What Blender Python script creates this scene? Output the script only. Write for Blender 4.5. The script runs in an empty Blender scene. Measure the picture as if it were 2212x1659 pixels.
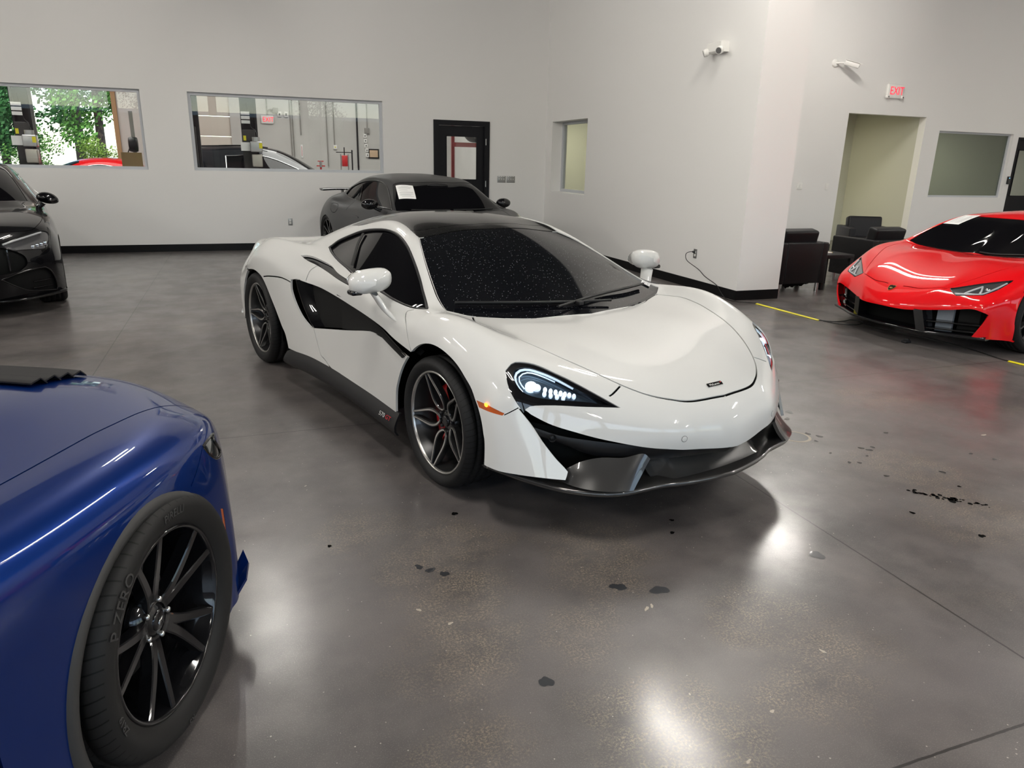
import bpy, bmesh, math, random
import numpy as np
from mathutils import Vector, Matrix, geometry

scene = bpy.context.scene
col = scene.collection
PI = math.pi

# ---------------------------------------------------------------- camera
FOCAL_PX, PITCH, ROLL, YAW, EYE = 1562.25, 0.29794, 0.022924, 0.357745, 1.528
cam_data = bpy.data.cameras.new('camera')
cam_data.sensor_fit = 'HORIZONTAL'; cam_data.sensor_width = 36.0
cam_data.lens = FOCAL_PX / 2212 * 36.0
cam_data.clip_start = 0.05; cam_data.clip_end = 300
cam = bpy.data.objects.new('camera', cam_data); col.objects.link(cam)
_f = Vector((math.sin(YAW) * math.cos(PITCH), math.cos(YAW) * math.cos(PITCH), -math.sin(PITCH)))
_r = Vector((math.cos(YAW), -math.sin(YAW), 0)); _u = _r.cross(_f)
_r2 = _r * math.cos(ROLL) + _u * math.sin(ROLL); _u2 = -_r * math.sin(ROLL) + _u * math.cos(ROLL)
cam.matrix_world = Matrix(((_r2.x, _u2.x, -_f.x, 0), (_r2.y, _u2.y, -_f.y, 0), (_r2.z, _u2.z, -_f.z, EYE), (0, 0, 0, 1)))
scene.camera = cam

# ---------------------------------------------------------------- exposure and daylight
scene.view_settings.view_transform = 'Standard'; scene.view_settings.look = 'None'
scene.view_settings.gamma = 1.0; scene.view_settings.use_curve_mapping = False
scene.view_settings.exposure = 0.0
LAMP_W = 245.0
world = bpy.data.worlds.new('sky'); scene.world = world; world.use_nodes = True
_nt = world.node_tree; _bg = _nt.nodes['Background']
_sky = _nt.nodes.new('ShaderNodeTexSky'); _sky.sky_type = 'NISHITA'; _sky.sun_disc = False
_sky.sun_elevation = math.radians(48); _sky.sun_rotation = math.radians(200)
_nt.links.new(_sky.outputs[0], _bg.inputs[0]); _bg.inputs[1].default_value = 0.5

def area(name, loc, size, power, colour=(1, 1, 1), rot=(0, 0, 0), spread=PI):
    d = bpy.data.lights.new(name, 'AREA'); d.shape = 'RECTANGLE'; d.size, d.size_y = size
    d.energy = power; d.color = colour; d.spread = spread
    o = bpy.data.objects.new(name, d); o.location = loc; o.rotation_euler = rot; col.objects.link(o)
    return o

_s = bpy.data.lights.new('sun', 'SUN'); _s.energy = 3.2; _s.angle = .01; _s.color = (1, .96, .88)
_so = bpy.data.objects.new('sun', _s); _so.rotation_euler = (math.radians(34), 0, math.radians(18)); col.objects.link(_so)

# ---------------------------------------------------------------- fair lofted surfaces


def _spline(t, lam=0.0, crease=()):
    """linear operator of a (lightly smoothed) natural cubic spline: f(q) -> weights, derivative weights"""
    n = len(t)
    cuts = [0] + sorted(c for c in crease if 0 < c < n - 1) + [n - 1]
    segs = []
    for a, b in zip(cuts[:-1], cuts[1:]):
        m = b - a + 1; tt = t[a:b + 1]; h = np.diff(tt)
        S = np.eye(m); G = np.zeros((m, m))
        if m > 2:
            Q = np.zeros((m, m - 2)); R = np.zeros((m - 2, m - 2))
            for k in range(m - 2):
                Q[k, k] = 1 / h[k]; Q[k + 1, k] = -1 / h[k] - 1 / h[k + 1]; Q[k + 2, k] = 1 / h[k + 1]
                R[k, k] = (h[k] + h[k + 1]) / 3
                if k + 1 < m - 2: R[k, k + 1] = R[k + 1, k] = h[k + 1] / 6
            if lam > 0:
                w = np.ones(m); w[0] = w[-1] = 1e6
                K = Q @ np.linalg.solve(R, Q.T)
                S = np.linalg.solve(np.diag(w) + lam * K, np.diag(w))
            G[1:-1] = np.linalg.solve(R, Q.T) @ S
        segs.append((a, b, tt, h, S, G))
    def ev(q):
        q = np.asarray(q, float); W = np.zeros((len(q), n)); D = np.zeros((len(q), n))
        idx = np.clip(np.searchsorted(t, q, side='right') - 1, 0, n - 2)
        for a, b, tt, h, S, G in segs:
            sel = np.where((idx >= a) & (idx < b))[0]
            if not len(sel): continue
            k = idx[sel] - a; hk = h[k]; x = q[sel]
            A = (tt[k + 1] - x) / hk; B = 1 - A
            W[sel, a:b + 1] = A[:, None] * S[k] + B[:, None] * S[k + 1] + ((A**3 - A) * hk**2 / 6)[:, None] * G[k] + ((B**3 - B) * hk**2 / 6)[:, None] * G[k + 1]
            D[sel, a:b + 1] = (S[k + 1] - S[k]) / hk[:, None] - ((3 * A**2 - 1) * hk / 6)[:, None] * G[k] + ((3 * B**2 - 1) * hk / 6)[:, None] * G[k + 1]
        return W, D
    return ev

class Surf:
    """half of a car skin: rows[j][i] = (x forward, s sideways, z up); mirrored across s = 0"""
    def __init__(self, rows, cu=(), cv=(), lu=0.0, lv=0.0):
        P = np.array(rows, float).transpose(1, 0, 2)                 # stations, rows, xyz
        I, J, _ = P.shape
        dU = np.linalg.norm(np.diff(P, axis=0), axis=2).mean(1)
        dV = np.linalg.norm(np.diff(P, axis=1), axis=2).mean(0)
        self.U = np.r_[0, np.cumsum(dU)]; self.V = np.r_[0, np.cumsum(dV)]
        M = P[:, 1:][:, ::-1] * np.array([1, -1, 1])
        self.P = np.concatenate([M, P], 1)
        Vf = np.r_[-self.V[:0:-1], self.V]
        cvf = [J - 1 + c for c in cv] + [J - 1 - c for c in cv]
        self.su = _spline(self.U, lu, cu); self.sv = _spline(Vf, lv, cvf)
        nu = int(self.U[-1] / .02) + 1; nv = int(self.V[-1] / .02) + 1
        g = np.meshgrid(np.linspace(0, self.U[-1], nu), np.linspace(0, self.V[-1], nv), indexing='ij')
        self.guv = np.stack([g[0].ravel(), g[1].ravel()], 1)
        self.gp = self.ev(self.guv)
    def ev(self, uv, nrm=False):
        uv = np.asarray(uv, float); out = []
        for c in range(0, len(uv), 20000):
            q = uv[c:c + 20000]
            Wu, Du = self.su(np.clip(q[:, 0], 0, self.U[-1])); Wv, Dv = self.sv(np.clip(q[:, 1], 0, self.V[-1]))
            X = np.einsum('ni,nj,ijk->nk', Wu, Wv, self.P, optimize=True)
            if nrm:
                a = np.einsum('ni,nj,ijk->nk', Du, Wv, self.P, optimize=True)
                b = np.einsum('ni,nj,ijk->nk', Wu, Dv, self.P, optimize=True)
                N = np.cross(a, b); N /= np.linalg.norm(N, axis=1)[:, None] + 1e-12
                out.append((X, N))
            else: out.append(X)
        if nrm: return np.concatenate([o[0] for o in out]), np.concatenate([o[1] for o in out])
        return np.concatenate(out)
    def near(self, pts):
        """uv of the closest surface points"""
        pts = np.asarray(pts, float); res = []
        for p in pts:
            k = np.argmin(((self.gp - p)**2).sum(1)); uv = self.guv[k].copy(); r = .02
            for _ in range(4):
                o = np.array([(a, b) for a in np.linspace(-r, r, 7) for b in np.linspace(-r, r, 7)]) + uv
                o[:, 0] = np.clip(o[:, 0], 0, self.U[-1]); o[:, 1] = np.clip(o[:, 1], 0, self.V[-1])
                uv = o[np.argmin(((self.ev(o) - p)**2).sum(1))]; r /= 3
            res.append(uv)
        return np.array(res)
# ---------------------------------------------------------------- materials
def mat(name, base=(.5, .5, .5), rough=.5, metal=0.0, coat=0.0, emit=None, power=0.0, spec=.5, coat_rough=.03, bump=None, mottle=None, coat_ior=1.5):
    m = bpy.data.materials.new(name); m.use_nodes = True
    nt = m.node_tree; b = nt.nodes['Principled BSDF']
    b.inputs['Base Color'].default_value = (*base, 1); b.inputs['Roughness'].default_value = rough
    b.inputs['Metallic'].default_value = metal; b.inputs['Specular IOR Level'].default_value = spec
    b.inputs['Coat Weight'].default_value = coat; b.inputs['Coat IOR'].default_value = coat_ior; b.inputs['Coat Roughness'].default_value = coat_rough
    if emit: b.inputs['Emission Color'].default_value = (*emit, 1); b.inputs['Emission Strength'].default_value = power
    if bump or mottle:
        tc = nt.nodes.new('ShaderNodeTexCoord')
        n = nt.nodes.new('ShaderNodeTexNoise'); n.inputs['Scale'].default_value = (bump or mottle)[0]; n.inputs['Detail'].default_value = 4
        nt.links.new(tc.outputs['Object'], n.inputs['Vector'])
        if bump:
            bp = nt.nodes.new('ShaderNodeBump'); bp.inputs['Strength'].default_value = bump[1]; bp.inputs['Distance'].default_value = bump[2]
            nt.links.new(n.outputs[0], bp.inputs['Height']); nt.links.new(bp.outputs[0], b.inputs['Normal'])
        if mottle:
            r = nt.nodes.new('ShaderNodeValToRGB'); r.color_ramp.elements[0].position = .35; r.color_ramp.elements[1].position = .65
            r.color_ramp.elements[0].color = (*[c * (1 - mottle[1]) for c in base], 1); r.color_ramp.elements[1].color = (*[min(1, c * (1 + mottle[1])) for c in base], 1)
            nt.links.new(n.outputs[0], r.inputs[0]); nt.links.new(r.outputs[0], b.inputs['Base Color'])
    return m

def speckled(name, base, rough, dust=(.6, .6, .6), scale=260, amount=.72, coat=0.0, metal=0.0):
    """dark glossy surface with fine settled dust specks"""
    m = mat(name, base, rough, metal, coat); nt = m.node_tree; b = nt.nodes['Principled BSDF']
    tc = nt.nodes.new('ShaderNodeTexCoord'); v = nt.nodes.new('ShaderNodeTexVoronoi'); v.inputs['Scale'].default_value = scale
    n = nt.nodes.new('ShaderNodeTexNoise'); n.inputs['Scale'].default_value = 9
    nt.links.new(tc.outputs['Object'], v.inputs['Vector']); nt.links.new(tc.outputs['Object'], n.inputs['Vector'])
    mp = nt.nodes.new('ShaderNodeMapRange'); mp.inputs[1].default_value = .16; mp.inputs[2].default_value = .07; mp.inputs[3].default_value = 0; mp.inputs[4].default_value = 1
    nt.links.new(v.outputs['Distance'], mp.inputs[0])
    m2 = nt.nodes.new('ShaderNodeMapRange'); m2.inputs[1].default_value = amount - .25; m2.inputs[2].default_value = amount + .1
    nt.links.new(v.outputs['Color'], m2.inputs[0])
    mu = nt.nodes.new('ShaderNodeMath'); mu.operation = 'MULTIPLY'; nt.links.new(mp.outputs[0], mu.inputs[0]); nt.links.new(m2.outputs[0], mu.inputs[1])
    mx = nt.nodes.new('ShaderNodeMix'); mx.data_type = 'RGBA'; mx.inputs[6].default_value = (*base, 1); mx.inputs[7].default_value = (*dust, 1)
    nt.links.new(mu.outputs[0], mx.inputs[0]); nt.links.new(mx.outputs[2], b.inputs['Base Color'])
    return m

def glass_mat(name, tint=(.9, .95, .93), rough=0.0, amount=.9):
    """thin pane: mostly clear with a true Fresnel reflection"""
    m = bpy.data.materials.new(name); m.use_nodes = True; nt = m.node_tree; nt.nodes.clear()
    out = nt.nodes.new('ShaderNodeOutputMaterial'); mix = nt.nodes.new('ShaderNodeMixShader')
    tr = nt.nodes.new('ShaderNodeBsdfTransparent'); gl = nt.nodes.new('ShaderNodeBsdfGlossy'); fr = nt.nodes.new('ShaderNodeFresnel')
    ge = nt.nodes.new('ShaderNodeNewGeometry'); ma = nt.nodes.new('ShaderNodeMath'); ma.operation = 'MULTIPLY_ADD'; ma.inputs[1].default_value = -.83333; ma.inputs[2].default_value = 1.5
    nt.links.new(ge.outputs['Backfacing'], ma.inputs[0]); nt.links.new(ma.outputs[0], fr.inputs[0]); tr.inputs[0].default_value = (*[c * amount for c in tint], 1); gl.inputs['Roughness'].default_value = rough
    ad = nt.nodes.new('ShaderNodeMath'); ad.operation = 'MULTIPLY'; ad.inputs[1].default_value = 1.15
    nt.links.new(fr.outputs[0], ad.inputs[0]); nt.links.new(ad.outputs[0], mix.inputs[0])
    nt.links.new(tr.outputs[0], mix.inputs[1]); nt.links.new(gl.outputs[0], mix.inputs[2]); nt.links.new(mix.outputs[0], out.inputs[0])
    return m

# ---------------------------------------------------------------- objects
def tag(o, label=None, cat=None, group=None, kind=None):
    if label: o['label'] = label
    if cat: o['category'] = cat
    if group: o['group'] = group
    if kind: o['kind'] = kind
    return o

def thing(name, label, cat, loc=(0, 0, 0), rz=0.0, group=None):
    o = bpy.data.objects.new(name, None); o.empty_display_size = .1; col.objects.link(o)
    o.location = loc; o.rotation_euler = (0, 0, rz)
    return tag(o, label, cat, group)

def copy_tree(o, parent=None):
    c = o.copy(); col.objects.link(c)
    if parent is not None: c.parent = parent
    for ch in list(o.children): copy_tree(ch, c)
    return c

def catmull(pts, n=8, closed=False):
    P = [np.array(p, float) for p in pts]; N = len(P); out = []
    for i in range(N if closed else N - 1):
        p1, p2 = P[i], P[(i + 1) % N]
        p0 = P[i - 1] if (closed or i > 0) else 2 * p1 - p2
        p3 = P[(i + 2) % N] if (closed or i + 2 < N) else 2 * p2 - p1
        for k in range(n):
            t = k / n
            out.append(.5 * ((2 * p1) + (p2 - p0) * t + (2 * p0 - 5 * p1 + 4 * p2 - p3) * t**2 + (3 * p1 - p0 - 3 * p2 + p3) * t**3))
    if not closed: out.append(P[-1])
    return np.array(out)

class MB:
    """mesh builder: collects shapes and links them as one object"""
    def __init__(s): s.v = []; s.f = []; s.m = []; s.sm = []
    def add(s, verts, faces, mi=0, smooth=False):
        o = len(s.v); s.v += [tuple(map(float, q)) for q in verts]
        for f in faces: s.f.append(tuple(o + k for k in f)); s.m.append(mi); s.sm.append(smooth)
        return s
    def box(s, c, d, rz=0.0, mi=0, bevel=0.0, rot=None):
        bm = bmesh.new(); bmesh.ops.create_cube(bm, size=1)
        M = (rot.to_4x4() if rot else Matrix.Rotation(rz, 4, 'Z')) @ Matrix.Diagonal((*d, 1))
        if bevel:
            bmesh.ops.scale(bm, vec=d, verts=bm.verts)
            bmesh.ops.bevel(bm, geom=bm.edges[:] , offset=bevel, segments=3, profile=.5, affect='EDGES')
            M = rot.to_4x4() if rot else Matrix.Rotation(rz, 4, 'Z')
        bmesh.ops.transform(bm, matrix=Matrix.Translation(c) @ M, verts=bm.verts)
        bm.verts.index_update(); s.add([q.co for q in bm.verts], [[q.index for q in f.verts] for f in bm.faces], mi, bool(bevel)); bm.free(); return s
    def tube(s, pts, r, n=8, mi=0, caps=True):
        pts = [Vector(p) for p in pts]; rs = r if hasattr(r, '__len__') else [r] * len(pts)
        ring = []; up = None
        for i, p in enumerate(pts):
            t = (pts[min(i + 1, len(pts) - 1)] - pts[max(i - 1, 0)]).normalized()
            if up is None: up = t.orthogonal().normalized()
            up = (up - t * up.dot(t)); up = up.normalized() if up.length > 1e-6 else t.orthogonal().normalized()
            w = t.cross(up)
            ring.append([p + (up * math.cos(2 * PI * k / n) + w * math.sin(2 * PI * k / n)) * rs[i] for k in range(n)])
        V = [q for rr in ring for q in rr]; F = []
        for i in range(len(pts) - 1):
            for k in range(n): F.append((i * n + k, i * n + (k + 1) % n, (i + 1) * n + (k + 1) % n, (i + 1) * n + k))
        s.add(V, F, mi, True)
        if caps: s.add(ring[0], [tuple(range(n))[::-1]], mi); s.add(ring[-1], [tuple(range(n))], mi)
        return s
    def cyl(s, a, b, r, n=16, mi=0, r2=None): return s.tube([a, b], [r, r if r2 is None else r2], n, mi)
    def lathe(s, prof, n=48, mi=0, M=None, close=False, a0=0.0, a1=2 * PI):
        """prof: (radius, height) pairs turned about local z"""
        full = abs(a1 - a0 - 2 * PI) < 1e-6; k = n if full else n + 1; V = []
        for j in range(k):
            a = a0 + (a1 - a0) * j / n
            for r, h in prof: V.append(Vector((r * math.cos(a), r * math.sin(a), h)))
        if M is not None: V = [M @ q for q in V]
        m = len(prof); F = []
        for j in range(n):
            jn = (j + 1) % k
            for i in range(m - 1 if not close else m): F.append((j * m + i, j * m + (i + 1) % m, jn * m + (i + 1) % m, jn * m + i))
        return s.add(V, F, mi, True)
    def prism(s, poly, h, M=None, mi=0, smooth=False):
        """poly: 2-D outline (counter-clockwise) raised from 0 to h along local z"""
        n = len(poly); V = [Vector((p[0], p[1], 0)) for p in poly] + [Vector((p[0], p[1], h)) for p in poly]
        if M is not None: V = [M @ q for q in V]
        s.add(V, [(k, (k + 1) % n, n + (k + 1) % n, n + k) for k in range(n)], mi, smooth)
        s.add(V[:n], [tuple(range(n))[::-1]], mi); s.add(V[n:], [tuple(range(n))], mi); return s
    def grid(s, rows, mi=0, smooth=True, thick=0.0, direction=None, closed=False):
        """sheet through rows of points, optionally given a thickness"""
        R = np.array(rows, float); a, b, _ = R.shape
        idx = lambda i, j: i * b + (j % b)
        F = [(idx(i, j), idx(i + 1, j), idx(i + 1, j + 1), idx(i, j + 1)) for i in range(a - 1) for j in range(b if closed else b - 1)]
        s.add(R.reshape(-1, 3), F, mi, smooth)
        if thick:
            d = np.array(direction, float) if direction is not None else None
            if d is None:
                du = np.gradient(R, axis=0); dv = np.gradient(R, axis=1); d = np.cross(du, dv); d /= np.linalg.norm(d, axis=2)[..., None] + 1e-9
            R2 = R - d * thick
            s.add(R2.reshape(-1, 3), [f[::-1] for f in F], mi, smooth)
            edge = [(i, 0) for i in range(a)] + [(a - 1, j) for j in range(1, b)] + [(i, b - 1) for i in range(a - 2, -1, -1)] + [(0, j) for j in range(b - 2, 0, -1)]
            E1 = [R[i, j] for i, j in edge]; E2 = [R2[i, j] for i, j in edge]; n = len(edge)
            s.add(E1 + E2, [(k, n + k, n + (k + 1) % n, (k + 1) % n) for k in range(n)], mi, False)
        return s
    def ball(s, c, d, mi=0, n=12, M=None):
        V = []; F = []
        for i in range(n + 1):
            t = PI * i / n
            for j in range(2 * n):
                a = PI * j / n; q = Vector((math.sin(t) * math.cos(a) * d[0], math.sin(t) * math.sin(a) * d[1], math.cos(t) * d[2]))
                V.append((M @ q if M is not None else q) + Vector(c))
        for i in range(n):
            for j in range(2 * n): F.append((i * 2 * n + j, (i + 1) * 2 * n + j, (i + 1) * 2 * n + (j + 1) % (2 * n), i * 2 * n + (j + 1) % (2 * n)))
        return s.add(V, F, mi, True)
    def move(s, M): s.v = [tuple(M @ Vector(q)) for q in s.v]; return s
    def build(s, name, mats, parent=None, subsurf=0, weld=False, bevel=0.0):
        me = bpy.data.meshes.new(name); me.from_pydata(s.v, [], s.f)
        for m in (mats if isinstance(mats, (list, tuple)) else [mats]): me.materials.append(m)
        me.polygons.foreach_set('material_index', s.m); me.polygons.foreach_set('use_smooth', s.sm); me.update()
        if weld:
            bm = bmesh.new(); bm.from_mesh(me); bmesh.ops.remove_doubles(bm, verts=bm.verts, dist=1e-5); bmesh.ops.recalc_face_normals(bm, faces=bm.faces); bm.to_mesh(me); bm.free()
        o = bpy.data.objects.new(name, me); col.objects.link(o)
        if parent is not None: o.parent = parent
        if subsurf: md = o.modifiers.new('s', 'SUBSURF'); md.levels = md.render_levels = subsurf
        if bevel: md = o.modifiers.new('b', 'BEVEL'); md.width = bevel; md.segments = 2; md.limit_method = 'ANGLE'
        return o

def struct(o): o['kind'] = 'structure'; return o

def text_mesh(body, size, depth=.001, font_shear=0.0, spacing=1.0):
    cu = bpy.data.curves.new('t', 'FONT'); cu.body = body; cu.size = size; cu.extrude = depth; cu.align_x = 'CENTER'; cu.align_y = 'CENTER'
    cu.shear = font_shear; cu.space_character = spacing; cu.resolution_u = 3
    o = bpy.data.objects.new('t', cu); me = o.to_mesh()
    V = [tuple(q.co) for q in me.vertices]; F = [tuple(p.vertices) for p in me.polygons]
    o.to_mesh_clear(); bpy.data.objects.remove(o); bpy.data.curves.remove(cu)
    return V, F

def text_obj(body, size, M, m, name, parent=None, depth=.001, sx=1.0, shear=0.0, spacing=1.0):
    V, F = text_mesh(body, size, depth, shear, spacing)
    b = MB(); b.add([M @ Vector((x * sx, y, z)) for x, y, z in V], F); return b.build(name, m, parent)

def frame_M(origin, xdir, up):
    """matrix whose local x runs along xdir, local y along up"""
    x = Vector(xdir).normalized(); y = Vector(up); y = (y - x * y.dot(x)).normalized(); z = x.cross(y)
    return Matrix(((x.x, y.x, z.x, origin[0]), (x.y, y.y, z.y, origin[1]), (x.z, y.z, z.z, origin[2]), (0, 0, 0, 1)))

# ---------------------------------------------------------------- trimming a skin into panels
def inpoly(P, poly):
    x, y = P[:, 0], P[:, 1]; r = np.zeros(len(P), bool); q = np.roll(poly, 1, 0)
    for (x1, y1), (x2, y2) in zip(poly, q):
        if y1 == y2: continue
        c = ((y1 > y) != (y2 > y)) & (x < (x2 - x1) * (y - y1) / (y2 - y1) + x1); r ^= c
    return r

def dense(pts, step=.02):
    """3-D outline; a point given twice is a sharp corner, the rest is rounded"""
    runs = [[]]
    for k, p in enumerate(pts):
        runs[-1].append(p)
        if k + 1 < len(pts) and tuple(pts[k + 1]) == tuple(p): runs.append([])
    out = []
    runs = [r for r in runs if len(r) > 1 or len(runs) == 1]
    for r in runs:
        c = catmull(r, 10) if len(r) > 2 else np.array(r, float)
        d = np.r_[0, np.cumsum(np.linalg.norm(np.diff(c, axis=0), axis=1))]
        n = max(2, int(d[-1] / step) + 1); t = np.linspace(0, d[-1], n)
        q = np.stack([np.interp(t, d, c[:, k]) for k in range(3)], 1)
        out += list(q if not out else (q[1:] if np.allclose(q[0], out[-1], atol=1e-6) else q))
    return np.array(out)

class Skin:
    """regions: name -> closed outline (car coordinates); gaps: polylines with a width"""
    def __init__(self, S, regions, gaps=(), step=.024):
        self.S = S; self.poly = {}
        cons = []                                  # (uv points, closed)
        for n, pts in regions.items():
            p = list(pts); p.append(p[0])
            uv = S.near(dense(p))[:-1]; self.poly[n] = uv; cons.append((uv, True))
        self.gap = []
        for pts, w in gaps:
            uv = S.near(dense(pts)) if not isinstance(pts, str) else np.vstack([self.poly[pts], self.poly[pts][:1]])
            t = np.gradient(uv, axis=0); t /= np.linalg.norm(t, axis=1)[:, None] + 1e-12; nn = np.stack([-t[:, 1], t[:, 0]], 1)
            a, b = uv + nn * w / 2, uv - nn * w / 2
            lim = np.array([S.U[-1], S.V[-1]])
            a = np.clip(a, 0, lim); b = np.clip(b, 0, lim)
            self.gap.append((uv, w)); cons += [(a, False), (b, False)]
        U, V = S.U[-1], S.V[-1]; nu = int(U / step) + 1; nv = int(V / step) + 1
        us = np.linspace(0, U, nu); vs = np.linspace(0, V, nv)
        G = np.stack(np.meshgrid(us, vs, indexing='ij'), -1).reshape(-1, 2)
        allc = np.concatenate([c for c, _ in cons]) if cons else np.zeros((0, 2))
        # drop grid points too close to an outline
        keep = np.ones(len(G), bool)
        border = (G[:, 0] < 1e-9) | (G[:, 0] > U - 1e-9) | (G[:, 1] < 1e-9) | (G[:, 1] > V - 1e-9)
        for c in range(0, len(allc), 400):
            d = ((G[:, None, :] - allc[None, c:c + 400, :])**2).sum(2).min(1); keep &= (d > (step * .45)**2) | border
        G = G[keep]; verts = [Vector(q) for q in G]; edges = []
        for c, closed in cons:
            o = len(verts); verts += [Vector(q) for q in c]; n = len(c)
            edges += [(o + k, o + (k + 1) % n) for k in range(n if closed else n - 1)]
        vo, eo, fo, *_ = geometry.delaunay_2d_cdt(verts, edges, [], 0, 1e-6)
        self.uv = np.array([tuple(q) for q in vo]); self.tri = np.array([f for f in fo if len(f) == 3])
        self.X, N = S.ev(self.uv, True); self.N = -N
        # true winding: outward
        a, b, c = (self.X[self.tri[:, k]] for k in range(3)); g = np.cross(b - a, c - a)
        area2 = np.linalg.norm(g, axis=1); self.tri = self.tri[area2 > 1e-9]; g = g[area2 > 1e-9]
        flip = (g * self.N[self.tri].mean(1)).sum(1) < 0
        self.tri[flip] = self.tri[flip][:, ::-1]
        cen = self.uv[self.tri].mean(1); self.cls = np.full(len(cen), 'body', dtype=object)
        for n in list(self.poly)[::-1]: self.cls[inpoly(cen, self.poly[n])] = n
        for uv, w in self.gap:
            a, b = uv[:-1], uv[1:]; lo, hi = uv.min(0) - w, uv.max(0) + w
            idx = np.where(((cen > lo) & (cen < hi)).all(1))[0]
            if not len(idx): continue
            p = cen[idx]; d = np.full(len(p), 9.0)
            for q0, q1 in zip(a, b):
                e = q1 - q0; t = np.clip(((p - q0) @ e) / (e @ e + 1e-15), 0, 1); d = np.minimum(d, np.linalg.norm(p - q0 - t[:, None] * e, axis=1))
            self.cls[idx[d < w * .5]] = 'gap'
    def part(self, names, name, m, parent, side=0, off=0.0, push=None, flange=.012, flange_mat=None, label=None):
        """mesh of the named regions; side 0 both halves, 1 right, -1 left"""
        names = [names] if isinstance(names, str) else names
        T = self.tri[np.isin(self.cls.astype(str), names)]
        if not len(T): print('empty region', names); return None
        ids, inv = np.unique(T, return_inverse=True); T = inv.reshape(-1, 3)
        X = self.X[ids] + self.N[ids] * off; N = self.N[ids]
        if push is not None: X = X + np.array(push)
        # boundary edges for the flange
        E = {}
        for t in T:
            for k in range(3):
                e = (t[k], t[(k + 1) % 3]); r = (e[1], e[0])
                if r in E: del E[r]
                else: E[e] = 1
        be = [e for e in E if not (abs(X[e[0], 1]) < 1e-5 and abs(X[e[1], 1]) < 1e-5)]
        V = []; F = []; LN = []; MI = []
        for sg in ((1, -1) if side == 0 else (side,)):
            o = len(V)
            # car frame: x forward, y left, z up  (right half has y = -s)
            k = np.array([1, -sg, 1.0]); A = X * k; B = N * k
            V += list(map(tuple, A))
            for t in T:
                q = (t[0], t[1], t[2]) if sg < 0 else (t[2], t[1], t[0])
                F.append(tuple(o + j for j in q)); LN += [B[j] for j in q]; MI.append(0)
            if flange:
                for a, b in be:
                    o2 = len(V); V += [tuple(A[a]), tuple(A[b]), tuple(A[b] - B[b] * flange), tuple(A[a] - B[a] * flange)]
                    n = np.cross(A[b] - A[a], B[a]) * (1 if sg < 0 else -1); n = n / (np.linalg.norm(n) + 1e-12)
                    q = (1, 0, 3, 2) if sg < 0 else (0, 1, 2, 3)
                    F.append(tuple(o2 + j for j in q)); LN += [n] * 4; MI.append(1 if flange_mat else 0)
        me = bpy.data.meshes.new(name); me.from_pydata(V, [], F); me.materials.append(m)
        if flange_mat: me.materials.append(flange_mat)
        me.polygons.foreach_set('material_index', MI); me.polygons.foreach_set('use_smooth', [True] * len(F)); me.update()
        me.normals_split_custom_set([tuple(n) for n in LN])
        ob = bpy.data.objects.new(name, me); col.objects.link(ob)
        if parent is not None: ob.parent = parent
        if label: ob['label'] = label
        return ob
# ---------------------------------------------------------------- wheels
def tyre_mat(name, R, base=(.012, .012, .0125), n=70, rough=.6):
    m = mat(name, base, rough, spec=.22); nt = m.node_tree; b = nt.nodes['Principled BSDF']; L = nt.links.new
    tc = nt.nodes.new('ShaderNodeTexCoord'); sx = nt.nodes.new('ShaderNodeSeparateXYZ'); L(tc.outputs['Object'], sx.inputs[0])
    def M(op, a, c=None):
        k = nt.nodes.new('ShaderNodeMath'); k.operation = op
        for i, q in enumerate((a, c)):
            if q is None: continue
            if isinstance(q, (int, float)): k.inputs[i].default_value = q
            else: L(q, k.inputs[i])
        return k.outputs[0]
    x, y, z = sx.outputs
    ang = M('MULTIPLY', M('ARCTAN2', y, x), n / (2 * PI)); ang = M('ADD', ang, M('MULTIPLY', M('ABSOLUTE', M('ADD', z, .1)), 9.0))
    fr = M('FRACT', ang); gro = M('LESS_THAN', fr, .13)
    r = M('SQRT', M('ADD', M('MULTIPLY', x, x), M('MULTIPLY', y, y))); tread = M('GREATER_THAN', r, R - .022)
    k = M('MULTIPLY', gro, tread)
    bp = nt.nodes.new('ShaderNodeBump'); bp.inputs['Strength'].default_value = 1.0; bp.inputs['Distance'].default_value = .006; bp.invert = True
    L(k, bp.inputs['Height']); L(bp.outputs[0], b.inputs['Normal'])
    mx = nt.nodes.new('ShaderNodeMix'); mx.data_type = 'RGBA'; mx.inputs[6].default_value = (*base, 1); mx.inputs[7].default_value = (.004, .004, .004, 1)
    L(k, mx.inputs[0]); L(mx.outputs[2], b.inputs['Base Color']); return m

def bar(mb, pts, w, h, mi=0, top=None, tw=.5):
    """spoke bar: flat-topped section swept along pts (local z is outward); optional bright top strip"""
    P = [Vector(p) for p in pts]; n = len(P); ws = w if hasattr(w, '__len__') else [w] * n; sec = []
    for i, p in enumerate(P):
        t = (P[min(i + 1, n - 1)] - P[max(i - 1, 0)]); t.z = 0; t.normalize(); s = Vector((-t.y, t.x, 0)); k = ws[i]
        sec.append([p + s * k * .5 - Vector((0, 0, .003)), p + s * k * .36, p - s * k * .36, p - s * k * .5 - Vector((0, 0, .003)), p - s * k * .42 - Vector((0, 0, h)), p + s * k * .42 - Vector((0, 0, h))])
    mb.grid([[q for q in r] for r in sec], mi, False, closed=True)
    mb.add(sec[0], [(0, 1, 2, 3, 4, 5)], mi); mb.add(sec[-1], [(5, 4, 3, 2, 1, 0)], mi)
    if top is not None:
        rows = []
        for i, p in enumerate(P):
            t = (P[min(i + 1, n - 1)] - P[max(i - 1, 0)]); t.z = 0; t.normalize(); s = Vector((-t.y, t.x, 0)); k = ws[i] * tw * .5
            rows.append([p + s * k + Vector((0, 0, .0008)), p - s * k + Vector((0, 0, .0008))])
        mb.grid(rows, top, False)

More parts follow.
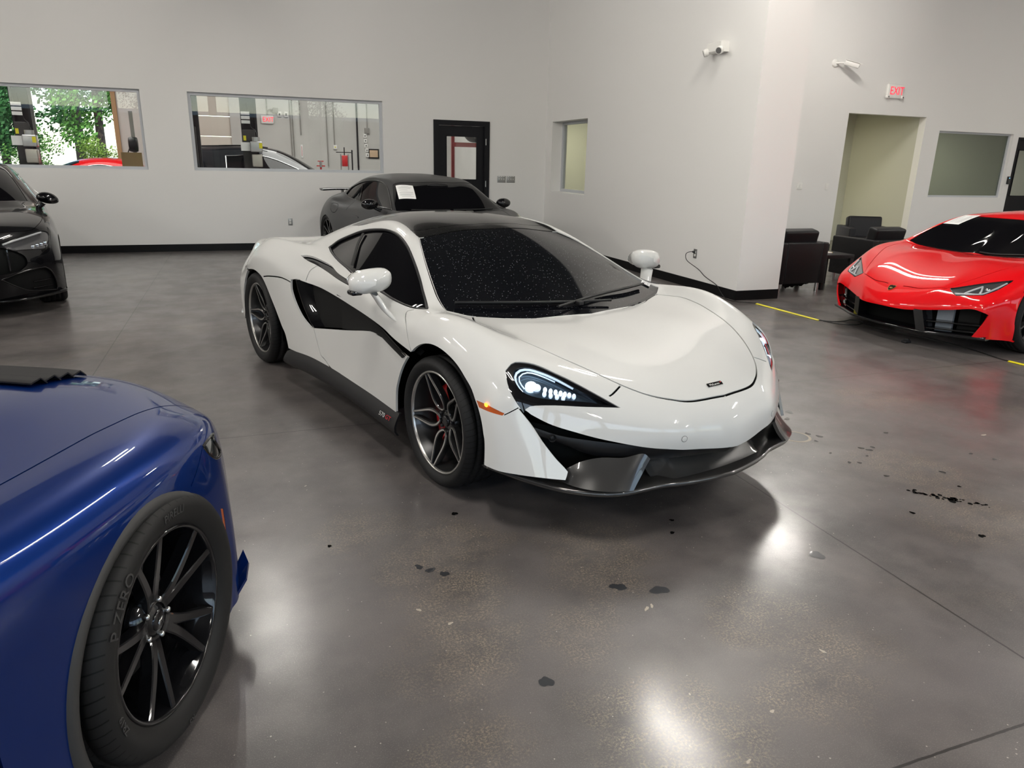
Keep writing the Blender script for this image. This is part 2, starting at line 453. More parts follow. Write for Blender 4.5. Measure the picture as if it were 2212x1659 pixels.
def wheel(car, x, side, face, z, R, rl, width, style, M_, steer=0.0, phase=0.0, caliper=None, spin=0):
    """M_: dict of materials tyre / rim / edge / dark / disc / caliper / cap; face = sideways position of the rim lip"""
    rim = MB(); barrel = .6 * width
    # rim lip, barrel and back
    rim.lathe([(rl - .012, -.012), (rl - .010, -.002), (rl - .006, .002), (rl, .001), (rl + .003, -.006)], 72, 1)
    rim.lathe([(rl - .012, -.010), (rl - .018, -.03), (rl - .032, -.07), (rl - .045, -width * .55), (rl - .03, -width * .9)], 72, 0)
    def pol(r, a, h): return (r * math.cos(a), r * math.sin(a), h)
    def dish(r): return style.get('hub', -.03) + (-.004 - style.get('hub', -.03)) * (max(0, r - .05) / (rl - .06)) ** style.get('pow', 1.0)
    if style['kind'] == 'petal':
        for k in range(5):
            a = phase + k * 2 * PI / 5
            prof = [(.055, .002), (.062, .016), (.085, .034), (.115, .041), (.15, .035), (.19, .024), (rl - .012, .013)]
            cs = catmull(prof, 5)
            for sg in (1, -1):
                bar(rim, [pol(r, a + sg * math.atan2(o, r), dish(r)) for r, o in cs], [.014 + .006 * (1 - abs(q)) for q in np.linspace(-1, 1, len(cs))], .034, 0, 1, .42)
        rim.lathe([(0, style['hub'] - .002), (.038, style['hub'] - .004), (.062, style['hub'] - .016), (.066, style['hub'] - .05)], 40, 0)
    elif style['kind'] == 'twin':
        for k in range(5):
            a = phase + k * 2 * PI / 5
            for sg in (1, -1):
                pts = [(.045, .16), (.07, .155), (.10, .16), (.15, .19), (.20, .215), (rl - .008, .232)]
                cs = catmull(pts, 4)
                bar(rim, [pol(r, a + sg * q, dish(r)) for r, q in cs], np.interp([c[0] for c in cs], [.045, .1, .25], [.034, .028, .021]), .036, 0, None)
        rim.lathe([(0, style['hub'] + .004), (.034, style['hub'] + .003), (.040, style['hub'] - .004), (.078, style['hub'] - .010), (.085, style['hub'] - .04)], 40, 0)
    elif style['kind'] == 'multi':
        n = style['n']
        for k in range(n):
            a = phase + k * 2 * PI / n
            bar(rim, [pol(r, a, dish(r)) for r in np.linspace(.03, rl - .008, 8)], np.linspace(.03, .018, 8), .03, 0, None)
        rim.lathe([(0, style['hub'] + .002), (.04, style['hub'] + .002), (.06, style['hub'] - .01), (.07, style['hub'] - .04)], 32, 0)
    o = rim.build('wheel', [M_['rim'], M_['edge']], car)
    c, s_ = math.cos(steer), math.sin(steer)
    fx = Vector((1, 0, 0)) * c - Vector((0, 1, 0)) * s_; rt = Vector((0, -1, 0)) * c - Vector((1, 0, 0)) * s_
    X, Z = (fx, rt) if side > 0 else (-fx, -rt)
    cen = Vector((x, -side * face, z))
    o.matrix_local = Matrix(((X.x, 0, Z.x, cen.x), (X.y, 0, Z.y, cen.y), (X.z, 1, Z.z, cen.z), (0, 0, 0, 1)))
    t = MB(); w = width
    prof = [(rl - .012, -.014), (rl + .002, -.002), (rl + .012, .010), ((rl + R) / 2, .022), (R - .022, .016), (R - .010, .004), (R - .002, -.012)]
    g = []
    for q in (.22, .40, .60, .78): g += [(R, -w * q + .016 + .006), (R - .007, -w * q + .016 + .004), (R - .007, -w * q + .016 - .004), (R, -w * q + .016 - .006)]
    prof += g + [(R - .002, -w + .044), (R - .02, -w + .018), ((rl + R) / 2, -w + .012), (rl, -w + .03)]
    t.lathe(prof, 96); t.build('tyre', M_['tyre'], o)
    d = MB(); hd = style['hub'] - .075
    d.lathe([(.05, hd), (.165, hd), (.168, hd - .012), (.165, hd - .028), (.05, hd - .028)], 56); d.lathe([(0, hd + .02), (.06, hd + .02), (.075, hd)], 32)
    d.build('brake_disc', M_['disc'], o)
    if caliper is not None:
        k = MB(); a0, a1 = caliper
        k.lathe([(.095, hd + .035), (.15, hd + .04), (.178, hd + .03), (.184, hd - .03), (.15, hd - .06), (.095, hd + .002)], 18, 0, None, True, a0, a1)
        k.build('brake_caliper', M_['caliper'], o)
    e = MB(); hh = style['hub']
    e.lathe([(0, hh + .009), (.022, hh + .009), (.027, hh + .006), (.029, hh)], 32); e.build('centre_cap', M_['cap'], o)
    for k in range(5):
        a = phase + (k + .5) * 2 * PI / 5
        n = MB(); n.lathe([(0, .012), (.006, .011), (.0085, .007), (.009, -.004)], 12, M=Matrix.Translation((.054 * math.cos(a), .054 * math.sin(a), hh + style.get('nut', -.004))))
        n.build('wheel_nut', M_['nut'], o)
    return o

def well(car, x, side, z, R, s0, s1, m):
    """dark wheel-house liner behind the arch"""
    b = MB(); n = 28; rows = []
    for s in (s1, s0):
        rows.append([(x + R * math.cos(PI * k / n), -side * s, z + R * math.sin(PI * k / n)) for k in range(n + 1)])
    b.grid(rows, 0, True)
    V = rows[1]; b.add(V, [tuple(range(len(V)))], 0)
    return b.build('wheel_house', m, car)
# ---------------------------------------------------------------- shared materials
WHITE = mat('white_paint', (.64, .64, .622), .4, coat=1.0, coat_rough=.015, spec=.1)
RED = mat('red_paint', (.74, .004, .008), .4, coat=1.0, coat_rough=.02, spec=.08, coat_ior=1.42)
BLUE = mat('deep_blue_metallic', (.0015, .020, .135), .34, .45, coat=.75, coat_rough=.025, spec=.05, coat_ior=1.42)
BLACKP = mat('black_paint', (.003, .003, .004), .3, coat=1.0, coat_rough=.02, spec=.05, coat_ior=1.42)
MATTE_GREY = mat('satin_graphite_paint', (.085, .086, .088), .36, .75)
GLOSS_BLACK = mat('gloss_black', (.004, .004, .005), .3, coat=1.0, spec=.05)
SATIN_BLACK = mat('satin_black', (.010, .010, .011), .42, spec=.3)
MATTE_BLACK = mat('matte_black', (.006, .006, .006), .8, spec=.2)
VOID = mat('unlit_black', (.002, .002, .002), .9, spec=.05)
TRIM_GREY = mat('unpainted_grey_plastic', (.045, .044, .043), .55, spec=.25)
CARBON = speckled('gloss_dark_graphite', (.028, .027, .026), .3, (.05, .05, .05), 300, .5, coat=1.0)
ROOF_BLACK = speckled('dusty_black_roof', (.010, .010, .010), .16, (.30, .29, .28), 110, .5, coat=.4)
SCREEN_GLASS = speckled('dusty_tinted_glass', (.004, .0045, .006), .05, (.34, .35, .38), 75, .48, coat=.0)
CAR_GLASS = mat('tinted_glass', (.003, .003, .004), .03, spec=.45)
CHROME = mat('chrome', (.8, .8, .8), .08, 1.0)
STEEL = mat('brushed_steel', (.55, .55, .55), .3, 1.0)
SILVER = mat('machined_alloy', (.50, .49, .47), .28, .9)
RIM_GREY = mat('graphite_alloy', (.045, .045, .046), .3, .7, coat=.4)
RIM_BLACK = mat('gloss_black_alloy', (.005, .005, .006), .3, 0, coat=1.0, spec=.1, coat_rough=.06)
DISC = mat('brake_iron', (.05, .05, .05), .45, .6)
CALIPER = mat('red_caliper', (.50, .008, .012), .3, coat=.6)
LED = mat('lit_headlamp', (.9, .95, 1), .3, emit=(.86, .95, 1.0), power=9.0)
DRL = mat('running_lamp', (.75, .85, .9), .2, emit=(.55, .75, .95), power=.42)
LENS = mat('headlamp_reflector', (.10, .14, .18), .12, .6, coat=1.0)
AMBER = mat('amber_lens', (.45, .09, .012), .25, coat=.8)
AMBER_LIT = mat('lit_amber_bulb', (1, .35, .03), .3, emit=(1, .28, .02), power=3.5)
PAPER = mat('white_paper', (.82, .82, .81), .6)
INK = mat('grey_print', (.35, .35, .36), .6)
SILVER_INK = mat('silver_lettering', (.62, .62, .60), .4)
RED_INK = mat('red_lettering', (.55, .02, .03), .4)
NUT = mat('steel_nut', (.6, .6, .6), .25, 1.0)
LED2 = mat('lit_lamp_cells', (.9, .95, 1), .3, emit=(.70, .85, 1.0), power=.8)
# ---------------------------------------------------------------- the room
WALL = mat('grey_wall_paint', (.77, .762, .745), .62, bump=(140, .12, .002))
CEIL = mat('dark_ceiling', (.035, .035, .035), .8)
BASEB = mat('black_vinyl_base', (.005, .005, .0055), .4, spec=.2)
FRAME = mat('window_frame_paint', (.50, .52, .55), .4)
DOORB = mat('black_door_paint', (.006, .006, .008), .45, spec=.2)
DARKW = mat('charcoal_paint', (.12, .12, .125), .6)
PANE = glass_mat('clear_pane', (.96, .975, .97), 0, .97)
DIMPANE = glass_mat('grey_tinted_pane', (.74, .78, .74), 0, .85)
SHOPWALL = mat('workshop_block_paint', (.56, .55, .525), .7, mottle=(1.5, .05))
SHOPFLOOR = mat('workshop_floor', (.20, .20, .20), .4)
CREAM = mat('cream_panel', (.66, .61, .54), .5)
OFFICEWALL = mat('office_paint', (.52, .52, .44), .7)
PLATE_S = mat('steel_plate', (.36, .36, .35), .35, .8)
PLASTIC_W = mat('white_plastic', (.80, .79, .76), .4)
LEATHER = mat('black_leather', (.007, .007, .008), .42, spec=.25, bump=(220, .25, .0015))
EXITRED = mat('lit_exit_letters', (.9, .02, .04), .4, emit=(1, .02, .06), power=1.1)
CONDUIT = mat('conduit_grey', (.28, .27, .25), .5)

WORN = [(0.58,2.47,0.2),(0.77,2.6,0.22),(0.66,2.28,0.22),(1.26,2.33,0.28),(0.62,2.1,0.3),(0.97,1.88,0.22),(0.54,1.83,0.18),(1.59,1.73,0.25),(1.11,1.41,0.3),(3.17,2.1,0.35),(3.27,2.63,0.3),(1.74,1.54,0.2),(4.11,3.63,0.3),(5.3,4.03,0.25),(0.34,2.82,0.2),(0.51,1.5,0.18),(1.44,1.41,0.2)]
def floor_mat():
    m = bpy.data.materials.new('polished_dark_concrete'); m.use_nodes = True; nt = m.node_tree; b = nt.nodes['Principled BSDF']; L = nt.links.new
    tc = nt.nodes.new('ShaderNodeTexCoord'); P = tc.outputs['Object']
    def noise(scale, detail=4, rough=.55, dist=0.0):
        n = nt.nodes.new('ShaderNodeTexNoise'); n.inputs['Scale'].default_value = scale; n.inputs['Detail'].default_value = detail; n.inputs['Roughness'].default_value = rough; n.inputs['Distortion'].default_value = dist
        L(P, n.inputs['Vector']); return n.outputs[0]
    def rng(v, a, c, lo=0.0, hi=1.0):
        n = nt.nodes.new('ShaderNodeMapRange'); n.interpolation_type = 'SMOOTHSTEP'
        for i, q in enumerate((a, c, lo, hi)): n.inputs[i + 1].default_value = q
        L(v, n.inputs[0]); return n.outputs[0]
    def M(op, a, c=None, d=None):
        k = nt.nodes.new('ShaderNodeMath'); k.operation = op
        for i, q in enumerate((a, c, d)):
            if q is None: continue
            if isinstance(q, (int, float)): k.inputs[i].default_value = q
            else: L(q, k.inputs[i])
        return k.outputs[0]
    def mix(f, a, c):
        x = nt.nodes.new('ShaderNodeMix'); x.data_type = 'RGBA'
        if isinstance(f, float): x.inputs[0].default_value = f
        else: L(f, x.inputs[0])
        for i, q in ((6, a), (7, c)):
            if isinstance(q, tuple): x.inputs[i].default_value = (*q, 1)
            else: L(q, x.inputs[i])
        return x.outputs[2]
    big = rng(noise(.55, 5, .6, .4), .32, .68); mid = rng(noise(2.6, 6, .65), .35, .7)
    c = mix(big, (.056, .0505, .050), (.122, .109, .107)); c = mix(M('MULTIPLY', mid, .6), c, (.160, .143, .134))
    # worn sandy patches broken up into grains
    patch = rng(noise(.95, 3, .5, .8), .58, .78)
    for px_, py_, pr_ in WORN:
        d = nt.nodes.new('ShaderNodeVectorMath'); d.operation = 'DISTANCE'; d.inputs[1].default_value = (px_, py_, 0); L(P, d.inputs[0])
        patch = M('MAXIMUM', patch, rng(M('ADD', d.outputs['Value'], M('MULTIPLY', M('SUBTRACT', mid, .5), pr_ * .9)), pr_ * 1.25, pr_ * .2))
    grain = M('MULTIPLY', rng(noise(120, 5, .85), .48, .58), rng(noise(8, 5, .8), .30, .62)); grain2 = rng(noise(260, 2, .7), .56, .66)
    c = mix(M('MULTIPLY', M('MULTIPLY', patch, grain), .62), c, (.38, .31, .215))
    c = mix(M('MULTIPLY', grain2, .30), c, (.30, .28, .25))
    v = nt.nodes.new('ShaderNodeTexVoronoi'); v.inputs['Scale'].default_value = 34; L(P, v.inputs['Vector'])
    spk = M('MULTIPLY', M('LESS_THAN', v.outputs['Distance'], .085), M('GREATER_THAN', noise(17, 2), .56))
    c = mix(M('MULTIPLY', spk, .75), c, (.48, .44, .38))
    # saw-cut joints
    sx = nt.nodes.new('ShaderNodeSeparateXYZ'); L(P, sx.inputs[0]); wob = M('MULTIPLY', M('SUBTRACT', noise(26, 3), .5), .006)
    def line(v, o, per, w):
        d = M('ABSOLUTE', M('SUBTRACT', M('MODULO', M('ADD', M('ADD', v, wob), 100 * per - o + per / 2), per), per / 2)); return M('LESS_THAN', d, w)
    j = M('MAXIMUM', line(sx.outputs[0], -1.08, 3.39, .0042), line(sx.outputs[1], 1.09, 3.04, .0042))
    c = mix(M('MULTIPLY', j, .8), c, (.012, .011, .010))
    L(c, b.inputs['Base Color'])
    r = rng(noise(3.2, 5, .6), .3, .7, .30, .48); L(r, b.inputs['Roughness'])
    b.inputs['Coat Weight'].default_value = .5; b.inputs['Coat IOR'].default_value = 1.5
    L(rng(noise(1.1, 4, .6), .3, .7, .16, .27), b.inputs['Coat Roughness'])
    bp = nt.nodes.new('ShaderNodeBump'); bp.inputs['Strength'].default_value = .22; bp.inputs['Distance'].default_value = .002
    L(noise(150, 3, .7), bp.inputs['Height']); L(bp.outputs[0], b.inputs['Normal'])
    bc = nt.nodes.new('ShaderNodeBump'); bc.inputs['Strength'].default_value = .035; bc.inputs['Distance'].default_value = .002
    L(noise(60, 3, .6), bc.inputs['Height']); L(bc.outputs[0], b.inputs['Coat Normal'])
    return m

def wall(name, axis, p0, p1, u0, u1, z0, z1, holes, m):
    """slab between p0 and p1 on `axis`, running u0..u1, with rectangular holes (ua, ub, za, zb)"""
    us = sorted({u0, u1, *[h[0] for h in holes], *[h[1] for h in holes]}); zs = sorted({z0, z1, *[h[2] for h in holes], *[h[3] for h in holes]})
    us = [u for u in us if u0 <= u <= u1]; zs = [z for z in zs if z0 <= z <= z1]
    b = MB(); solid = lambda i, k: 0 <= i < len(us) - 1 and 0 <= k < len(zs) - 1 and not any(h[0] <= (us[i] + us[i + 1]) / 2 <= h[1] and h[2] <= (zs[k] + zs[k + 1]) / 2 <= h[3] for h in holes)
    pt = (lambda u, p, z: (u, p, z)) if axis == 1 else (lambda u, p, z: (p, u, z))
    for i in range(len(us) - 1):
        for k in range(len(zs) - 1):
            if not solid(i, k): continue
            a, c, d, e = us[i], us[i + 1], zs[k], zs[k + 1]
            b.add([pt(a, p0, d), pt(c, p0, d), pt(c, p0, e), pt(a, p0, e)], [(0, 1, 2, 3)]); b.add([pt(a, p1, d), pt(c, p1, d), pt(c, p1, e), pt(a, p1, e)], [(3, 2, 1, 0)])
            if not solid(i - 1, k): b.add([pt(a, p0, d), pt(a, p1, d), pt(a, p1, e), pt(a, p0, e)], [(0, 1, 2, 3)])
            if not solid(i + 1, k): b.add([pt(c, p0, d), pt(c, p1, d), pt(c, p1, e), pt(c, p0, e)], [(3, 2, 1, 0)])
            if not solid(i, k - 1): b.add([pt(a, p0, d), pt(c, p0, d), pt(c, p1, d), pt(a, p1, d)], [(0, 1, 2, 3)])
            if not solid(i, k + 1): b.add([pt(a, p0, e), pt(c, p0, e), pt(c, p1, e), pt(a, p1, e)], [(3, 2, 1, 0)])
    return struct(b.build(name, m, weld=True))

def window(n, axis, p, u0, u1, z0, z1, fw=.05, depth=.06, m=None, pane=None, sill=None):
    """frame and pane set at p (centre of the frame)"""
    b = MB(); bx = lambda uc, zc, du, dz: b.box((uc, p, zc) if axis == 1 else (p, uc, zc), (du, depth, dz) if axis == 1 else (depth, du, dz))
    bx(u0 + fw / 2, (z0 + z1) / 2, fw, z1 - z0); bx(u1 - fw / 2, (z0 + z1) / 2, fw, z1 - z0)
    bx((u0 + u1) / 2, z0 + fw / 2, u1 - u0 - 2 * fw, fw); bx((u0 + u1) / 2, z1 - fw / 2, u1 - u0 - 2 * fw, fw)
    o = struct(b.build('window_%d' % n, m or FRAME))
    g = MB(); s = (u1 - u0 - 2 * fw + .004, .006, z1 - z0 - 2 * fw + .004)
    g.box(((u0 + u1) / 2, p, (z0 + z1) / 2) if axis == 1 else (p, (u0 + u1) / 2, (z0 + z1) / 2), s if axis == 1 else (s[1], s[0], s[2])); g.build('glass_pane', pane or PANE, o)
    return o

YB, XR, YP, XP, YE = 13.16, 5.49, 7.12, 6.10, 11.2
HC = 5.3
b = MB(); b.box((3.5, 2.6, -.05), (25.6, 21.2, .1)); floor = struct(b.build('floor', floor_mat()))
b = MB(); b.box((3.5, 2.6, HC + .05), (25.6, 21.2, .1)); struct(b.build('ceiling', CEIL))
wall('wall_back', 1, YB, YB + .22, -9, 5.79, 0, HC, [(-5.2, -1.29, 1.283, 2.468), (-.62, 2.44, 1.285, 2.468), (3.38, 4.32, 0, 2.17)], WALL)
wall('wall_right', 0, XR, XR + .3, YP, YB, 0, HC, [(11.42, 12.885, 1.02, 2.24)], WALL)
wall('wall_pillar', 0, XR + .3, XP, YP, YP + .4, 0, HC, [], WALL)
wall('wall_exit_side', 1, YE, YE + .15, XR + .3, 16, 0, HC, [(10.69, 12.60, 0, 2.525), (13.0, 15.06, 1.035, 2.295), (15.22, 16, 0, 2.24)], WALL)
wall('wall_far_right', 0, 16, 16.2, -8, YE, 0, HC, [], WALL)
wall('wall_left', 0, -9.2, -9, -8, 24, 0, HC, [], WALL)
FW = [(-8, -4.5, .15, 4.0), (-4.3, -.8, .15, 4.0), (-.6, 2.9, .15, 4.0), (3.1, 6.6, .15, 4.0), (6.8, 10.3, .15, 4.0), (10.5, 14.0, .15, 4.0)]
wall('wall_front', 1, -8.2, -8, -9, 16, 0, HC, FW, DARKW)
for k, h in enumerate(FW): window(10 + k, 1, -8.1, h[0], h[1], h[2], h[3], .06, .08, DOORB)
window(1, 1, YB + .085, -5.2, -1.29, 1.283, 2.468, .045, .07)
window(2, 1, YB + .085, -.62, 2.44, 1.285, 2.468, .045, .07)
window(3, 0, XR + .23, 11.42, 12.885, 1.02, 2.24, .05, .06)
window(4, 1, YE + .09, 13.0, 15.06, 1.035, 2.295, .035, .05, FRAME, DIMPANE)
# baseboards
def base(side, segs):
    b = MB()
    for c, d in segs: b.box(c, d)
    return struct(b.build('baseboard_' + side, BASEB))
base('back', [((-2.81, YB - .004, .058), (12.38, .008, .116)), ((4.905, YB - .004, .058), (1.17, .008, .116))])
base('right', [((XR - .004, (YP + YB) / 2 - .004, .058), (.008, YB - YP + .008, .116)), (((XR + XP) / 2, YP - .004, .058), (XP - XR, .008, .116)), ((XP + .004, YP + .2, .058), (.008, .4, .116))])
base('exit_side', [(((XP + 10.69) / 2, YE - .004, .07), (10.69 - XP, .008, .14)), ((13.91, YE - .004, .07), (2.62, .008, .14))])
# black door with glass light
def glazed_door(n, u0, u1, z1, p, light, hinges=(), handle=None):
    b = MB(); f = .045
    for uc, du in ((u0 + f / 2, f), (u1 - f / 2, f)): b.box((uc, p, z1 / 2), (du, .14, z1))
    b.box(((u0 + u1) / 2, p, z1 - f / 2), (u1 - u0 - 2 * f, .14, f)); o = struct(b.build('door_%d' % n, DOORB))
    a, c, d, e = light; L = MB(); x0, x1 = u0 + f + .004, u1 - f - .004; y = p + .01
    for (ua, ub, za, zb) in ((x0, a, .01, z1 - f - .005), (c, x1, .01, z1 - f - .005), (a, c, .01, d), (a, c, e, z1 - f - .005)):
        L.box(((ua + ub) / 2, y, (za + zb) / 2), (ub - ua, .045, zb - za))
    lf = L.build('door_leaf', DOORB, o)
    L = MB(); t = .016
    for (ua, ub, za, zb) in ((a, a + t, d, e), (c - t, c, d, e), (a, c, d, d + t), (a, c, e - t, e)): L.box(((ua + ub) / 2, y - .026, (za + zb) / 2), (ub - ua, .012, zb - za))
    L.build('glazing_bead', DOORB, lf)
    g = MB(); g.box(((a + c) / 2, y, (d + e) / 2), (c - a, .008, e - d)); g.build('glass_pane', PANE, lf)
    for hu, hz in hinges:
        h = MB(); h.cyl((hu, p - .078, hz - .055), (hu, p - .078, hz + .055), .009, 10); h.build('hinge', STEEL, o)
    if handle:
        h = MB(); h.cyl((handle[0], y - .024, handle[1]), (handle[0], y - .07, handle[1]), .011, 10); h.tube([(handle[0], y - .07, handle[1]), (handle[0] + handle[2], y - .07, handle[1])], .009, 8); h.lathe([(.03, 0), (.03, .008), (0, .008)], 16, M=frame_M((handle[0], y - .024, handle[1]), (1, 0, 0), (0, 0, 1))); h.build('door_handle', STEEL, lf)
    return o
glazed_door(1, 3.38, 4.32, 2.17, YB + .05, (3.565, 4.15, 1.19, 1.955), [(4.30, 1.86), (4.30, 1.13), (4.30, .3)], (3.50, 1.0, .11))
b = MB()
for (ua, ub, za, zb) in ((3.33, 3.395, 0, 2.21), (4.305, 4.37, 0, 2.21), (3.395, 4.305, 2.15, 2.21)): b.box(((ua + ub) / 2, YB - .012, (za + zb) / 2), (ub - ua, .024, zb - za))
struct(b.build('trim_1', DOORB))
glazed_door(2, 15.22, 16.2, 2.24, YE + .06, (15.36, 16.0, 1.06, 2.0), [], None)
# rooms behind the exit wall
wall('wall_corridor', 1, 13.0, 13.15, 8.2, 12.75, 0, 2.9, [], OFFICEWALL)
wall('wall_corridor_right', 0, 12.62, 12.75, YE + .15, 16.5, 0, 2.9, [], OFFICEWALL)
wall('wall_office', 0, 8.2, 8.35, YE + .15, 15.8, 0, 2.9, [], OFFICEWALL)
wall('wall_office_back', 1, 15.8, 16, 5.79, 17, 0, 2.9, [], OFFICEWALL)
wall('wall_office_right', 0, 16.3, 16.45, YE + .15, 16, 0, 2.9, [], OFFICEWALL)
b = MB(); b.box((11.2, 13.6, 2.72), (10.8, 4.4, .06)); struct(b.build('ceiling_office', mat('office_ceiling', (.6, .6, .57), .8)))
b = MB(); b.box((11.15, 14.6, -.05), (10.7, 2.8, .1)); struct(b.build('floor_office', SHOPFLOOR))
wall('wall_small_office', 0, 5.79, 5.85, YB + .02, 15.8, 0, 2.9, [], OFFICEWALL)
# workshop shell behind the back wall
wall('wall_workshop', 1, 21.5, 21.7, -9, 5.78, 0, 5, [(-8.8, -2.76, 0, 3.02), (-.96, -.03, 0, 3.0)], SHOPWALL)
wall('wall_workshop_right', 0, 5.62, 5.78, YB + .22, 21.5, 0, 5, [], SHOPWALL)
b = MB(); b.box((-1.65, 17.5, -.05), (14.9, 8.3, .1)); struct(b.build('floor_workshop', SHOPFLOOR))
b = MB(); b.box((-1.65, 17.5, 5.05), (14.9, 8.3, .1)); struct(b.build('ceiling_workshop', mat('workshop_ceiling', (.7, .7, .68), .8)))
b = MB(); b.box((-2, 34, -.12), (90, 24.5, .1)); b.box((3, -30, -.12), (120, 43, .1)); struct(b.build('ground', mat('asphalt', (.10, .10, .10), .9, mottle=(3, .2))))

# ---------------------------------------------------------------- lamps
WARM = (1.0, .955, .885)
housing = mat('lamp_housing', (.7, .7, .7), .4)
tube_on = mat('lit_led_strip', (1, 1, 1), .5, emit=(1.0, .93, .84), power=14)
proto = None
for ix, X in enumerate((-8.35, -4.15, .05, 4.25, 8.45, 12.65)):
    for iy, Y in enumerate((9.05, 5.5, 1.95, -1.6, -5.1)):
        if (ix + iy) % 2: continue
        if proto is None:
            L = thing('strip_light', 'twin LED strip light hung under the dark showroom ceiling', 'ceiling light', (X, Y, HC - .62), 0, 'showroom strip lights')
            b = MB(); b.box((-.16, 0, .03), (.09, 1.3, .05), bevel=.008); b.box((.16, 0, .03), (.09, 1.3, .05), bevel=.008); b.box((0, .4, .05), (.36, .03, .02)); b.box((0, -.4, .05), (.36, .03, .02)); b.build('housing', housing, L)
            for sx_ in (-.16, .16): b = MB(); b.box((sx_, 0, -.001), (.075, 1.27, .012)); b.build('diffuser', tube_on, L)
            b = MB(); b.cyl((0, .4, .06), (0, .4, .62), .004, 6); b.build('hanger', CONDUIT, L); b = MB(); b.cyl((0, -.4, .06), (0, -.4, .62), .004, 6); b.build('hanger', CONDUIT, L)
            proto = L
        else:
            L = copy_tree(proto); L.location = (X, Y, HC - .62)
        for tilt in (-1.0, 1.0): area('strip_lamp', (X + math.copysign(.16, tilt) * -1, Y, HC - .645), (.16, 1.28), LAMP_W * .5, WARM, (0, tilt, 0))
area('workshop_lamp', (-3.5, 16.8, 4.6), (3, 5), 260, (1, .97, .92)); area('workshop_lamp', (2.5, 16.8, 4.6), (3, 5), 260, (1, .97, .92))
area('corridor_lamp', (10.3, 12.35, 2.66), (.6, .6), 34, (1, .93, .66)); area('office_lamp', (6.9, 14.5, 2.66), (.6, .6), 45, (1, .95, .72)); area('back_office_lamp', (14.6, 14.4, 2.66), (.8, .8), 55, (1, .96, .85))
# ---------------------------------------------------------------- helpers shared by the other cars
def loop(K, S, name, sd, r, m, nm, car, off=.002):
    uv = K.poly[name]; X, N = S.ev(uv, True); N = -N; k = np.array([1, -sd, 1.0]); Q = (X + N * off) * k
    b = MB(); b.tube([tuple(q) for q in np.vstack([Q, Q[:1]])], r, 6); return b.build(nm, m, car)
def on_skin(S, pts, off=.002, sd=1):
    X, N = S.ev(S.near(pts), True); N = -N; return (X + N * off) * np.array([1, -sd, 1.0])
def arch_pts(cx, cz, r, s, a0=-18, a1=198, n=19):
    P = [(cx + r * math.cos(math.radians(a)), s, cz + r * math.sin(math.radians(a))) for a in np.linspace(a0, a1, n)]
    return [(P[0][0], s, 0)] * 2 + P + [(P[-1][0], s, 0)] * 2
def tray(car, x0, x1, w, z0, z1, cabin):
    u = MB(); u.box(((x0 + x1) / 2, 0, (z0 + z1) / 2), (x1 - x0, w, z1 - z0)); u.build('under_tray', VOID, car)
    u = MB(); u.box(((cabin[0] + cabin[1]) / 2, 0, .3), (cabin[1] - cabin[0], 1.78, .16)); u.build('floor_pan', VOID, car)
def paper_on(S, c4, car, name, label, sd):
    """sheet of printed paper lying just off the glass; c4 corners in car coordinates, top edge first"""
    A = [np.array(p, float) for p in c4]; rows = []; n = 8
    for i in range(n + 1):
        a = A[0] + (A[3] - A[0]) * i / n; c = A[1] + (A[2] - A[1]) * i / n
        rows.append(on_skin(S, [a + (c - a) * j / n for j in range(n + 1)], .006, sd))
    R = np.array(rows); Mw = car.matrix_world if False else Matrix.Translation(car.location) @ Matrix.Rotation(car.rotation_euler.z, 4, 'Z')
    W = [[tuple(Mw @ Vector(q)) for q in r] for r in R]
    b = MB(); b.grid(W, 0, True, .001); o = b.build(name, PAPER); tag(o, label, 'paper')
    ink = MB()
    for k, (t, u0, u1) in enumerate(((.1, .3, .7), (.2, .12, .88), (.26, .12, .8), (.4, .12, .6), (.55, .12, .9), (.62, .12, .88), (.7, .12, .9), (.77, .12, .75), (.84, .2, .9))):
        q = []
        for v in (t, t + .018):
            i = v * n; i0 = min(int(i), n - 1); f = i - i0; row = np.array(W[i0]) * (1 - f) + np.array(W[i0 + 1]) * f
            pts = [row[min(int(u * n), n - 1)] * (1 - (u * n - min(int(u * n), n - 1))) + row[min(int(u * n), n - 1) + 1] * (u * n - min(int(u * n), n - 1)) for u in np.linspace(u0, u1, 7)]
            q.append(np.array(pts))
        nrm = np.array(Mw.to_3x3() @ Vector(tuple(R[0, 0] * 0 + (on_skin(S, [A[0]], .016, sd) - on_skin(S, [A[0]], .006, sd))[0])).normalized()) * .0012
        ink.grid([q[0] + nrm, q[1] + nrm], 0, True)
    ink.build('printed_lines', INK, o); return o

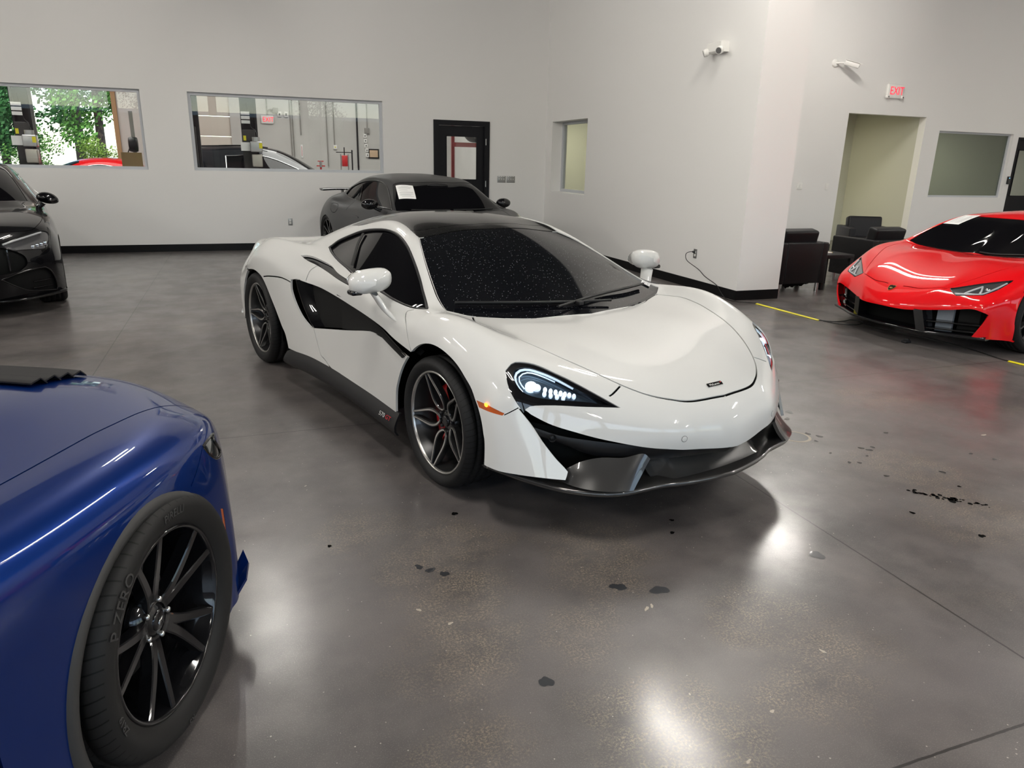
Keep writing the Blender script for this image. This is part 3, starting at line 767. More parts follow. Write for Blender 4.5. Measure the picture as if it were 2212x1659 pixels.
WHITE_ROWS = [
 # A centre line
 [(2.33,0,.25),(2.375,0,.36),(2.385,0,.495),(2.29,0,.565),(2.12,0,.632),(1.9,0,.695),(1.65,0,.74),(1.385,0,.771),(1.10,0,.888),(.80,0,1.018),(.42,0,1.133),(0,0,1.197),(-.4,0,1.185),(-.8,0,1.10),(-1.15,0,.99),(-1.45,0,.91),(-1.8,0,.865),(-2.05,0,.855),(-2.12,0,.70),(-2.05,0,.35)],
 # B
 [(2.30,.22,.255),(2.335,.22,.378),(2.36,.22,.497),(2.262,.21,.568),(2.10,.235,.640),(1.88,.29,.708),(1.63,.33,.757),(1.335,.36,.777),(1.08,.355,.885),(.79,.315,1.010),(.425,.255,1.127),(0,.25,1.190),(-.4,.27,1.172),(-.8,.29,1.088),(-1.15,.3,.985),(-1.45,.32,.905),(-1.8,.33,.862),(-2.04,.33,.857),(-2.11,.33,.7),(-2.04,.33,.35)],
 # C hood edge, windscreen edge, roof edge
 [(2.23,.45,.265),(2.25,.45,.408),(2.275,.44,.500),(2.195,.42,.568),(2.06,.462,.645),(1.848,.583,.717),(1.6,.664,.770),(1.20,.720,.808),(1.015,.712,.860),(.74,.625,.983),(.435,.512,1.102),(.02,.49,1.163),(-.40,.56,1.090),(-.76,.60,.998),(-1.08,.62,.93),(-1.42,.64,.900),(-1.78,.65,.87),(-2.02,.62,.86),(-2.09,.62,.70),(-2.02,.62,.35)],
 # D
 [(2.16,.66,.275),(2.12,.66,.435),(2.105,.645,.53),(2.08,.655,.570),(1.97,.66,.672),(1.80,.745,.735),(1.50,.780,.822),(1.20,.790,.826),(.98,.775,.838),(.75,.690,.945),(.45,.605,1.075),(.02,.575,1.117),(-.40,.605,1.028),(-.72,.67,.955),(-1.05,.72,.938),(-1.40,.76,.925),(-1.75,.74,.87),(-2.0,.72,.83),(-2.06,.72,.68),(-2.0,.72,.35)],
 # E
 [(2.09,.77,.28),(2.01,.79,.458),(1.985,.775,.53),(1.975,.785,.570),(1.885,.80,.667),(1.74,.835,.735),(1.46,.865,.818),(1.18,.868,.818),(.97,.842,.808),(.72,.850,.833),(.42,.842,.862),(.05,.80,.903),(-.33,.735,.918),(-.68,.76,.932),(-1.02,.82,.950),(-1.36,.83,.925),(-1.70,.80,.81),(-1.93,.78,.77),(-2.0,.775,.62),(-1.95,.775,.35)],
 # F
 [(2.02,.85,.285),(1.955,.855,.45),(1.93,.848,.53),(1.92,.850,.585),(1.855,.865,.655),(1.70,.905,.700),(1.43,.928,.765),(1.17,.925,.760),(.95,.905,.765),(.70,.90,.788),(.40,.885,.812),(.03,.87,.838),(-.35,.865,.866),(-.70,.90,.882),(-1.03,.925,.872),(-1.37,.925,.842),(-1.68,.89,.72),(-1.88,.86,.68),(-1.95,.84,.55),(-1.92,.84,.35)],
 # G
 [(1.94,.91,.285),(1.90,.908,.44),(1.875,.905,.52),(1.86,.905,.57),(1.80,.915,.610),(1.66,.94,.63),(1.41,.95,.65),(1.17,.945,.63),(.95,.93,.64),(.69,.915,.66),(.39,.90,.68),(.02,.895,.70),(-.36,.91,.74),(-.71,.945,.76),(-1.03,.957,.755),(-1.37,.957,.74),(-1.67,.925,.64),(-1.86,.90,.60),(-1.92,.87,.5),(-1.9,.87,.35)],
 # H
 [(1.88,.94,.285),(1.85,.94,.40),(1.83,.94,.45),(1.81,.94,.48),(1.76,.945,.49),(1.63,.95,.48),(1.40,.953,.46),(1.17,.95,.45),(.94,.935,.45),(.68,.915,.46),(.38,.905,.47),(0,.905,.48),(-.37,.925,.49),(-.72,.95,.5),(-1.03,.96,.5),(-1.36,.957,.5),(-1.65,.94,.48),(-1.84,.915,.46),(-1.9,.89,.42),(-1.88,.89,.33)],
 # I
 [(1.825,.95,.285),(1.81,.95,.285),(1.79,.95,.285),(1.77,.95,.283),(1.72,.95,.28),(1.6,.95,.275),(1.39,.945,.27),(1.17,.94,.265),(.93,.93,.262),(.67,.92,.265),(.37,.915,.27),(0,.915,.275),(-.38,.925,.265),(-.72,.935,.25),(-1.03,.94,.25),(-1.35,.94,.25),(-1.64,.93,.27),(-1.82,.91,.28),(-1.86,.90,.285),(-1.87,.9,.29)],
]
WHITE_TRACE = {
 'hood': [(2.285,0,0.566),(2.266,0.194,0.57),(2.224,0.293,0.582),(2.167,0.373,0.6),(2.098,0.436,0.625),(2.021,0.49,0.658),(1.938,0.538,0.689),(1.848,0.583,0.717),(1.745,0.622,0.742),(1.631,0.657,0.765),(1.506,0.688,0.789),(1.36,0.7,0.805),(1.24,0.65,0.8),(1.24,0.65,0.8),(1.25,0.606,0.788),(1.288,0.52,0.78),(1.332,0.438,0.777),(1.349,0.334,0.772),(1.377,0.236,0.771),(1.385,0,0.771),(1.385,0,0.771)],
 'side_window': [(-0.503,0.673,0.956),(-0.503,0.673,0.956),(-0.462,0.626,0.999),(-0.319,0.596,1.048),(-0.157,0.58,1.09),(0.02,0.577,1.114),(0.182,0.572,1.122),(0.329,0.581,1.106),(0.496,0.612,1.06),(0.673,0.661,0.986),(0.802,0.701,0.924),(0.922,0.746,0.867),(1.088,0.817,0.824),(1.088,0.817,0.824),(0.99,0.834,0.815),(0.857,0.844,0.819),(0.712,0.85,0.836),(0.296,0.834,0.878),(0.097,0.809,0.902),(-0.136,0.766,0.917),(-0.368,0.711,0.935)],
 'scoop': [(-0.593,0.842,0.901),(-0.593,0.842,0.901),(-0.517,0.809,0.906),(-0.37,0.798,0.899),(-0.147,0.812,0.887),(0.053,0.847,0.865),(0.273,0.864,0.848),(0.273,0.864,0.848),(0.306,0.879,0.824),(0.306,0.879,0.824),(0.103,0.87,0.836),(-0.11,0.854,0.855),(-0.297,0.845,0.87),(-0.461,0.849,0.883)],
 'intake': [(-0.554,0.932,0.749),(-0.554,0.932,0.749),(-0.471,0.92,0.763),(-0.347,0.907,0.759),(-0.146,0.894,0.756),(0.085,0.891,0.741),(0.333,0.896,0.722),(0.575,0.907,0.705),(0.783,0.918,0.684),(0.946,0.929,0.655),(1.163,0.945,0.633),(1.163,0.945,0.633),(1.115,0.944,0.6),(1.115,0.944,0.6),(0.968,0.934,0.614),(0.82,0.924,0.628),(0.7,0.917,0.633),(0.573,0.91,0.621),(0.237,0.901,0.558),(-0.237,0.916,0.479),(-0.237,0.916,0.479),(-0.293,0.92,0.483),(-0.401,0.928,0.526),(-0.487,0.934,0.596),(-0.546,0.938,0.679)],
 'headlight': [(1.812,0.851,0.692),(1.837,0.864,0.666),(1.869,0.871,0.627),(1.898,0.864,0.59),(1.92,0.853,0.56),(1.936,0.843,0.538),(1.936,0.843,0.538),(1.938,0.834,0.554),(1.938,0.834,0.554),(1.951,0.811,0.567),(2.01,0.736,0.573),(2.08,0.645,0.571),(2.161,0.511,0.566),(2.161,0.511,0.566),(2.098,0.561,0.603),(1.985,0.646,0.664),(1.937,0.683,0.686),(1.886,0.718,0.707),(1.855,0.743,0.717),(1.829,0.773,0.721),(1.806,0.809,0.719)],
 'headlight_lens': [(1.837,0.83,0.689),(1.834,0.81,0.701),(1.85,0.776,0.708),(1.886,0.741,0.7),(1.948,0.691,0.676),(2.032,0.633,0.632),(2.141,0.534,0.574),(2.141,0.534,0.574),(2.081,0.622,0.589),(2.013,0.715,0.594),(1.951,0.788,0.601),(1.907,0.832,0.623),(1.866,0.841,0.66)],
 'running_light': [(1.891,0.821,0.649),(1.863,0.828,0.671),(1.848,0.815,0.689),(1.853,0.79,0.699),(1.878,0.76,0.697),(1.917,0.728,0.684),(1.957,0.697,0.667)],
 'drl_line': [(1.908,0.832,0.621),(1.878,0.84,0.651),(1.849,0.827,0.682),(1.844,0.802,0.699),(1.86,0.771,0.704),(1.895,0.737,0.696),(1.951,0.693,0.673),(2.016,0.645,0.64)],
 'drl_line2': [(1.906,0.819,0.635),(1.882,0.824,0.657),(1.864,0.818,0.676),(1.862,0.796,0.69),(1.877,0.769,0.694),(1.912,0.737,0.683),(1.96,0.7,0.662)],
 'beam': [(1.912,0.789,0.649),(1.929,0.773,0.643),(1.954,0.748,0.636),(1.971,0.731,0.632),(1.985,0.715,0.629),(1.999,0.699,0.626),(2.011,0.685,0.623),(2.023,0.67,0.62),(2.036,0.655,0.616),(1.961,0.757,0.619),(1.98,0.738,0.615),(1.998,0.718,0.611),(2.016,0.698,0.608)],
 'b_pillar': [(-0.122,0.595,1.08),(-0.071,0.655,1.027),(0.038,0.727,0.973),(0.134,0.79,0.92)],
 'pontoon': [(2.378,0.015,0.364),(2.352,0.178,0.373),(2.318,0.327,0.394),(2.262,0.443,0.409),(2.197,0.549,0.432),(2.143,0.624,0.451),(2.086,0.694,0.473),(2.021,0.76,0.496),(1.969,0.808,0.525),(1.947,0.828,0.541),(1.938,0.835,0.552)],
 'side_marker': [(1.727,0.942,0.553),(1.727,0.942,0.553),(1.778,0.936,0.552),(1.832,0.925,0.545),(1.88,0.9,0.53),(1.88,0.9,0.53),(1.875,0.907,0.52),(1.875,0.907,0.52),(1.825,0.932,0.524),(1.75,0.943,0.526),(1.75,0.943,0.526)],
 'blade': [(1.918,0.857,0.554),(1.932,0.845,0.544),(1.97,0.822,0.488),(2.015,0.798,0.425),(2.063,0.768,0.364),(2.099,0.741,0.323),(2.11,0.734,0.303),(2.109,0.747,0.283),(2.092,0.769,0.28)],
 'door_front': [(1.007,0.848,0.809),(0.973,0.865,0.8),(0.978,0.878,0.791),(1.009,0.898,0.773),(1.045,0.914,0.75),(1.085,0.93,0.709),(1.121,0.939,0.667),(1.148,0.944,0.636)],
 'door_rear': [(-0.228,0.916,0.481),(-0.2,0.915,0.43),(-0.161,0.915,0.365),(-0.129,0.915,0.326),(-0.065,0.914,0.308),(0.037,0.915,0.275),(0.173,0.914,0.274)],
 'door_up': [(-0.343,0.905,0.77),(-0.334,0.895,0.805),(-0.323,0.878,0.837),(-0.279,0.843,0.87)],
 'door_arch': [(1.115,0.944,0.6),(1.077,0.944,0.565),(1.049,0.943,0.516),(1.032,0.941,0.453),(1.034,0.939,0.366),(1.062,0.937,0.3)],
 'fender_seam': [(2.092,0.453,0.633),(2.108,0.507,0.613),(2.109,0.53,0.605)],
 'marker_seam': [(1.88,0.902,0.523),(1.901,0.879,0.541),(1.918,0.857,0.558)],
 'rear_seam': [(-1.056,0.962,0.703),(-0.922,0.959,0.724),(-0.733,0.95,0.742),(-0.632,0.942,0.74),(-0.556,0.934,0.732)],
 'tail': [(-1.535,0.939,0.706),(-1.4,0.957,0.713),(-1.306,0.963,0.707),(-1.325,0.963,0.695),(-1.402,0.959,0.689),(-1.507,0.946,0.694)],
}
STICKER = [(1.058, 0.7, 0.849), (1.104, 0.727, 0.831), (1.145, 0.674, 0.824), (1.098, 0.649, 0.844)]
# ---------------------------------------------------------------- white sports car
WHITE_POSE = (1.3307, 4.7140, -1.3007)
def build_white():
    T = WHITE_TRACE
    car = thing('sports_car', 'white low sports car with black roof and lit headlights in mid floor', 'car', (WHITE_POSE[0], WHITE_POSE[1], 0), WHITE_POSE[2])
    S = Surf(WHITE_ROWS, cu=(7,), lu=1e-4, lv=2e-5)
    dup = lambda *p: [p, p]
    glass = dup(1.384, 0, .772) + [(1.342, .36, .778), (1.288, .52, .78), (1.25, .606, .788), (1.216, .67, .803)] + dup(1.155, .745, .812) + [(1.03, .715, .854), (.95, .692, .89), (.777, .635, .968), (.57, .56, 1.051)] + dup(.452, .508, 1.10) + [(.435, .42, 1.115), (.425, .25, 1.127)] + dup(.42, 0, 1.133)
    roof = dup(.418, 0, 1.133) + [(.423, .25, 1.127), (.433, .42, 1.115)] + dup(.446, .510, 1.10) + [(.348, .508, 1.125), (.206, .484, 1.145), (.08, .475, 1.159), (-.08, .52, 1.15), (-.3, .55, 1.11)] + dup(-.5, .52, 1.09) + dup(-.55, 0, 1.16)
    fascia = dup(2.36, 0, .15) + dup(2.375, 0, .36) + T['pontoon'][2:] + dup(*T['blade'][0]) + T['blade'][2:-1] + dup(2.13, .78, .18) + [(2.19, .66, .175), (2.26, .45, .165), (2.33, .22, .155)]
    arch = lambda cx, cz, r, a0, a1, s, n=15: [(cx + r * math.cos(a), s, cz + r * math.sin(a)) for a in np.linspace(a0, a1, n)]
    fa = [(1.812, .95, .26)] + [(1.811, .95, .10)] * 2 + [(1.806, .95, .358), (1.794, .95, .417), (1.775, .95, .474), (1.749, .95, .521), (1.72, .95, .558), (1.69, .95, .596), (1.637, .95, .635), (1.576, .95, .673), (1.497, .95, .702), (1.409, .95, .718), (1.325, .95, .716), (1.235, .95, .692), (1.151, .95, .639), (1.06, .945, .55), (.99, .94, .45), (.95, .94, .35)] + [(.93, .935, .10)] * 2
    ra = [(-1.735, .935, .10)] * 2 + [(-1.715, .945, .33), (-1.66, .95, .49), (-1.575, .955, .61), (-1.456, .96, .697), (-1.379, .96, .716), (-1.277, .96, .727), (-1.184, .96, .722), (-1.092, .96, .702), (-1.02, .96, .665), (-.945, .96, .605), (-.85, .96, .51), (-.765, .96, .40), (-.705, .95, .32)] + [(-.67, .94, .10)] * 2
    fa = fa[1:]
    win = T['side_window']
    sw = [p for p in win]
    gw = .008
    gaps = [([p for p in T['hood'] if True][:13], gw), (glass[2:-2] if False else T['hood'][13:-2], .006), (T['door_front'], gw), (T['door_rear'], gw), (T['door_up'], gw), (T['fender_seam'], .005), (T['marker_seam'], .005), (T['rear_seam'], .006), ([(1.155, .748, .812), (1.03, .72, .852), (.95, .698, .888), (.777, .641, .966), (.57, .566, 1.049), (.449, .515, 1.10), (.348, .514, 1.123), (.206, .49, 1.143), (.08, .481, 1.157), (-.08, .526, 1.149), (-.3, .556, 1.109)], .008), ([(.446, .510, 1.10), (.434, .42, 1.115), (.424, .25, 1.127), (.42, .0, 1.133)], .008), ([(.33, .508, 1.127), (.33, .42, 1.137), (.325, .25, 1.144), (.32, .0, 1.148)], .006)]
    door = T['door_front'][:1] * 2 + T['door_front'][1:-1] + T['intake'][10:12] + T['door_arch'][1:-1] + [(.93, .935, .10)] * 2 + [(.67, .92, .10), (.37, .915, .10)] + [(.12, .915, .10)] * 2 + T['door_rear'][::-1][1:] + T['intake'][19:21][::1] + T['door_up'] + T['scoop'][-3:][::-1] + T['scoop'][6:8]
    K = Skin(S, dict(side_window=win, scoop=T['scoop'], intake=T['intake'], running=T['running_light'], lens=T['headlight_lens'], headlight=T['headlight'], marker=T['side_marker'],
                     front_arch=fa, rear_arch=ra, fascia=fascia, windscreen=glass, roof_panel=roof, hood=T['hood'], tail=T['tail'], door=door), gaps, .024)
    K.part(['body'], 'body', WHITE, car, 0, flange=.014)
    K.part('gap', 'panel_gap', VOID, car, 0, off=-.006, flange=0)
    K.part('hood', 'hood', WHITE, car, 0, flange=.014)
    K.part('windscreen', 'windscreen', SCREEN_GLASS, car, 0, off=-.004, flange=0)
    K.part('roof_panel', 'roof_panel', ROOF_BLACK, car, 0, off=-.002, flange=.008)
    for sd in (1, -1):
        K.part('door', 'door', WHITE, car, sd, flange=.012)
        w = K.part('side_window', 'side_window', CAR_GLASS, car, sd, off=-.012, flange=0)
        K.part('scoop', 'shoulder_scoop', GLOSS_BLACK, car, sd, off=-.02, flange=0)
        K.part('intake', 'side_intake', MATTE_BLACK, car, sd, push=(0, -.07, 0), flange=0)
        h = K.part('headlight', 'headlight', GLOSS_BLACK, car, sd, off=-.006, flange=.05)
        K.part(['lens', 'running'], 'reflector', LENS, h, sd, off=-.042, flange=0)
        K.part(['lens', 'running'], 'headlight_lens', CLEAR, h, sd, off=-.006, flange=0)
        for q, r_, m_, nm in ((T['drl_line'], .0055, DRL, 'running_light'), (T['drl_line2'], .003, DRL, 'running_light')):
            b = MB(); b.tube([tuple(k) for k in on_skin(S, dense(q, .02), -.016, sd)], r_, 6); b.build(nm, m_, h)
        c_ = on_skin(S, T['beam'], -.030, sd)
        b = MB(); b.ball(tuple(c_[0]), (.024, .024, .020)); b.build('main_beam', LED, h)
        for k_, p_ in enumerate(c_[1:]): b = MB(); b.ball(tuple(p_), (.008, .009, .013) if k_ else (.018, .018, .017)); b.build('lamp_unit', LED2, h)
        mk = K.part('marker', 'side_marker', AMBER, car, sd, off=-.002, flange=.004)
        K.part('tail', 'tail_light', GLOSS_BLACK, car, sd, off=-.004, flange=0)
    # black surround of the side windows
    for sd in (1, -1):
        uv = K.poly['side_window']; X, N = S.ev(uv, True); N = -N; k = np.array([1, -sd, 1.0])
        b = MB(); b.tube([tuple(q) for q in np.vstack([(X - N * .004) * k, (X[:1] - N[:1] * .004) * k])], .009, 6); b.build('window_seal', SATIN_BLACK, car)
        q = dense(T['b_pillar'], .03); b = MB(); b.grid([on_skin(S, q + np.array((.02, 0, 0)), -.002, sd), on_skin(S, q - np.array((.02, 0, 0)), -.002, sd)], 0, True, .004, (0, sd * 1.0, 0)); b.build('window_pillar', SATIN_BLACK, car)
    # wheels
    MM = dict(tyre=tyre_mat('tyre_rubber', .322), rim=RIM_GREY, edge=SILVER, disc=DISC, caliper=CALIPER, cap=GLOSS_BLACK, nut=SATIN_BLACK)
    M2 = dict(MM); M2['tyre'] = tyre_mat('wide_tyre_rubber', .347)
    st = dict(kind='petal', hub=-.055, pow=.8)
    for sd in (1, -1):
        wheel(car, 1.335, sd, .915, .322, .322, .2525, .235, st, MM, .005 * sd, math.radians(186), caliper=(math.radians(110), math.radians(235)))
        wheel(car, -1.335, sd, .925, .347, .347, .266, .285, st, M2, 0, math.radians(178), caliper=(math.radians(-40), math.radians(40)))
        well(car, 1.37, sd, .27, .452, .45, .915, VOID); well(car, -1.28, sd, .27, .455, .45, .925, VOID)
    build_white_details(car, S, K)
    return car

def build_white_details(car, S, K):
    mir = lambda P, sd: [(x, -sd * s, z) for x, s, z in P]
    # under tray closes the body
    u = MB(); u.box((0, 0, .215), (3.5, 1.1, .05)); u.box((-.2, 0, .215), (1.25, 1.78, .05)); u.box((0.2, 0, .45), (3.0, .9, .4)); u.build('under_tray', VOID, car)
    for sd in (1, -1):
        # side sill
        top = [(.98, .93, .265), (.67, .918, .272), (.37, .912, .278), (.0, .912, .284), (-.3, .92, .28), (-.5, .925, .268), (-.64, .93, .25), (-.72, .935, .225)]
        top = catmull(top, 4); rows = []
        for j in range(6):
            q = j / 5
            rows.append([(x, -sd * (s + (.035 * math.sin(q * PI * .62) - .06 * max(0, q - .75))), z - q * min(.12, z - .14)) for x, s, z in top])
        b = MB(); b.grid(rows, 0, True, .012, (0, -sd * 1.0, 0)); o = b.build('side_sill', SATIN_BLACK, car)
        M = frame_M((.86 if sd > 0 else .80, -sd * .958, .222), (1 if sd > 0 else -1, 0, 0), (0, -sd * -.25, 1))
        for tx, dx, m in (('570', -.036, SILVER_INK), ('GT', .036, RED_INK)):
            text_obj(tx, .036, M @ Matrix.Translation((dx, 0, 0)), m, 'sill_lettering', o, .0005, 1.25, .25)
        # door mirror
        c = Vector((.80, -sd * .985, .935))
        h = MB(); rows = []
        prof = [(-.005, .0), (.0, .55), (.02, .85), (.055, 1.0), (.09, .92), (.115, .65), (.128, .3), (.132, .02)]
        for dx, k in prof:
            rows.append([(c.x - .06 + dx, c.y + sd * (-.115) * k * math.copysign(abs(math.cos(a)) ** .7, math.cos(a)) * (1.0 if math.cos(a) * 1 > 0 else 1.0), c.z + .062 * k * math.copysign(abs(math.sin(a)) ** .75, math.sin(a)) + .012 * math.cos(a) * -1) for a in np.linspace(0, 2 * PI, 28, endpoint=False)])
        h.grid(rows, 0, True, closed=True); h.add(rows[0], [tuple(range(28))], 0); mo = h.build('mirror', WHITE, car)
        g = MB(); g.ball((c.x - .066, c.y, c.z), (.004, .098, .05)); g.build('mirror_glass', CHROME, mo)
        a = MB(); a.box((c.x + .0, c.y - sd * .085, c.z - .052), (.07, .06, .025), bevel=.01); a.build('mirror_indicator', GLOSS_BLACK, mo)
        a = MB(); pts = catmull([(.82, -sd * .985, .885), (.835, -sd * .965, .85), (.855, -sd * .94, .80), (.88, -sd * .915, .765), (.89, -sd * .90, .755)], 5)
        rws = []
        for i, p in enumerate(pts):
            q = i / (len(pts) - 1); wx, wy = .050 - .008 * q + .012 * max(0, q - .75) * 4, .020 - .002 * q
            rws.append([(p[0] + wx * math.cos(t), p[1] + wy * math.sin(t), p[2] - .3 * wx * math.cos(t)) for t in np.linspace(0, 2 * PI, 16, endpoint=False)])
        a.grid(rws, 0, True, closed=True); a.build('mirror_arm', WHITE, mo)
        # intake blades
        b = MB(); fi = [(-.43, .94, .765), (-.41, .935, .70), (-.36, .925, .60), (-.28, .915, .51), (-.235, .91, .485)]
        b.grid([mir(fi, sd), mir([(x + .01, s - .05, z) for x, s, z in fi], sd), mir([(x + .04, s - .10, z) for x, s, z in fi], sd)], 0, True, .01, (1, 0, 0)); b.build('intake_divider', GLOSS_BLACK, car)
        b = MB(); o2 = [(.12, .885, .752), (.35, .885, .735), (.62, .90, .70), (.80, .922, .675), (.94, .935, .645), (1.1, .948, .612)]
        lo = [(.18, .885, .555), (.33, .885, .578), (.60, .90, .628), (.80, .922, .632), (.93, .935, .61), (1.07, .948, .588)]
        b.grid([mir(o2, sd), mir([tuple(.5 * (np.array(p) + np.array(q)) + np.array((0, -.012, 0))) for p, q in zip(o2, lo)], sd), mir(lo, sd)], 0, True, .006, (0, sd * 1.0, 0)); b.build('intake_blade', MATTE_BLACK, car)
        # front intake: dark band, mesh and the duct behind
        band = catmull([(2.0, .80, .45), (2.06, .72, .425), (2.12, .645, .40), (2.19, .53, .375), (2.24, .42, .362), (2.30, .22, .335), (2.335, 0, .318)], 5)
        up = catmull([(1.965, .82, .482), (2.03, .73, .447), (2.10, .635, .430), (2.17, .525, .413), (2.228, .42, .398), (2.312, .22, .370), (2.35, 0, .353)], 5)
        low = catmull([(1.97, .80, .44), (2.03, .70, .40), (2.08, .63, .365), (2.12, .53, .33), (2.15, .42, .31), (2.20, .22, .29), (2.22, 0, .285)], 5)
        b = MB(); b.grid([mir(up, sd), mir([(x - .012, s, z) for x, s, z in band], sd), mir(low, sd)], 0, True, .004, (-1, 0, 0)); b.build('lower_bumper_band', SATIN_BLACK, car)
        b = MB(); b.grid([mir([(1.90, .79, .48), (2.00, .60, .43), (2.05, .40, .38)], sd), mir([(1.92, .76, .25), (2.0, .60, .25), (2.06, .40, .24)], sd)], 0, True, .01, (-1, 0, 0)); rad = b.build('radiator_mesh', MESHED, car)
        s_ = Vector((2.035, -sd * .765, .447)); b = MB(); b.lathe([(.016, -.004), (.016, .003), (.012, .004), (.0115, .001), (0, .001)], 20, M=frame_M(s_ + Vector((.0, 0, -.005)), (-.4, -sd, 0), (0, 0, 1))); b.build('parking_sensor', SATIN_BLACK, car)
        # splitter fin
        bot = catmull([(2.07, .73, .248), (2.13, .71, .245), (2.19, .67, .242), (2.235, .615, .239), (2.262, .555, .236), (2.272, .515, .234)], 4)
        top_ = catmull([(2.06, .70, .30), (2.10, .65, .335), (2.145, .585, .352), (2.195, .51, .352), (2.24, .445, .372), (2.260, .418, .350)], 4)
        mid = [tuple(.5 * (np.array(p) + np.array(q)) + np.array((-.004, -.003, -.003))) for p, q in zip(bot, top_)]
        b = MB(); b.grid([mir(bot, sd), mir([tuple(.75 * np.array(p) + .25 * np.array(q) + np.array((-.003, -.002, -.002))) for p, q in zip(bot, top_)], sd), mir(mid, sd), mir([tuple(.25 * np.array(p) + .75 * np.array(q) + np.array((-.003, -.002, -.001))) for p, q in zip(bot, top_)], sd), mir(top_, sd)], 0, True, .016, (-.6, sd * .55, -.5)); b.build('splitter_fin', CARBON, car)
    # splitter plate
    e = catmull([(1.77, .925, .268), (1.86, .885, .258), (1.95, .842, .248), (2.04, .797, .242), (2.13, .74, .238), (2.225, .645, .236), (2.272, .545, .235), (2.302, .378, .237), (2.331, .291, .237), (2.353, .201, .236), (2.37, .097, .236), (2.379, 0, .236)], 5)
    e = [tuple(q) for q in e]; full = [(x, -s, z) for x, s, z in e] + [(x, s, z) for x, s, z in e[::-1][1:]]
    rows = [[(1.72, y * .9, z + .004) for x, y, z in full], [(x - .10 * (x - 1.6), y * .97, z + .004) for x, y, z in full], [(x - .012, y * .995, z + .004) for x, y, z in full], full, [(x - .004, y, z - .016) for x, y, z in full], [(x - .05, y * .98, z - .026) for x, y, z in full], [(1.72, y * .9, z - .03) for x, y, z in full]]
    b = MB(); b.grid(rows, 0, True); b.build('front_splitter', CARBON, car)
    # centre duct wall standing on the splitter
    rows = []
    for q, dz in ((0, .0), (.2, .012), (.6, .05), (1, .085)):
        rows.append([(2.31 - .10 * q - .25 * s * s - (.06 if abs(s) > .31 else 0), s, .238 + dz) for s in np.linspace(-.36, .36, 21)])
    b = MB(); b.grid(rows, 0, True, .006, (-1, 0, 0)); b.build('splitter_wall', CARBON, car)
    # badge
    u = S.near([(2.222, 0, .60)])[0]; X, N = S.ev([u], True); N = -N[0]; p = X[0] + N * .0015
    n = Vector((N[0], 0, N[2])).normalized(); xd = Vector((0, 1, 0)); up = n.cross(xd)
    M = frame_M(p, xd, up)
    b = MB(); ol = [(-.052, -.012), (.046, -.012), (.052, .004), (.05, .012), (-.045, .012), (-.052, .0)]
    b.prism(ol, .002, M, 0); bd = b.build('badge', CHROME, car)
    b = MB(); b.prism([(x * .95, y * .86) for x, y in ol], .0025, M, 0); b.build('badge_plate', GLOSS_BLACK, bd)
    text_obj('McLaren', .0165, M @ Matrix.Translation((-.004, -.0012, .003)), SILVER_INK, 'badge_lettering', bd, .0004, 1.15, .12)
    b = MB(); b.prism([(.034, .004), (.046, .0085), (.0475, .0045), (.041, .002)], .0033, M, 0); b.build('badge_swoosh', RED_INK, bd)
    # bumper sensors
    for s in (.30, -.30):
        u = S.near([(2.335, abs(s), .44)])[0]; X, N = S.ev([u], True); N = -N[0] * np.array((1, -np.sign(s), 1)); p = X[0] * np.array((1, -np.sign(s), 1))
        M = frame_M(p, Vector(N).cross(Vector((0, 0, 1))) * -1, (0, 0, 1))
        b = MB(); b.lathe([(.0125, .0006), (.0115, .0012), (0, .0012)], 24, 0, M); b.lathe([(.014, .0003), (.0125, .0007)], 24, 1, M); b.build('parking_sensor', [WHITE, SATIN_BLACK], car)
    # cowl and wipers
    cw = [(1.40, .0, .757), (1.36, .34, .762), (1.26, .60, .779), (1.17, .745, .798)]
    c2 = [(1.30, 0, .80), (1.26, .34, .80), (1.17, .60, .81), (1.09, .725, .83)]
    cwd = catmull(cw, 5); c2d = catmull(c2, 5)
    b = MB()
    for sd in (1, -1): b.grid([mir(cwd, sd), mir(c2d, sd)], 0, True)
    o = b.build('wiper_cowl', SATIN_BLACK, car)
    for pts in ([(1.315, .18, .812), (1.245, -.18 + .02, .835), (1.20, -.42, .845), (1.15, -.60, .848)], [(1.305, -.20, .810), (1.275, .10, .822), (1.215, .42, .838), (1.12, .68, .846)]):
        q = catmull([(x + .015, -s, z + .006) for x, s, z in pts], 6)
        b = MB(); b.tube([tuple(k) for k in q], .007, 6); b.tube([(k[0] - .012, k[1], k[2] - .004) for k in q[6:]], .008, 6); b.build('wiper', SATIN_BLACK, car)
    b = MB(); b.box((1.315, -.03, .822), (.05, .03, .02), bevel=.004); b.build('washer_jet', SATIN_BLACK, car)
    # amber glow in the side markers
    for sd in (1, -1):
        b = MB(); b.ball((1.80, -sd * .939, .551), (.012, .004, .009)); b.build('marker_bulb', AMBER_LIT, car)
    b = MB(); b.grid([on_skin(S, [STICKER[0], STICKER[1]], .003, -1), on_skin(S, [STICKER[3], STICKER[2]], .003, -1)], 0, True); o = b.build('windscreen_sticker', PAPER, car)
    b = MB(); mid_ = lambda a, c, t: tuple(np.array(a) * (1 - t) + np.array(c) * t)
    for t in (.15, .28, .36, .5, .66, .74, .86): b.grid([on_skin(S, [mid_(STICKER[0], STICKER[1], t), mid_(STICKER[0], STICKER[1], t + .05)], .004, -1), on_skin(S, [mid_(STICKER[3], STICKER[2], t), mid_(STICKER[3], STICKER[2], t + .05)], .004, -1)], 0, True)
    b.build('printed_lines', INK, o)
    return car
MESHED = mat('fine_black_mesh', (.004, .0045, .0045), .6, spec=.1); CLEAR = glass_mat('clear_lamp_lens', (.95, .97, 1), 0, .97)
build_white()
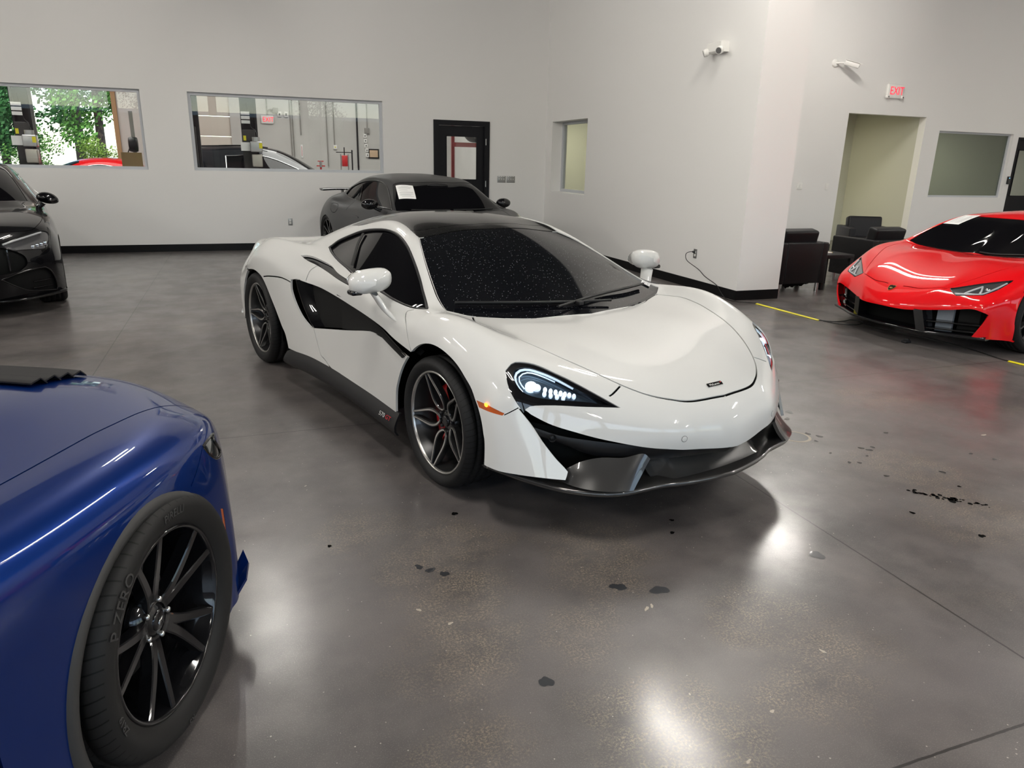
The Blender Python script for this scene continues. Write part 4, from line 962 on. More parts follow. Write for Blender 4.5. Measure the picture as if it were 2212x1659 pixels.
RED_ROWS = [
 [(2.10,0,.15),(2.195,0,.325),(2.20,0,.365),(2.15,0,.415),(2.068,0,.477),(1.90,0,.565),(1.70,0,.652),(1.45,0,.733),(1.25,0,.765),(1.04,0,.768),(.85,0,.875),(.47,0,1.102),(.1,0,1.165),(-.3,0,1.15),(-.8,0,1.03),(-1.3,0,.93),(-1.8,0,.88),(-2.1,0,.86),(-2.15,0,.6),(-2.1,0,.35)],
 [(2.085,.22,.15),(2.155,.22,.320),(2.163,.22,.360),(2.11,.25,.42),(2.03,.30,.488),(1.899,.408,.571),(1.70,.39,.662),(1.45,.352,.754),(1.25,.32,.782),(1.06,.30,.770),(.87,.28,.872),(.48,.26,1.100),(.1,.25,1.158),(-.3,.26,1.142),(-.8,.28,1.02),(-1.3,.3,.925),(-1.8,.3,.875),(-2.08,.3,.86),(-2.13,.3,.6),(-2.08,.3,.35)],
 [(2.04,.37,.15),(2.083,.37,.338),(2.09,.37,.368),(2.05,.40,.425),(1.985,.435,.50),(1.90,.477,.555),(1.73,.567,.638),(1.52,.658,.726),(1.36,.700,.765),(1.125,.705,.812),(.95,.650,.925),(.51,.54,1.092),(.1,.50,1.12),(-.3,.52,1.10),(-.8,.58,.98),(-1.3,.6,.90),(-1.8,.6,.86),(-2.05,.6,.85),(-2.1,.6,.6),(-2.05,.6,.35)],
 [(1.97,.57,.15),(1.984,.57,.372),(1.99,.57,.398),(1.965,.575,.45),(1.93,.58,.497),(1.834,.577,.574),(1.69,.69,.642),(1.48,.77,.737),(1.32,.79,.777),(1.10,.775,.815),(.93,.71,.90),(.5,.60,1.06),(.1,.57,1.08),(-.3,.585,1.06),(-.75,.67,.95),(-1.2,.72,.91),(-1.7,.72,.86),(-2.0,.7,.84),(-2.05,.7,.6),(-2.02,.7,.35)],
 [(1.90,.70,.15),(1.945,.72,.405),(1.95,.72,.43),(1.92,.71,.475),(1.87,.70,.512),(1.76,.765,.568),(1.60,.82,.65),(1.44,.85,.733),(1.28,.87,.772),(1.05,.86,.79),(.88,.86,.81),(.45,.85,.825),(.1,.84,.84),(-.3,.82,.86),(-.7,.84,.87),(-1.15,.88,.88),(-1.6,.86,.86),(-1.9,.8,.83),(-1.97,.8,.6),(-1.95,.8,.35)],
 [(1.87,.79,.15),(1.895,.82,.415),(1.89,.825,.44),(1.865,.82,.48),(1.81,.82,.515),(1.70,.855,.567),(1.56,.885,.63),(1.39,.92,.69),(1.24,.93,.715),(1.02,.91,.72),(.86,.90,.72),(.45,.89,.72),(.1,.89,.74),(-.3,.9,.76),(-.7,.94,.78),(-1.1,.96,.78),(-1.5,.95,.76),(-1.8,.9,.74),(-1.9,.87,.55),(-1.9,.87,.35)],
 [(1.74,.865,.145),(1.76,.885,.385),(1.755,.89,.41),(1.745,.892,.45),(1.71,.90,.48),(1.64,.915,.51),(1.52,.935,.54),(1.36,.95,.56),(1.2,.95,.56),(1.0,.93,.55),(.85,.91,.55),(.45,.9,.55),(.1,.9,.56),(-.3,.91,.56),(-.7,.95,.57),(-1.1,.965,.57),(-1.45,.96,.56),(-1.75,.92,.55),(-1.87,.89,.45),(-1.88,.89,.33)],
 [(1.66,.91,.14),(1.68,.925,.27),(1.675,.928,.29),(1.665,.93,.31),(1.64,.935,.33),(1.59,.94,.34),(1.48,.95,.34),(1.33,.955,.34),(1.18,.955,.34),(.98,.94,.34),(.84,.92,.33),(.45,.91,.33),(.1,.91,.33),(-.3,.92,.33),(-.7,.95,.34),(-1.1,.965,.34),(-1.44,.96,.34),(-1.72,.93,.34),(-1.84,.90,.33),(-1.86,.9,.3)],
 [(1.62,.925,.13),(1.62,.93,.13),(1.615,.935,.13),(1.61,.94,.13),(1.60,.94,.13),(1.55,.945,.13),(1.45,.945,.13),(1.31,.945,.13),(1.16,.94,.13),(.97,.93,.13),(.83,.91,.13),(.45,.90,.13),(.1,.90,.13),(-.3,.91,.13),(-.7,.93,.14),(-1.1,.94,.15),(-1.43,.94,.17),(-1.7,.92,.2),(-1.8,.90,.22),(-1.84,.9,.25)],
]
RED_TRACE = {
 'headlight': [(1.925,0.479,0.539),(1.925,0.479,0.539),(1.89,0.522,0.552),(1.78,0.641,0.596),(1.694,0.734,0.625),(1.618,0.807,0.646),(1.618,0.807,0.646),(1.745,0.782,0.573),(1.812,0.757,0.541),(1.856,0.733,0.52),(1.856,0.733,0.52),(1.942,0.558,0.492),(1.942,0.558,0.492),(1.938,0.516,0.514)],
 'drl_a': [(1.938,0.544,0.503),(1.926,0.569,0.505),(1.914,0.593,0.508),(1.887,0.654,0.515),(1.851,0.724,0.525),(1.768,0.76,0.566),(1.663,0.793,0.621)],
 'drl_b': [(1.907,0.603,0.511),(1.862,0.63,0.541),(1.794,0.672,0.577)],
 'drl_c': [(1.857,0.703,0.526),(1.823,0.694,0.55),(1.789,0.671,0.58)],
 'fascia_edge': [(2.127,0.289,0.307),(2.127,0.289,0.307),(2.095,0.351,0.329),(2.008,0.525,0.363),(1.947,0.716,0.4),(1.947,0.716,0.4),(1.918,0.787,0.385),(1.866,0.836,0.357),(1.866,0.836,0.357),(1.893,0.796,0.265),(1.899,0.711,0.151),(1.899,0.711,0.151)],
 'hood_front': [(2.035,-0.0,0.498),(1.99,0.003,0.523),(2.003,0.064,0.516),(2.027,0.115,0.502)],
 'seam': [(2.029,0.117,0.501),(2.016,0.23,0.506),(1.985,0.339,0.523),(1.942,0.444,0.538)],
 'wsright': [(1.099,0.752,0.824),(0.956,0.672,0.918),(0.778,0.589,1.011),(0.519,0.536,1.092)],
}
COUPE_ROWS = [
 [(2.2,0,.2),(2.28,0,.5),(2.15,0,.72),(1.8,0,.82),(1.45,0,.868),(1.16,0,.868),(.58,0,1.245),(.1,0,1.325),(-.45,0,1.327),(-.95,0,1.262),(-1.4,0,1.14),(-1.75,0,1.03),(-2.05,0,.97),(-2.15,0,.75),(-2.1,0,.3)],
 [(2.15,.3,.2),(2.22,.3,.5),(2.1,.3,.72),(1.77,.3,.825),(1.43,.34,.872),(1.15,.38,.870),(.575,.30,1.238),(.1,.29,1.316),(-.45,.29,1.318),(-.95,.29,1.25),(-1.4,.28,1.13),(-1.74,.27,1.025),(-2.04,.27,.967),(-2.14,.27,.75),(-2.09,.27,.3)],
 [(2.0,.55,.2),(2.08,.55,.5),(1.98,.55,.70),(1.7,.6,.82),(1.4,.68,.875),(1.12,.763,.879),(.552,.596,1.215),(.1,.56,1.278),(-.45,.56,1.268),(-.95,.55,1.185),(-1.4,.52,1.085),(-1.72,.5,1.0),(-2.0,.5,.95),(-2.1,.5,.75),(-2.05,.5,.3)],
 [(1.85,.72,.2),(1.92,.72,.5),(1.85,.72,.68),(1.6,.76,.82),(1.35,.80,.885),(1.04,.825,.90),(.50,.66,1.135),(.1,.625,1.228),(-.45,.63,1.208),(-.95,.68,1.065),(-1.4,.665,.99),(-1.70,.62,.96),(-1.95,.6,.93),(-2.05,.6,.75),(-2.0,.6,.3)],
 [(1.7,.84,.2),(1.76,.84,.5),(1.7,.84,.66),(1.5,.87,.80),(1.28,.88,.865),(1.0,.877,.885),(.55,.865,.912),(.1,.85,.928),(-.4,.82,.95),(-.9,.79,.965),(-1.3,.815,.955),(-1.6,.80,.905),(-1.85,.76,.86),(-1.97,.74,.7),(-1.95,.74,.3)],
 [(1.55,.91,.2),(1.6,.91,.45),(1.55,.92,.6),(1.42,.94,.72),(1.22,.94,.77),(.95,.93,.78),(.5,.92,.78),(.08,.92,.78),(-.4,.92,.80),(-.9,.93,.845),(-1.25,.93,.86),(-1.55,.905,.80),(-1.78,.88,.72),(-1.9,.85,.6),(-1.9,.85,.3)],
 [(1.48,.93,.2),(1.5,.94,.35),(1.48,.95,.45),(1.38,.955,.52),(1.18,.95,.54),(.92,.94,.54),(.48,.93,.54),(.06,.93,.54),(-.4,.935,.55),(-.9,.955,.57),(-1.25,.962,.58),(-1.55,.95,.57),(-1.78,.925,.53),(-1.88,.89,.48),(-1.89,.88,.3)],
 [(1.44,.935,.2),(1.44,.94,.2),(1.42,.945,.2),(1.34,.95,.2),(1.15,.94,.2),(.9,.93,.2),(.46,.92,.2),(.04,.92,.2),(-.4,.925,.2),(-.9,.94,.21),(-1.25,.945,.21),(-1.52,.94,.22),(-1.75,.92,.24),(-1.85,.89,.26),(-1.88,.88,.28)],
]
PONY_ROWS = [
 [(.98,0,.15),(1.03,0,.35),(1.045,0,.55),(1.01,0,.685),(.88,0,.742),(.68,0,.79),(.40,0,.828),(0,0,.858),(-.4,0,.89),(-.78,0,.935),(-1.42,0,1.33),(-1.9,0,1.39),(-2.6,0,1.25),(-3.15,0,1.06),(-3.55,0,1.0),(-3.65,0,.7),(-3.6,0,.3)],
 [(.965,.25,.15),(1.01,.25,.35),(1.025,.25,.55),(.99,.25,.68),(.865,.25,.74),(.665,.26,.788),(.39,.26,.826),(.02,.26,.855),(-.4,.27,.885),(-.76,.28,.925),(-1.41,.28,1.325),(-1.9,.28,1.382),(-2.6,.28,1.24),(-3.14,.28,1.055),(-3.53,.28,.995),(-3.63,.28,.7),(-3.58,.28,.3)],
 [(.91,.48,.15),(.955,.48,.34),(.965,.48,.53),(.925,.48,.655),(.80,.495,.725),(.62,.50,.777),(.38,.505,.806),(.05,.51,.823),(-.4,.53,.85),(-.74,.55,.895),(-1.38,.53,1.31),(-1.88,.52,1.36),(-2.6,.52,1.21),(-3.12,.52,1.04),(-3.5,.52,.985),(-3.6,.52,.7),(-3.55,.52,.3)],
 [(.77,.70,.15),(.80,.715,.33),(.80,.715,.50),(.77,.725,.628),(.68,.716,.693),(.53,.716,.756),(.34,.716,.794),(.05,.716,.812),(-.4,.72,.83),(-.72,.745,.87),(-1.34,.63,1.26),(-1.86,.61,1.31),(-2.6,.64,1.13),(-3.1,.68,1.02),(-3.45,.68,.97),(-3.55,.68,.7),(-3.5,.68,.3)],
 [(.60,.82,.14),(.655,.82,.30),(.655,.815,.48),(.63,.806,.645),(.575,.825,.695),(.44,.845,.745),(.27,.856,.782),(.02,.862,.803),(-.4,.865,.82),(-.72,.87,.85),(-1.3,.85,.93),(-1.86,.83,.96),(-2.6,.84,.98),(-3.08,.84,.97),(-3.4,.8,.93),(-3.5,.78,.7),(-3.47,.78,.3)],
 [(.48,.90,.14),(.52,.892,.28),(.518,.886,.47),(.495,.883,.640),(.445,.90,.675),(.34,.922,.712),(.2,.938,.735),(0,.946,.745),(-.4,.947,.75),(-.74,.945,.76),(-1.3,.935,.78),(-1.86,.93,.79),(-2.6,.95,.83),(-3.06,.94,.83),(-3.36,.87,.80),(-3.45,.85,.6),(-3.42,.85,.3)],
 [(.43,.93,.14),(.445,.93,.24),(.435,.93,.40),(.405,.932,.53),(.36,.94,.55),(.28,.951,.56),(.17,.956,.565),(0,.958,.565),(-.4,.956,.565),(-.75,.95,.565),(-1.3,.94,.57),(-1.86,.94,.57),(-2.6,.96,.58),(-3.05,.95,.58),(-3.34,.89,.56),(-3.42,.87,.48),(-3.4,.87,.3)],
 [(.39,.94,.14),(.395,.94,.20),(.39,.94,.27),(.38,.94,.33),(.34,.945,.335),(.27,.952,.335),(.16,.956,.335),(0,.957,.335),(-.4,.955,.335),(-.76,.95,.33),(-1.3,.94,.33),(-1.86,.94,.33),(-2.6,.955,.34),(-3.04,.95,.34),(-3.32,.9,.34),(-3.4,.88,.33),(-3.39,.88,.28)],
 [(.37,.94,.14),(.365,.94,.14),(.36,.94,.14),(.35,.94,.14),(.33,.945,.14),(.26,.95,.14),(.15,.95,.14),(-.02,.95,.14),(-.4,.95,.15),(-.77,.945,.15),(-1.3,.935,.16),(-1.86,.935,.17),(-2.6,.945,.18),(-3.03,.94,.2),(-3.3,.9,.23),(-3.38,.88,.25),(-3.38,.88,.26)],
]
SEDAN_ROWS = [
 [(2.30,0,.18),(2.38,0,.42),(2.36,0,.66),(2.27,0,.79),(1.95,0,.88),(1.45,0,.95),(1.0,0,.985),(.74,0,1.0),(-.12,0,1.37),(-.6,0,1.42),(-1.2,0,1.34),(-1.75,0,1.14),(-2.2,0,1.06),(-2.33,0,.75),(-2.28,0,.3)],
 [(2.25,.4,.18),(2.33,.4,.42),(2.31,.4,.66),(2.20,.4,.79),(1.9,.42,.885),(1.43,.44,.95),(.98,.45,.98),(.70,.45,.995),(-.14,.38,1.36),(-.6,.36,1.405),(-1.2,.36,1.325),(-1.73,.36,1.13),(-2.17,.38,1.05),(-2.3,.38,.75),(-2.25,.38,.3)],
 [(2.12,.63,.18),(2.20,.64,.42),(2.17,.64,.65),(2.06,.63,.78),(1.80,.66,.865),(1.40,.69,.93),(.93,.70,.955),(.58,.72,.985),(-.18,.56,1.31),(-.6,.54,1.365),(-1.2,.55,1.27),(-1.7,.58,1.09),(-2.1,.6,1.02),(-2.23,.6,.75),(-2.18,.6,.3)],
 [(1.98,.78,.18),(2.05,.79,.40),(2.02,.785,.63),(1.93,.78,.76),(1.70,.80,.845),(1.36,.81,.90),(.90,.81,.92),(.5,.80,.95),(-.2,.66,1.22),(-.6,.64,1.28),(-1.15,.66,1.18),(-1.65,.70,1.04),(-2.0,.7,.98),(-2.13,.7,.72),(-2.1,.7,.3)],
 [(1.86,.87,.18),(1.91,.875,.38),(1.88,.87,.58),(1.80,.87,.71),(1.62,.88,.77),(1.33,.90,.83),(.88,.90,.86),(.48,.90,.88),(-.2,.89,.91),(-.6,.88,.93),(-1.15,.88,.94),(-1.6,.87,.93),(-1.9,.84,.9),(-2.05,.82,.68),(-2.03,.82,.3)],
 [(1.78,.91,.18),(1.80,.915,.34),(1.77,.915,.48),(1.70,.915,.58),(1.55,.93,.62),(1.3,.94,.64),(.87,.93,.65),(.47,.92,.66),(-.2,.92,.66),(-.6,.92,.67),(-1.15,.935,.68),(-1.55,.92,.67),(-1.83,.89,.65),(-1.97,.86,.55),(-1.97,.86,.3)],
 [(1.73,.925,.18),(1.73,.93,.22),(1.70,.93,.28),(1.64,.93,.33),(1.5,.94,.35),(1.28,.945,.36),(.86,.935,.36),(.46,.925,.36),(-.2,.925,.36),(-.6,.925,.36),(-1.15,.94,.36),(-1.52,.93,.36),(-1.78,.9,.36),(-1.93,.87,.35),(-1.95,.87,.27)],
 [(1.70,.93,.18),(1.69,.93,.18),(1.66,.93,.18),(1.6,.935,.18),(1.47,.94,.18),(1.26,.94,.18),(.85,.93,.18),(.45,.92,.18),(-.2,.92,.18),(-.6,.92,.18),(-1.15,.93,.18),(-1.5,.92,.19),(-1.75,.9,.2),(-1.9,.87,.22),(-1.93,.87,.24)],
]
WAGON_ROWS = [[(x, s, z * (1.18 if z > .5 else 1.3) + .06) for x, s, z in r] for r in SEDAN_ROWS]
for r in WAGON_ROWS:
    k = 1.0 if r[9][2] > 1.4 else .3
    for i, (dz) in ((9, .0), (10, .10), (11, .30), (12, .30)):
        r[i] = (r[i][0], r[i][1], r[i][2] + dz * k)
COUPE_TRACE = {
 'window': [(-0.994,0.732,1.006),(-0.994,0.732,1.006),(-0.968,0.636,1.107),(-0.566,0.63,1.194),(-0.19,0.626,1.23),(0.13,0.624,1.227),(0.344,0.634,1.191),(0.546,0.67,1.121),(1.089,0.849,0.902),(1.089,0.849,0.902),(0.735,0.859,0.914),(0.155,0.852,0.927),(-0.344,0.821,0.954),(-0.759,0.781,0.974)],
 'pillar': [(-0.468,0.65,1.18),(-0.318,0.733,1.077),(-0.17,0.82,0.964)],
 'door_seam': [(-0.34,0.838,0.932),(-0.417,0.884,0.868),(-0.484,0.92,0.804)],
 'cap': [(-1.096,0.956,0.786),(-1.083,0.934,0.857),(-0.991,0.919,0.872),(-0.859,0.912,0.862),(-0.811,0.939,0.804),(-0.899,0.956,0.743),(-1.02,0.96,0.742)],
 'handle': [(-0.248,0.924,0.767),(-0.079,0.925,0.755),(0.046,0.926,0.732),(-0.073,0.928,0.717),(-0.228,0.929,0.735)],
 'paper': [(0.641,0.603,1.183),(0.693,0.38,1.186),(0.947,0.445,1.026),(0.92,0.677,1.023)],
}
RED_PAPER = {
 'paper': [(0.793,0.574,1.002),(0.538,0.522,1.088),(0.5,0.384,1.095),(0.737,0.442,1.002)],
}
PONY_TRACE = {
 'seam': [(-0.202,0.722,0.82),(-0.014,0.719,0.814),(0.131,0.716,0.809),(0.235,0.718,0.804),(0.352,0.715,0.793),(0.479,0.714,0.771),(0.572,0.718,0.744),(0.628,0.725,0.719),(0.636,0.77,0.696)],
 'headlight': [(0.308,0.927,0.715),(0.308,0.927,0.715),(0.343,0.919,0.715),(0.405,0.904,0.709),(0.467,0.883,0.696),(0.467,0.883,0.696),(0.43,0.903,0.684),(0.521,0.872,0.615),(0.447,0.906,0.627),(0.447,0.906,0.627),(0.382,0.926,0.648),(0.331,0.932,0.683)],
 'bumper_seam': [(0.3,0.929,0.715),(0.26,0.94,0.7),(0.222,0.948,0.682),(0.195,0.952,0.67),(0.168,0.955,0.656)],
 'crease': [(0.057,0.525,0.821),(0.256,0.506,0.814),(0.399,0.512,0.805),(0.567,0.5,0.787),(0.749,0.495,0.746)],
 'marker': [(0.338,0.945,0.502),(0.338,0.945,0.502),(0.36,0.943,0.492),(0.36,0.943,0.492),(0.363,0.943,0.436),(0.366,0.943,0.385),(0.366,0.943,0.385),(0.356,0.944,0.389),(0.356,0.944,0.389),(0.345,0.945,0.44)],
}
SEDAN_TRACE = {
 'headlight': [(2.274,0.446,0.688),(2.274,0.446,0.688),(2.106,0.621,0.748),(1.942,0.751,0.776),(1.874,0.808,0.771),(1.849,0.838,0.745),(1.897,0.838,0.693),(1.973,0.811,0.646),(2.039,0.773,0.616),(2.258,0.529,0.63),(2.258,0.529,0.63),(2.275,0.475,0.66)],
 'intake': [(2.319,0.399,0.376),(2.319,0.399,0.376),(2.266,0.542,0.422),(2.147,0.7,0.446),(2.063,0.778,0.431),(1.992,0.825,0.348),(1.931,0.839,0.234),(1.928,0.83,0.195),(1.928,0.83,0.195),(2.069,0.708,0.216),(2.176,0.592,0.242),(2.264,0.488,0.308)],
 'drl': [(2.27,0.454,0.689),(2.125,0.619,0.732),(1.932,0.773,0.763)],
}
# ---------------------------------------------------------------- red sports car
def build_red():
    T = RED_TRACE; dup = lambda *p: [p, p]
    car = thing('sports_car', 'red wedge-shaped sports car parked in front of the black armchairs', 'car', (7.777, 5.205, 0), -3.102)
    S = Surf(RED_ROWS, cu=(9,), lu=1e-4, lv=2e-5)
    shut = [(1.938, .458, .539), (1.839, .514, .588), (1.736, .566, .636), (1.633, .612, .682), (1.521, .658, .726), (1.393, .709, .762)]
    hood = dup(2.03, 0, .50) + [(2.026, .08, .50), (2.02, .13, .503)] * 1 + T['seam'][1:3] + dup(1.94, .456, .54) + shut[1:] + [(1.25, .715, .79)] + dup(1.15, .70, .80) + [(1.129, .5, .775), (1.06, .2, .769)] + dup(1.03, 0, .769)
    glass = dup(1.03, 0, .775) + [(1.055, .2, .772), (1.115, .5, .785)] + dup(1.10, .69, .818) + [(.95, .645, .915), (.76, .585, 1.005)] + dup(.525, .53, 1.088) + [(.50, .26, 1.096)] + dup(.49, 0, 1.09)
    win = dup(.86, .76, .87) + [(.70, .68, .97), (.48, .615, 1.05), (.1, .585, 1.065), (-.3, .61, 1.03)] + dup(-.62, .68, .94) + [(-.3, .815, .885), (.1, .835, .865), (.5, .845, .845)]
    fe = T['fascia_edge']
    fascia = dup(2.10, 0, .10) + dup(2.195, 0, .322) + [(2.155, .22, .318), (2.083, .37, .336), (1.984, .57, .368), (1.947, .715, .40)] + [(1.916, .785, .39)] + dup(1.877, .843, .364) + [(1.885, .79, .26)] + dup(1.898, .71, .10) + [(1.97, .57, .10), (2.04, .37, .10)]
    fa = arch_pts(1.31, .345, .365, .955); ra = arch_pts(-1.31, .36, .385, .965)
    K = Skin(S, dict(headlight=T['headlight'], front_arch=fa, rear_arch=ra, fascia=fascia, windscreen=glass, hood=hood, side_window=win),
             [(hood[2:-2], .007), ([(.9, .90, .78), (.86, .915, .6), (.80, .92, .35), (.78, .91, .15)], .007), ([(1.19, .95, .15), (1.17, .945, .40), (1.24, .93, .66), (1.22, .90, .76)], .006)], .026)
    K.part('body', 'body', RED, car, 0, flange=.014); K.part('gap', 'panel_gap', VOID, car, 0, off=-.006, flange=0)
    K.part('hood', 'hood', RED, car, 0, flange=.014); K.part('windscreen', 'windscreen', CAR_GLASS, car, 0, off=-.004, flange=0)
    for sd in (1, -1):
        K.part('side_window', 'side_window', CAR_GLASS, car, sd, off=-.006, flange=0); loop(K, S, 'side_window', sd, .008, SATIN_BLACK, 'window_seal', car)
        h = K.part('headlight', 'headlight', LENS2, car, sd, off=-.006, flange=0); loop(K, S, 'headlight', sd, .006, GLOSS_BLACK, 'lamp_rim', h, -.002)
        for q in ('drl_a', 'drl_b', 'drl_c'):
            b = MB(); b.tube([tuple(k) for k in on_skin(S, dense(T[q], .03), -.001, sd)], .009, 6); b.build('running_light', DRL_OFF, h)
        q = on_skin(S, [(1.80, .73, .572)], -.004, sd)[0]; b = MB(); b.ball(q, (.02, .02, .018)); b.build('lamp_unit', CHROME, h)
        well(car, 1.31, sd, .345, .368, .5, .91, VOID); well(car, -1.31, sd, .36, .388, .5, .92, VOID)
        # outer air intakes: strut, two vanes, radiator panels
        o = lambda P: [(x, -sd * s, z) for x, s, z in P]
        b = MB(); rows = [o([(2.12 - q * .045, .300 + q * .03, .335 - q * .19), (2.095 - q * .045, .375 + q * .03, .335 - q * .19), (1.97, .385 + q * .03, .335 - q * .19), (1.97, .300 + q * .03, .335 - q * .19)]) for q in (0, .5, 1)]; b.grid(rows, 0, False, closed=True); b.add(rows[0], [(0, 1, 2, 3)]); b.build('intake_strut', GLOSS_BLACK, car)
        for z0, x0 in ((.245, 0), (.18, -.01)):
            b = MB(); p = catmull([(2.05 + x0, .40, z0), (1.96 + x0, .56, z0 + .006), (1.89 + x0, .70, z0 + .012), (1.86 + x0, .80, z0 + .02)], 4)
            b.grid([o(p), o([(x - .07, s - .01, z + .006) for x, s, z in p])], 0, True, .010, (0, 0, 1)); b.build('intake_vane', GLOSS_BLACK, car)
        b = MB(); b.grid([o([(1.93, .42, .37), (1.88, .54, .385)]), o([(1.93, .42, .15), (1.88, .54, .15)])], 0, False, .02, (-1, 0, 0)); b.build('radiator', RAD, car)
        b = MB(); b.grid([o([(1.85, .57, .385), (1.76, .76, .40)]), o([(1.85, .57, .15), (1.76, .76, .15)])], 0, False, .02, (-1, 0, 0)); b.build('radiator', MATTE_BLACK, car)
        # mirrors
        if sd < 0: b = MB(); b.ball((.86, -sd * .99, .97), (.06, .11, .055)); mo = b.build('mirror', RED, car); b = MB(); b.tube([(.87, -sd * .80, .86), (.87, -sd * .9, .91), (.865, -sd * .96, .945)], [.02, .016, .014], 8); b.build('mirror_arm', GLOSS_BLACK, mo)
        b = MB(); p = on_skin(S, [(1.355, .945, .47), (1.33, .953, .47), (1.30, .955, .465)], .001, sd); b.tube([tuple(q) for q in p], .012, 6); b.build('side_marker', GLOSS_BLACK, car)
        b = MB(); p = on_skin(S, dense([(1.10, .66, .80), (1.06, .40, .80), (1.03, .05, .79)], .05), .012, sd)
        if sd < 0: b.tube([tuple(q) for q in p], .008, 6); b.build('wiper', SATIN_BLACK, car)
    MM = dict(tyre=tyre_mat('red_car_tyre', .335), rim=RIM_BLACK, edge=RIM_BLACK, disc=DISC, caliper=SATIN_BLACK, cap=GLOSS_BLACK, nut=SATIN_BLACK)
    for sd in (1, -1):
        for x in (1.31, -1.31): wheel(car, x, sd, .915, .335, .335, .258, .25, dict(kind='twin', hub=-.04), MM)
    # central grille behind the nose, lip
    b = MB(); b.box((1.90, 0, .26), (.05, .8, .28)); b.build('centre_grille', MESHED, car)
    b = MB(); b.box((1.5, 0, .27), (.6, 1.5, .25)); b.build('nose_core', VOID, car)
    e = catmull([(1.86, .84, .155), (1.905, .735, .15), (1.985, .57, .145), (2.045, .45, .14), (2.075, .32, .14), (2.10, .15, .14), (2.11, 0, .14)], 4); e = [tuple(q) for q in e]
    full = [(x, -s, z) for x, s, z in e] + [(x, s, z) for x, s, z in e[::-1][1:]]
    rows = [[(1.75, y * .96, z + .012) for x, y, z in full], [(x - .02, y * .99, z + .012) for x, y, z in full], full, [(x - .006, y, z - .018) for x, y, z in full], [(1.75, y * .96, z - .02) for x, y, z in full]]
    b = MB(); b.grid(rows, 0, True); b.build('front_lip', GLOSS_BLACK, car)
    tray(car, -1.9, 1.8, 1.0, .13, .30, (-.9, .9))
    # badge: black shield with gold rim
    X, N = S.ev(S.near([(2.075, 0, .472)]), True); n = Vector(tuple(-N[0])); p = X[0] + np.array(n) * .002; xd = Vector((0, 1, 0)); M = frame_M(p, xd, n.cross(xd))
    sh = [(-.036, .030), (-.034, .006), (-.022, -.022), (0, -.042), (.022, -.022), (.034, .006), (.036, .030), (.018, .040), (0, .036), (-.018, .040)]
    b = MB(); b.prism(sh, .003, M); bd = b.build('badge', GOLD, car); b = MB(); b.prism([(x * .86, y * .86) for x, y in sh], .0038, M); b.build('badge_field', GLOSS_BLACK, bd)
    b = MB(); b.prism([(-.018, -.006), (-.006, -.012), (.004, -.014), (.018, -.004), (.012, .006), (.0, .004), (-.01, .010)], .0048, M); b.build('badge_figure', GOLD, bd)
    paper_on(S, RED_PAPER['paper'], car, 'window_sheet', 'white printed sheet inside the red car windscreen', 1)
LENS2 = mat('grey_headlamp', (.09, .09, .095), .15, .4, coat=1.0); DRL_OFF = mat('unlit_white_lightguide', (.42, .43, .45), .25, coat=.8)
RAD = mat('grey_radiator', (.16, .18, .21), .45); GOLD = mat('gold_trim', (.65, .45, .14), .25, 1.0)
build_red()

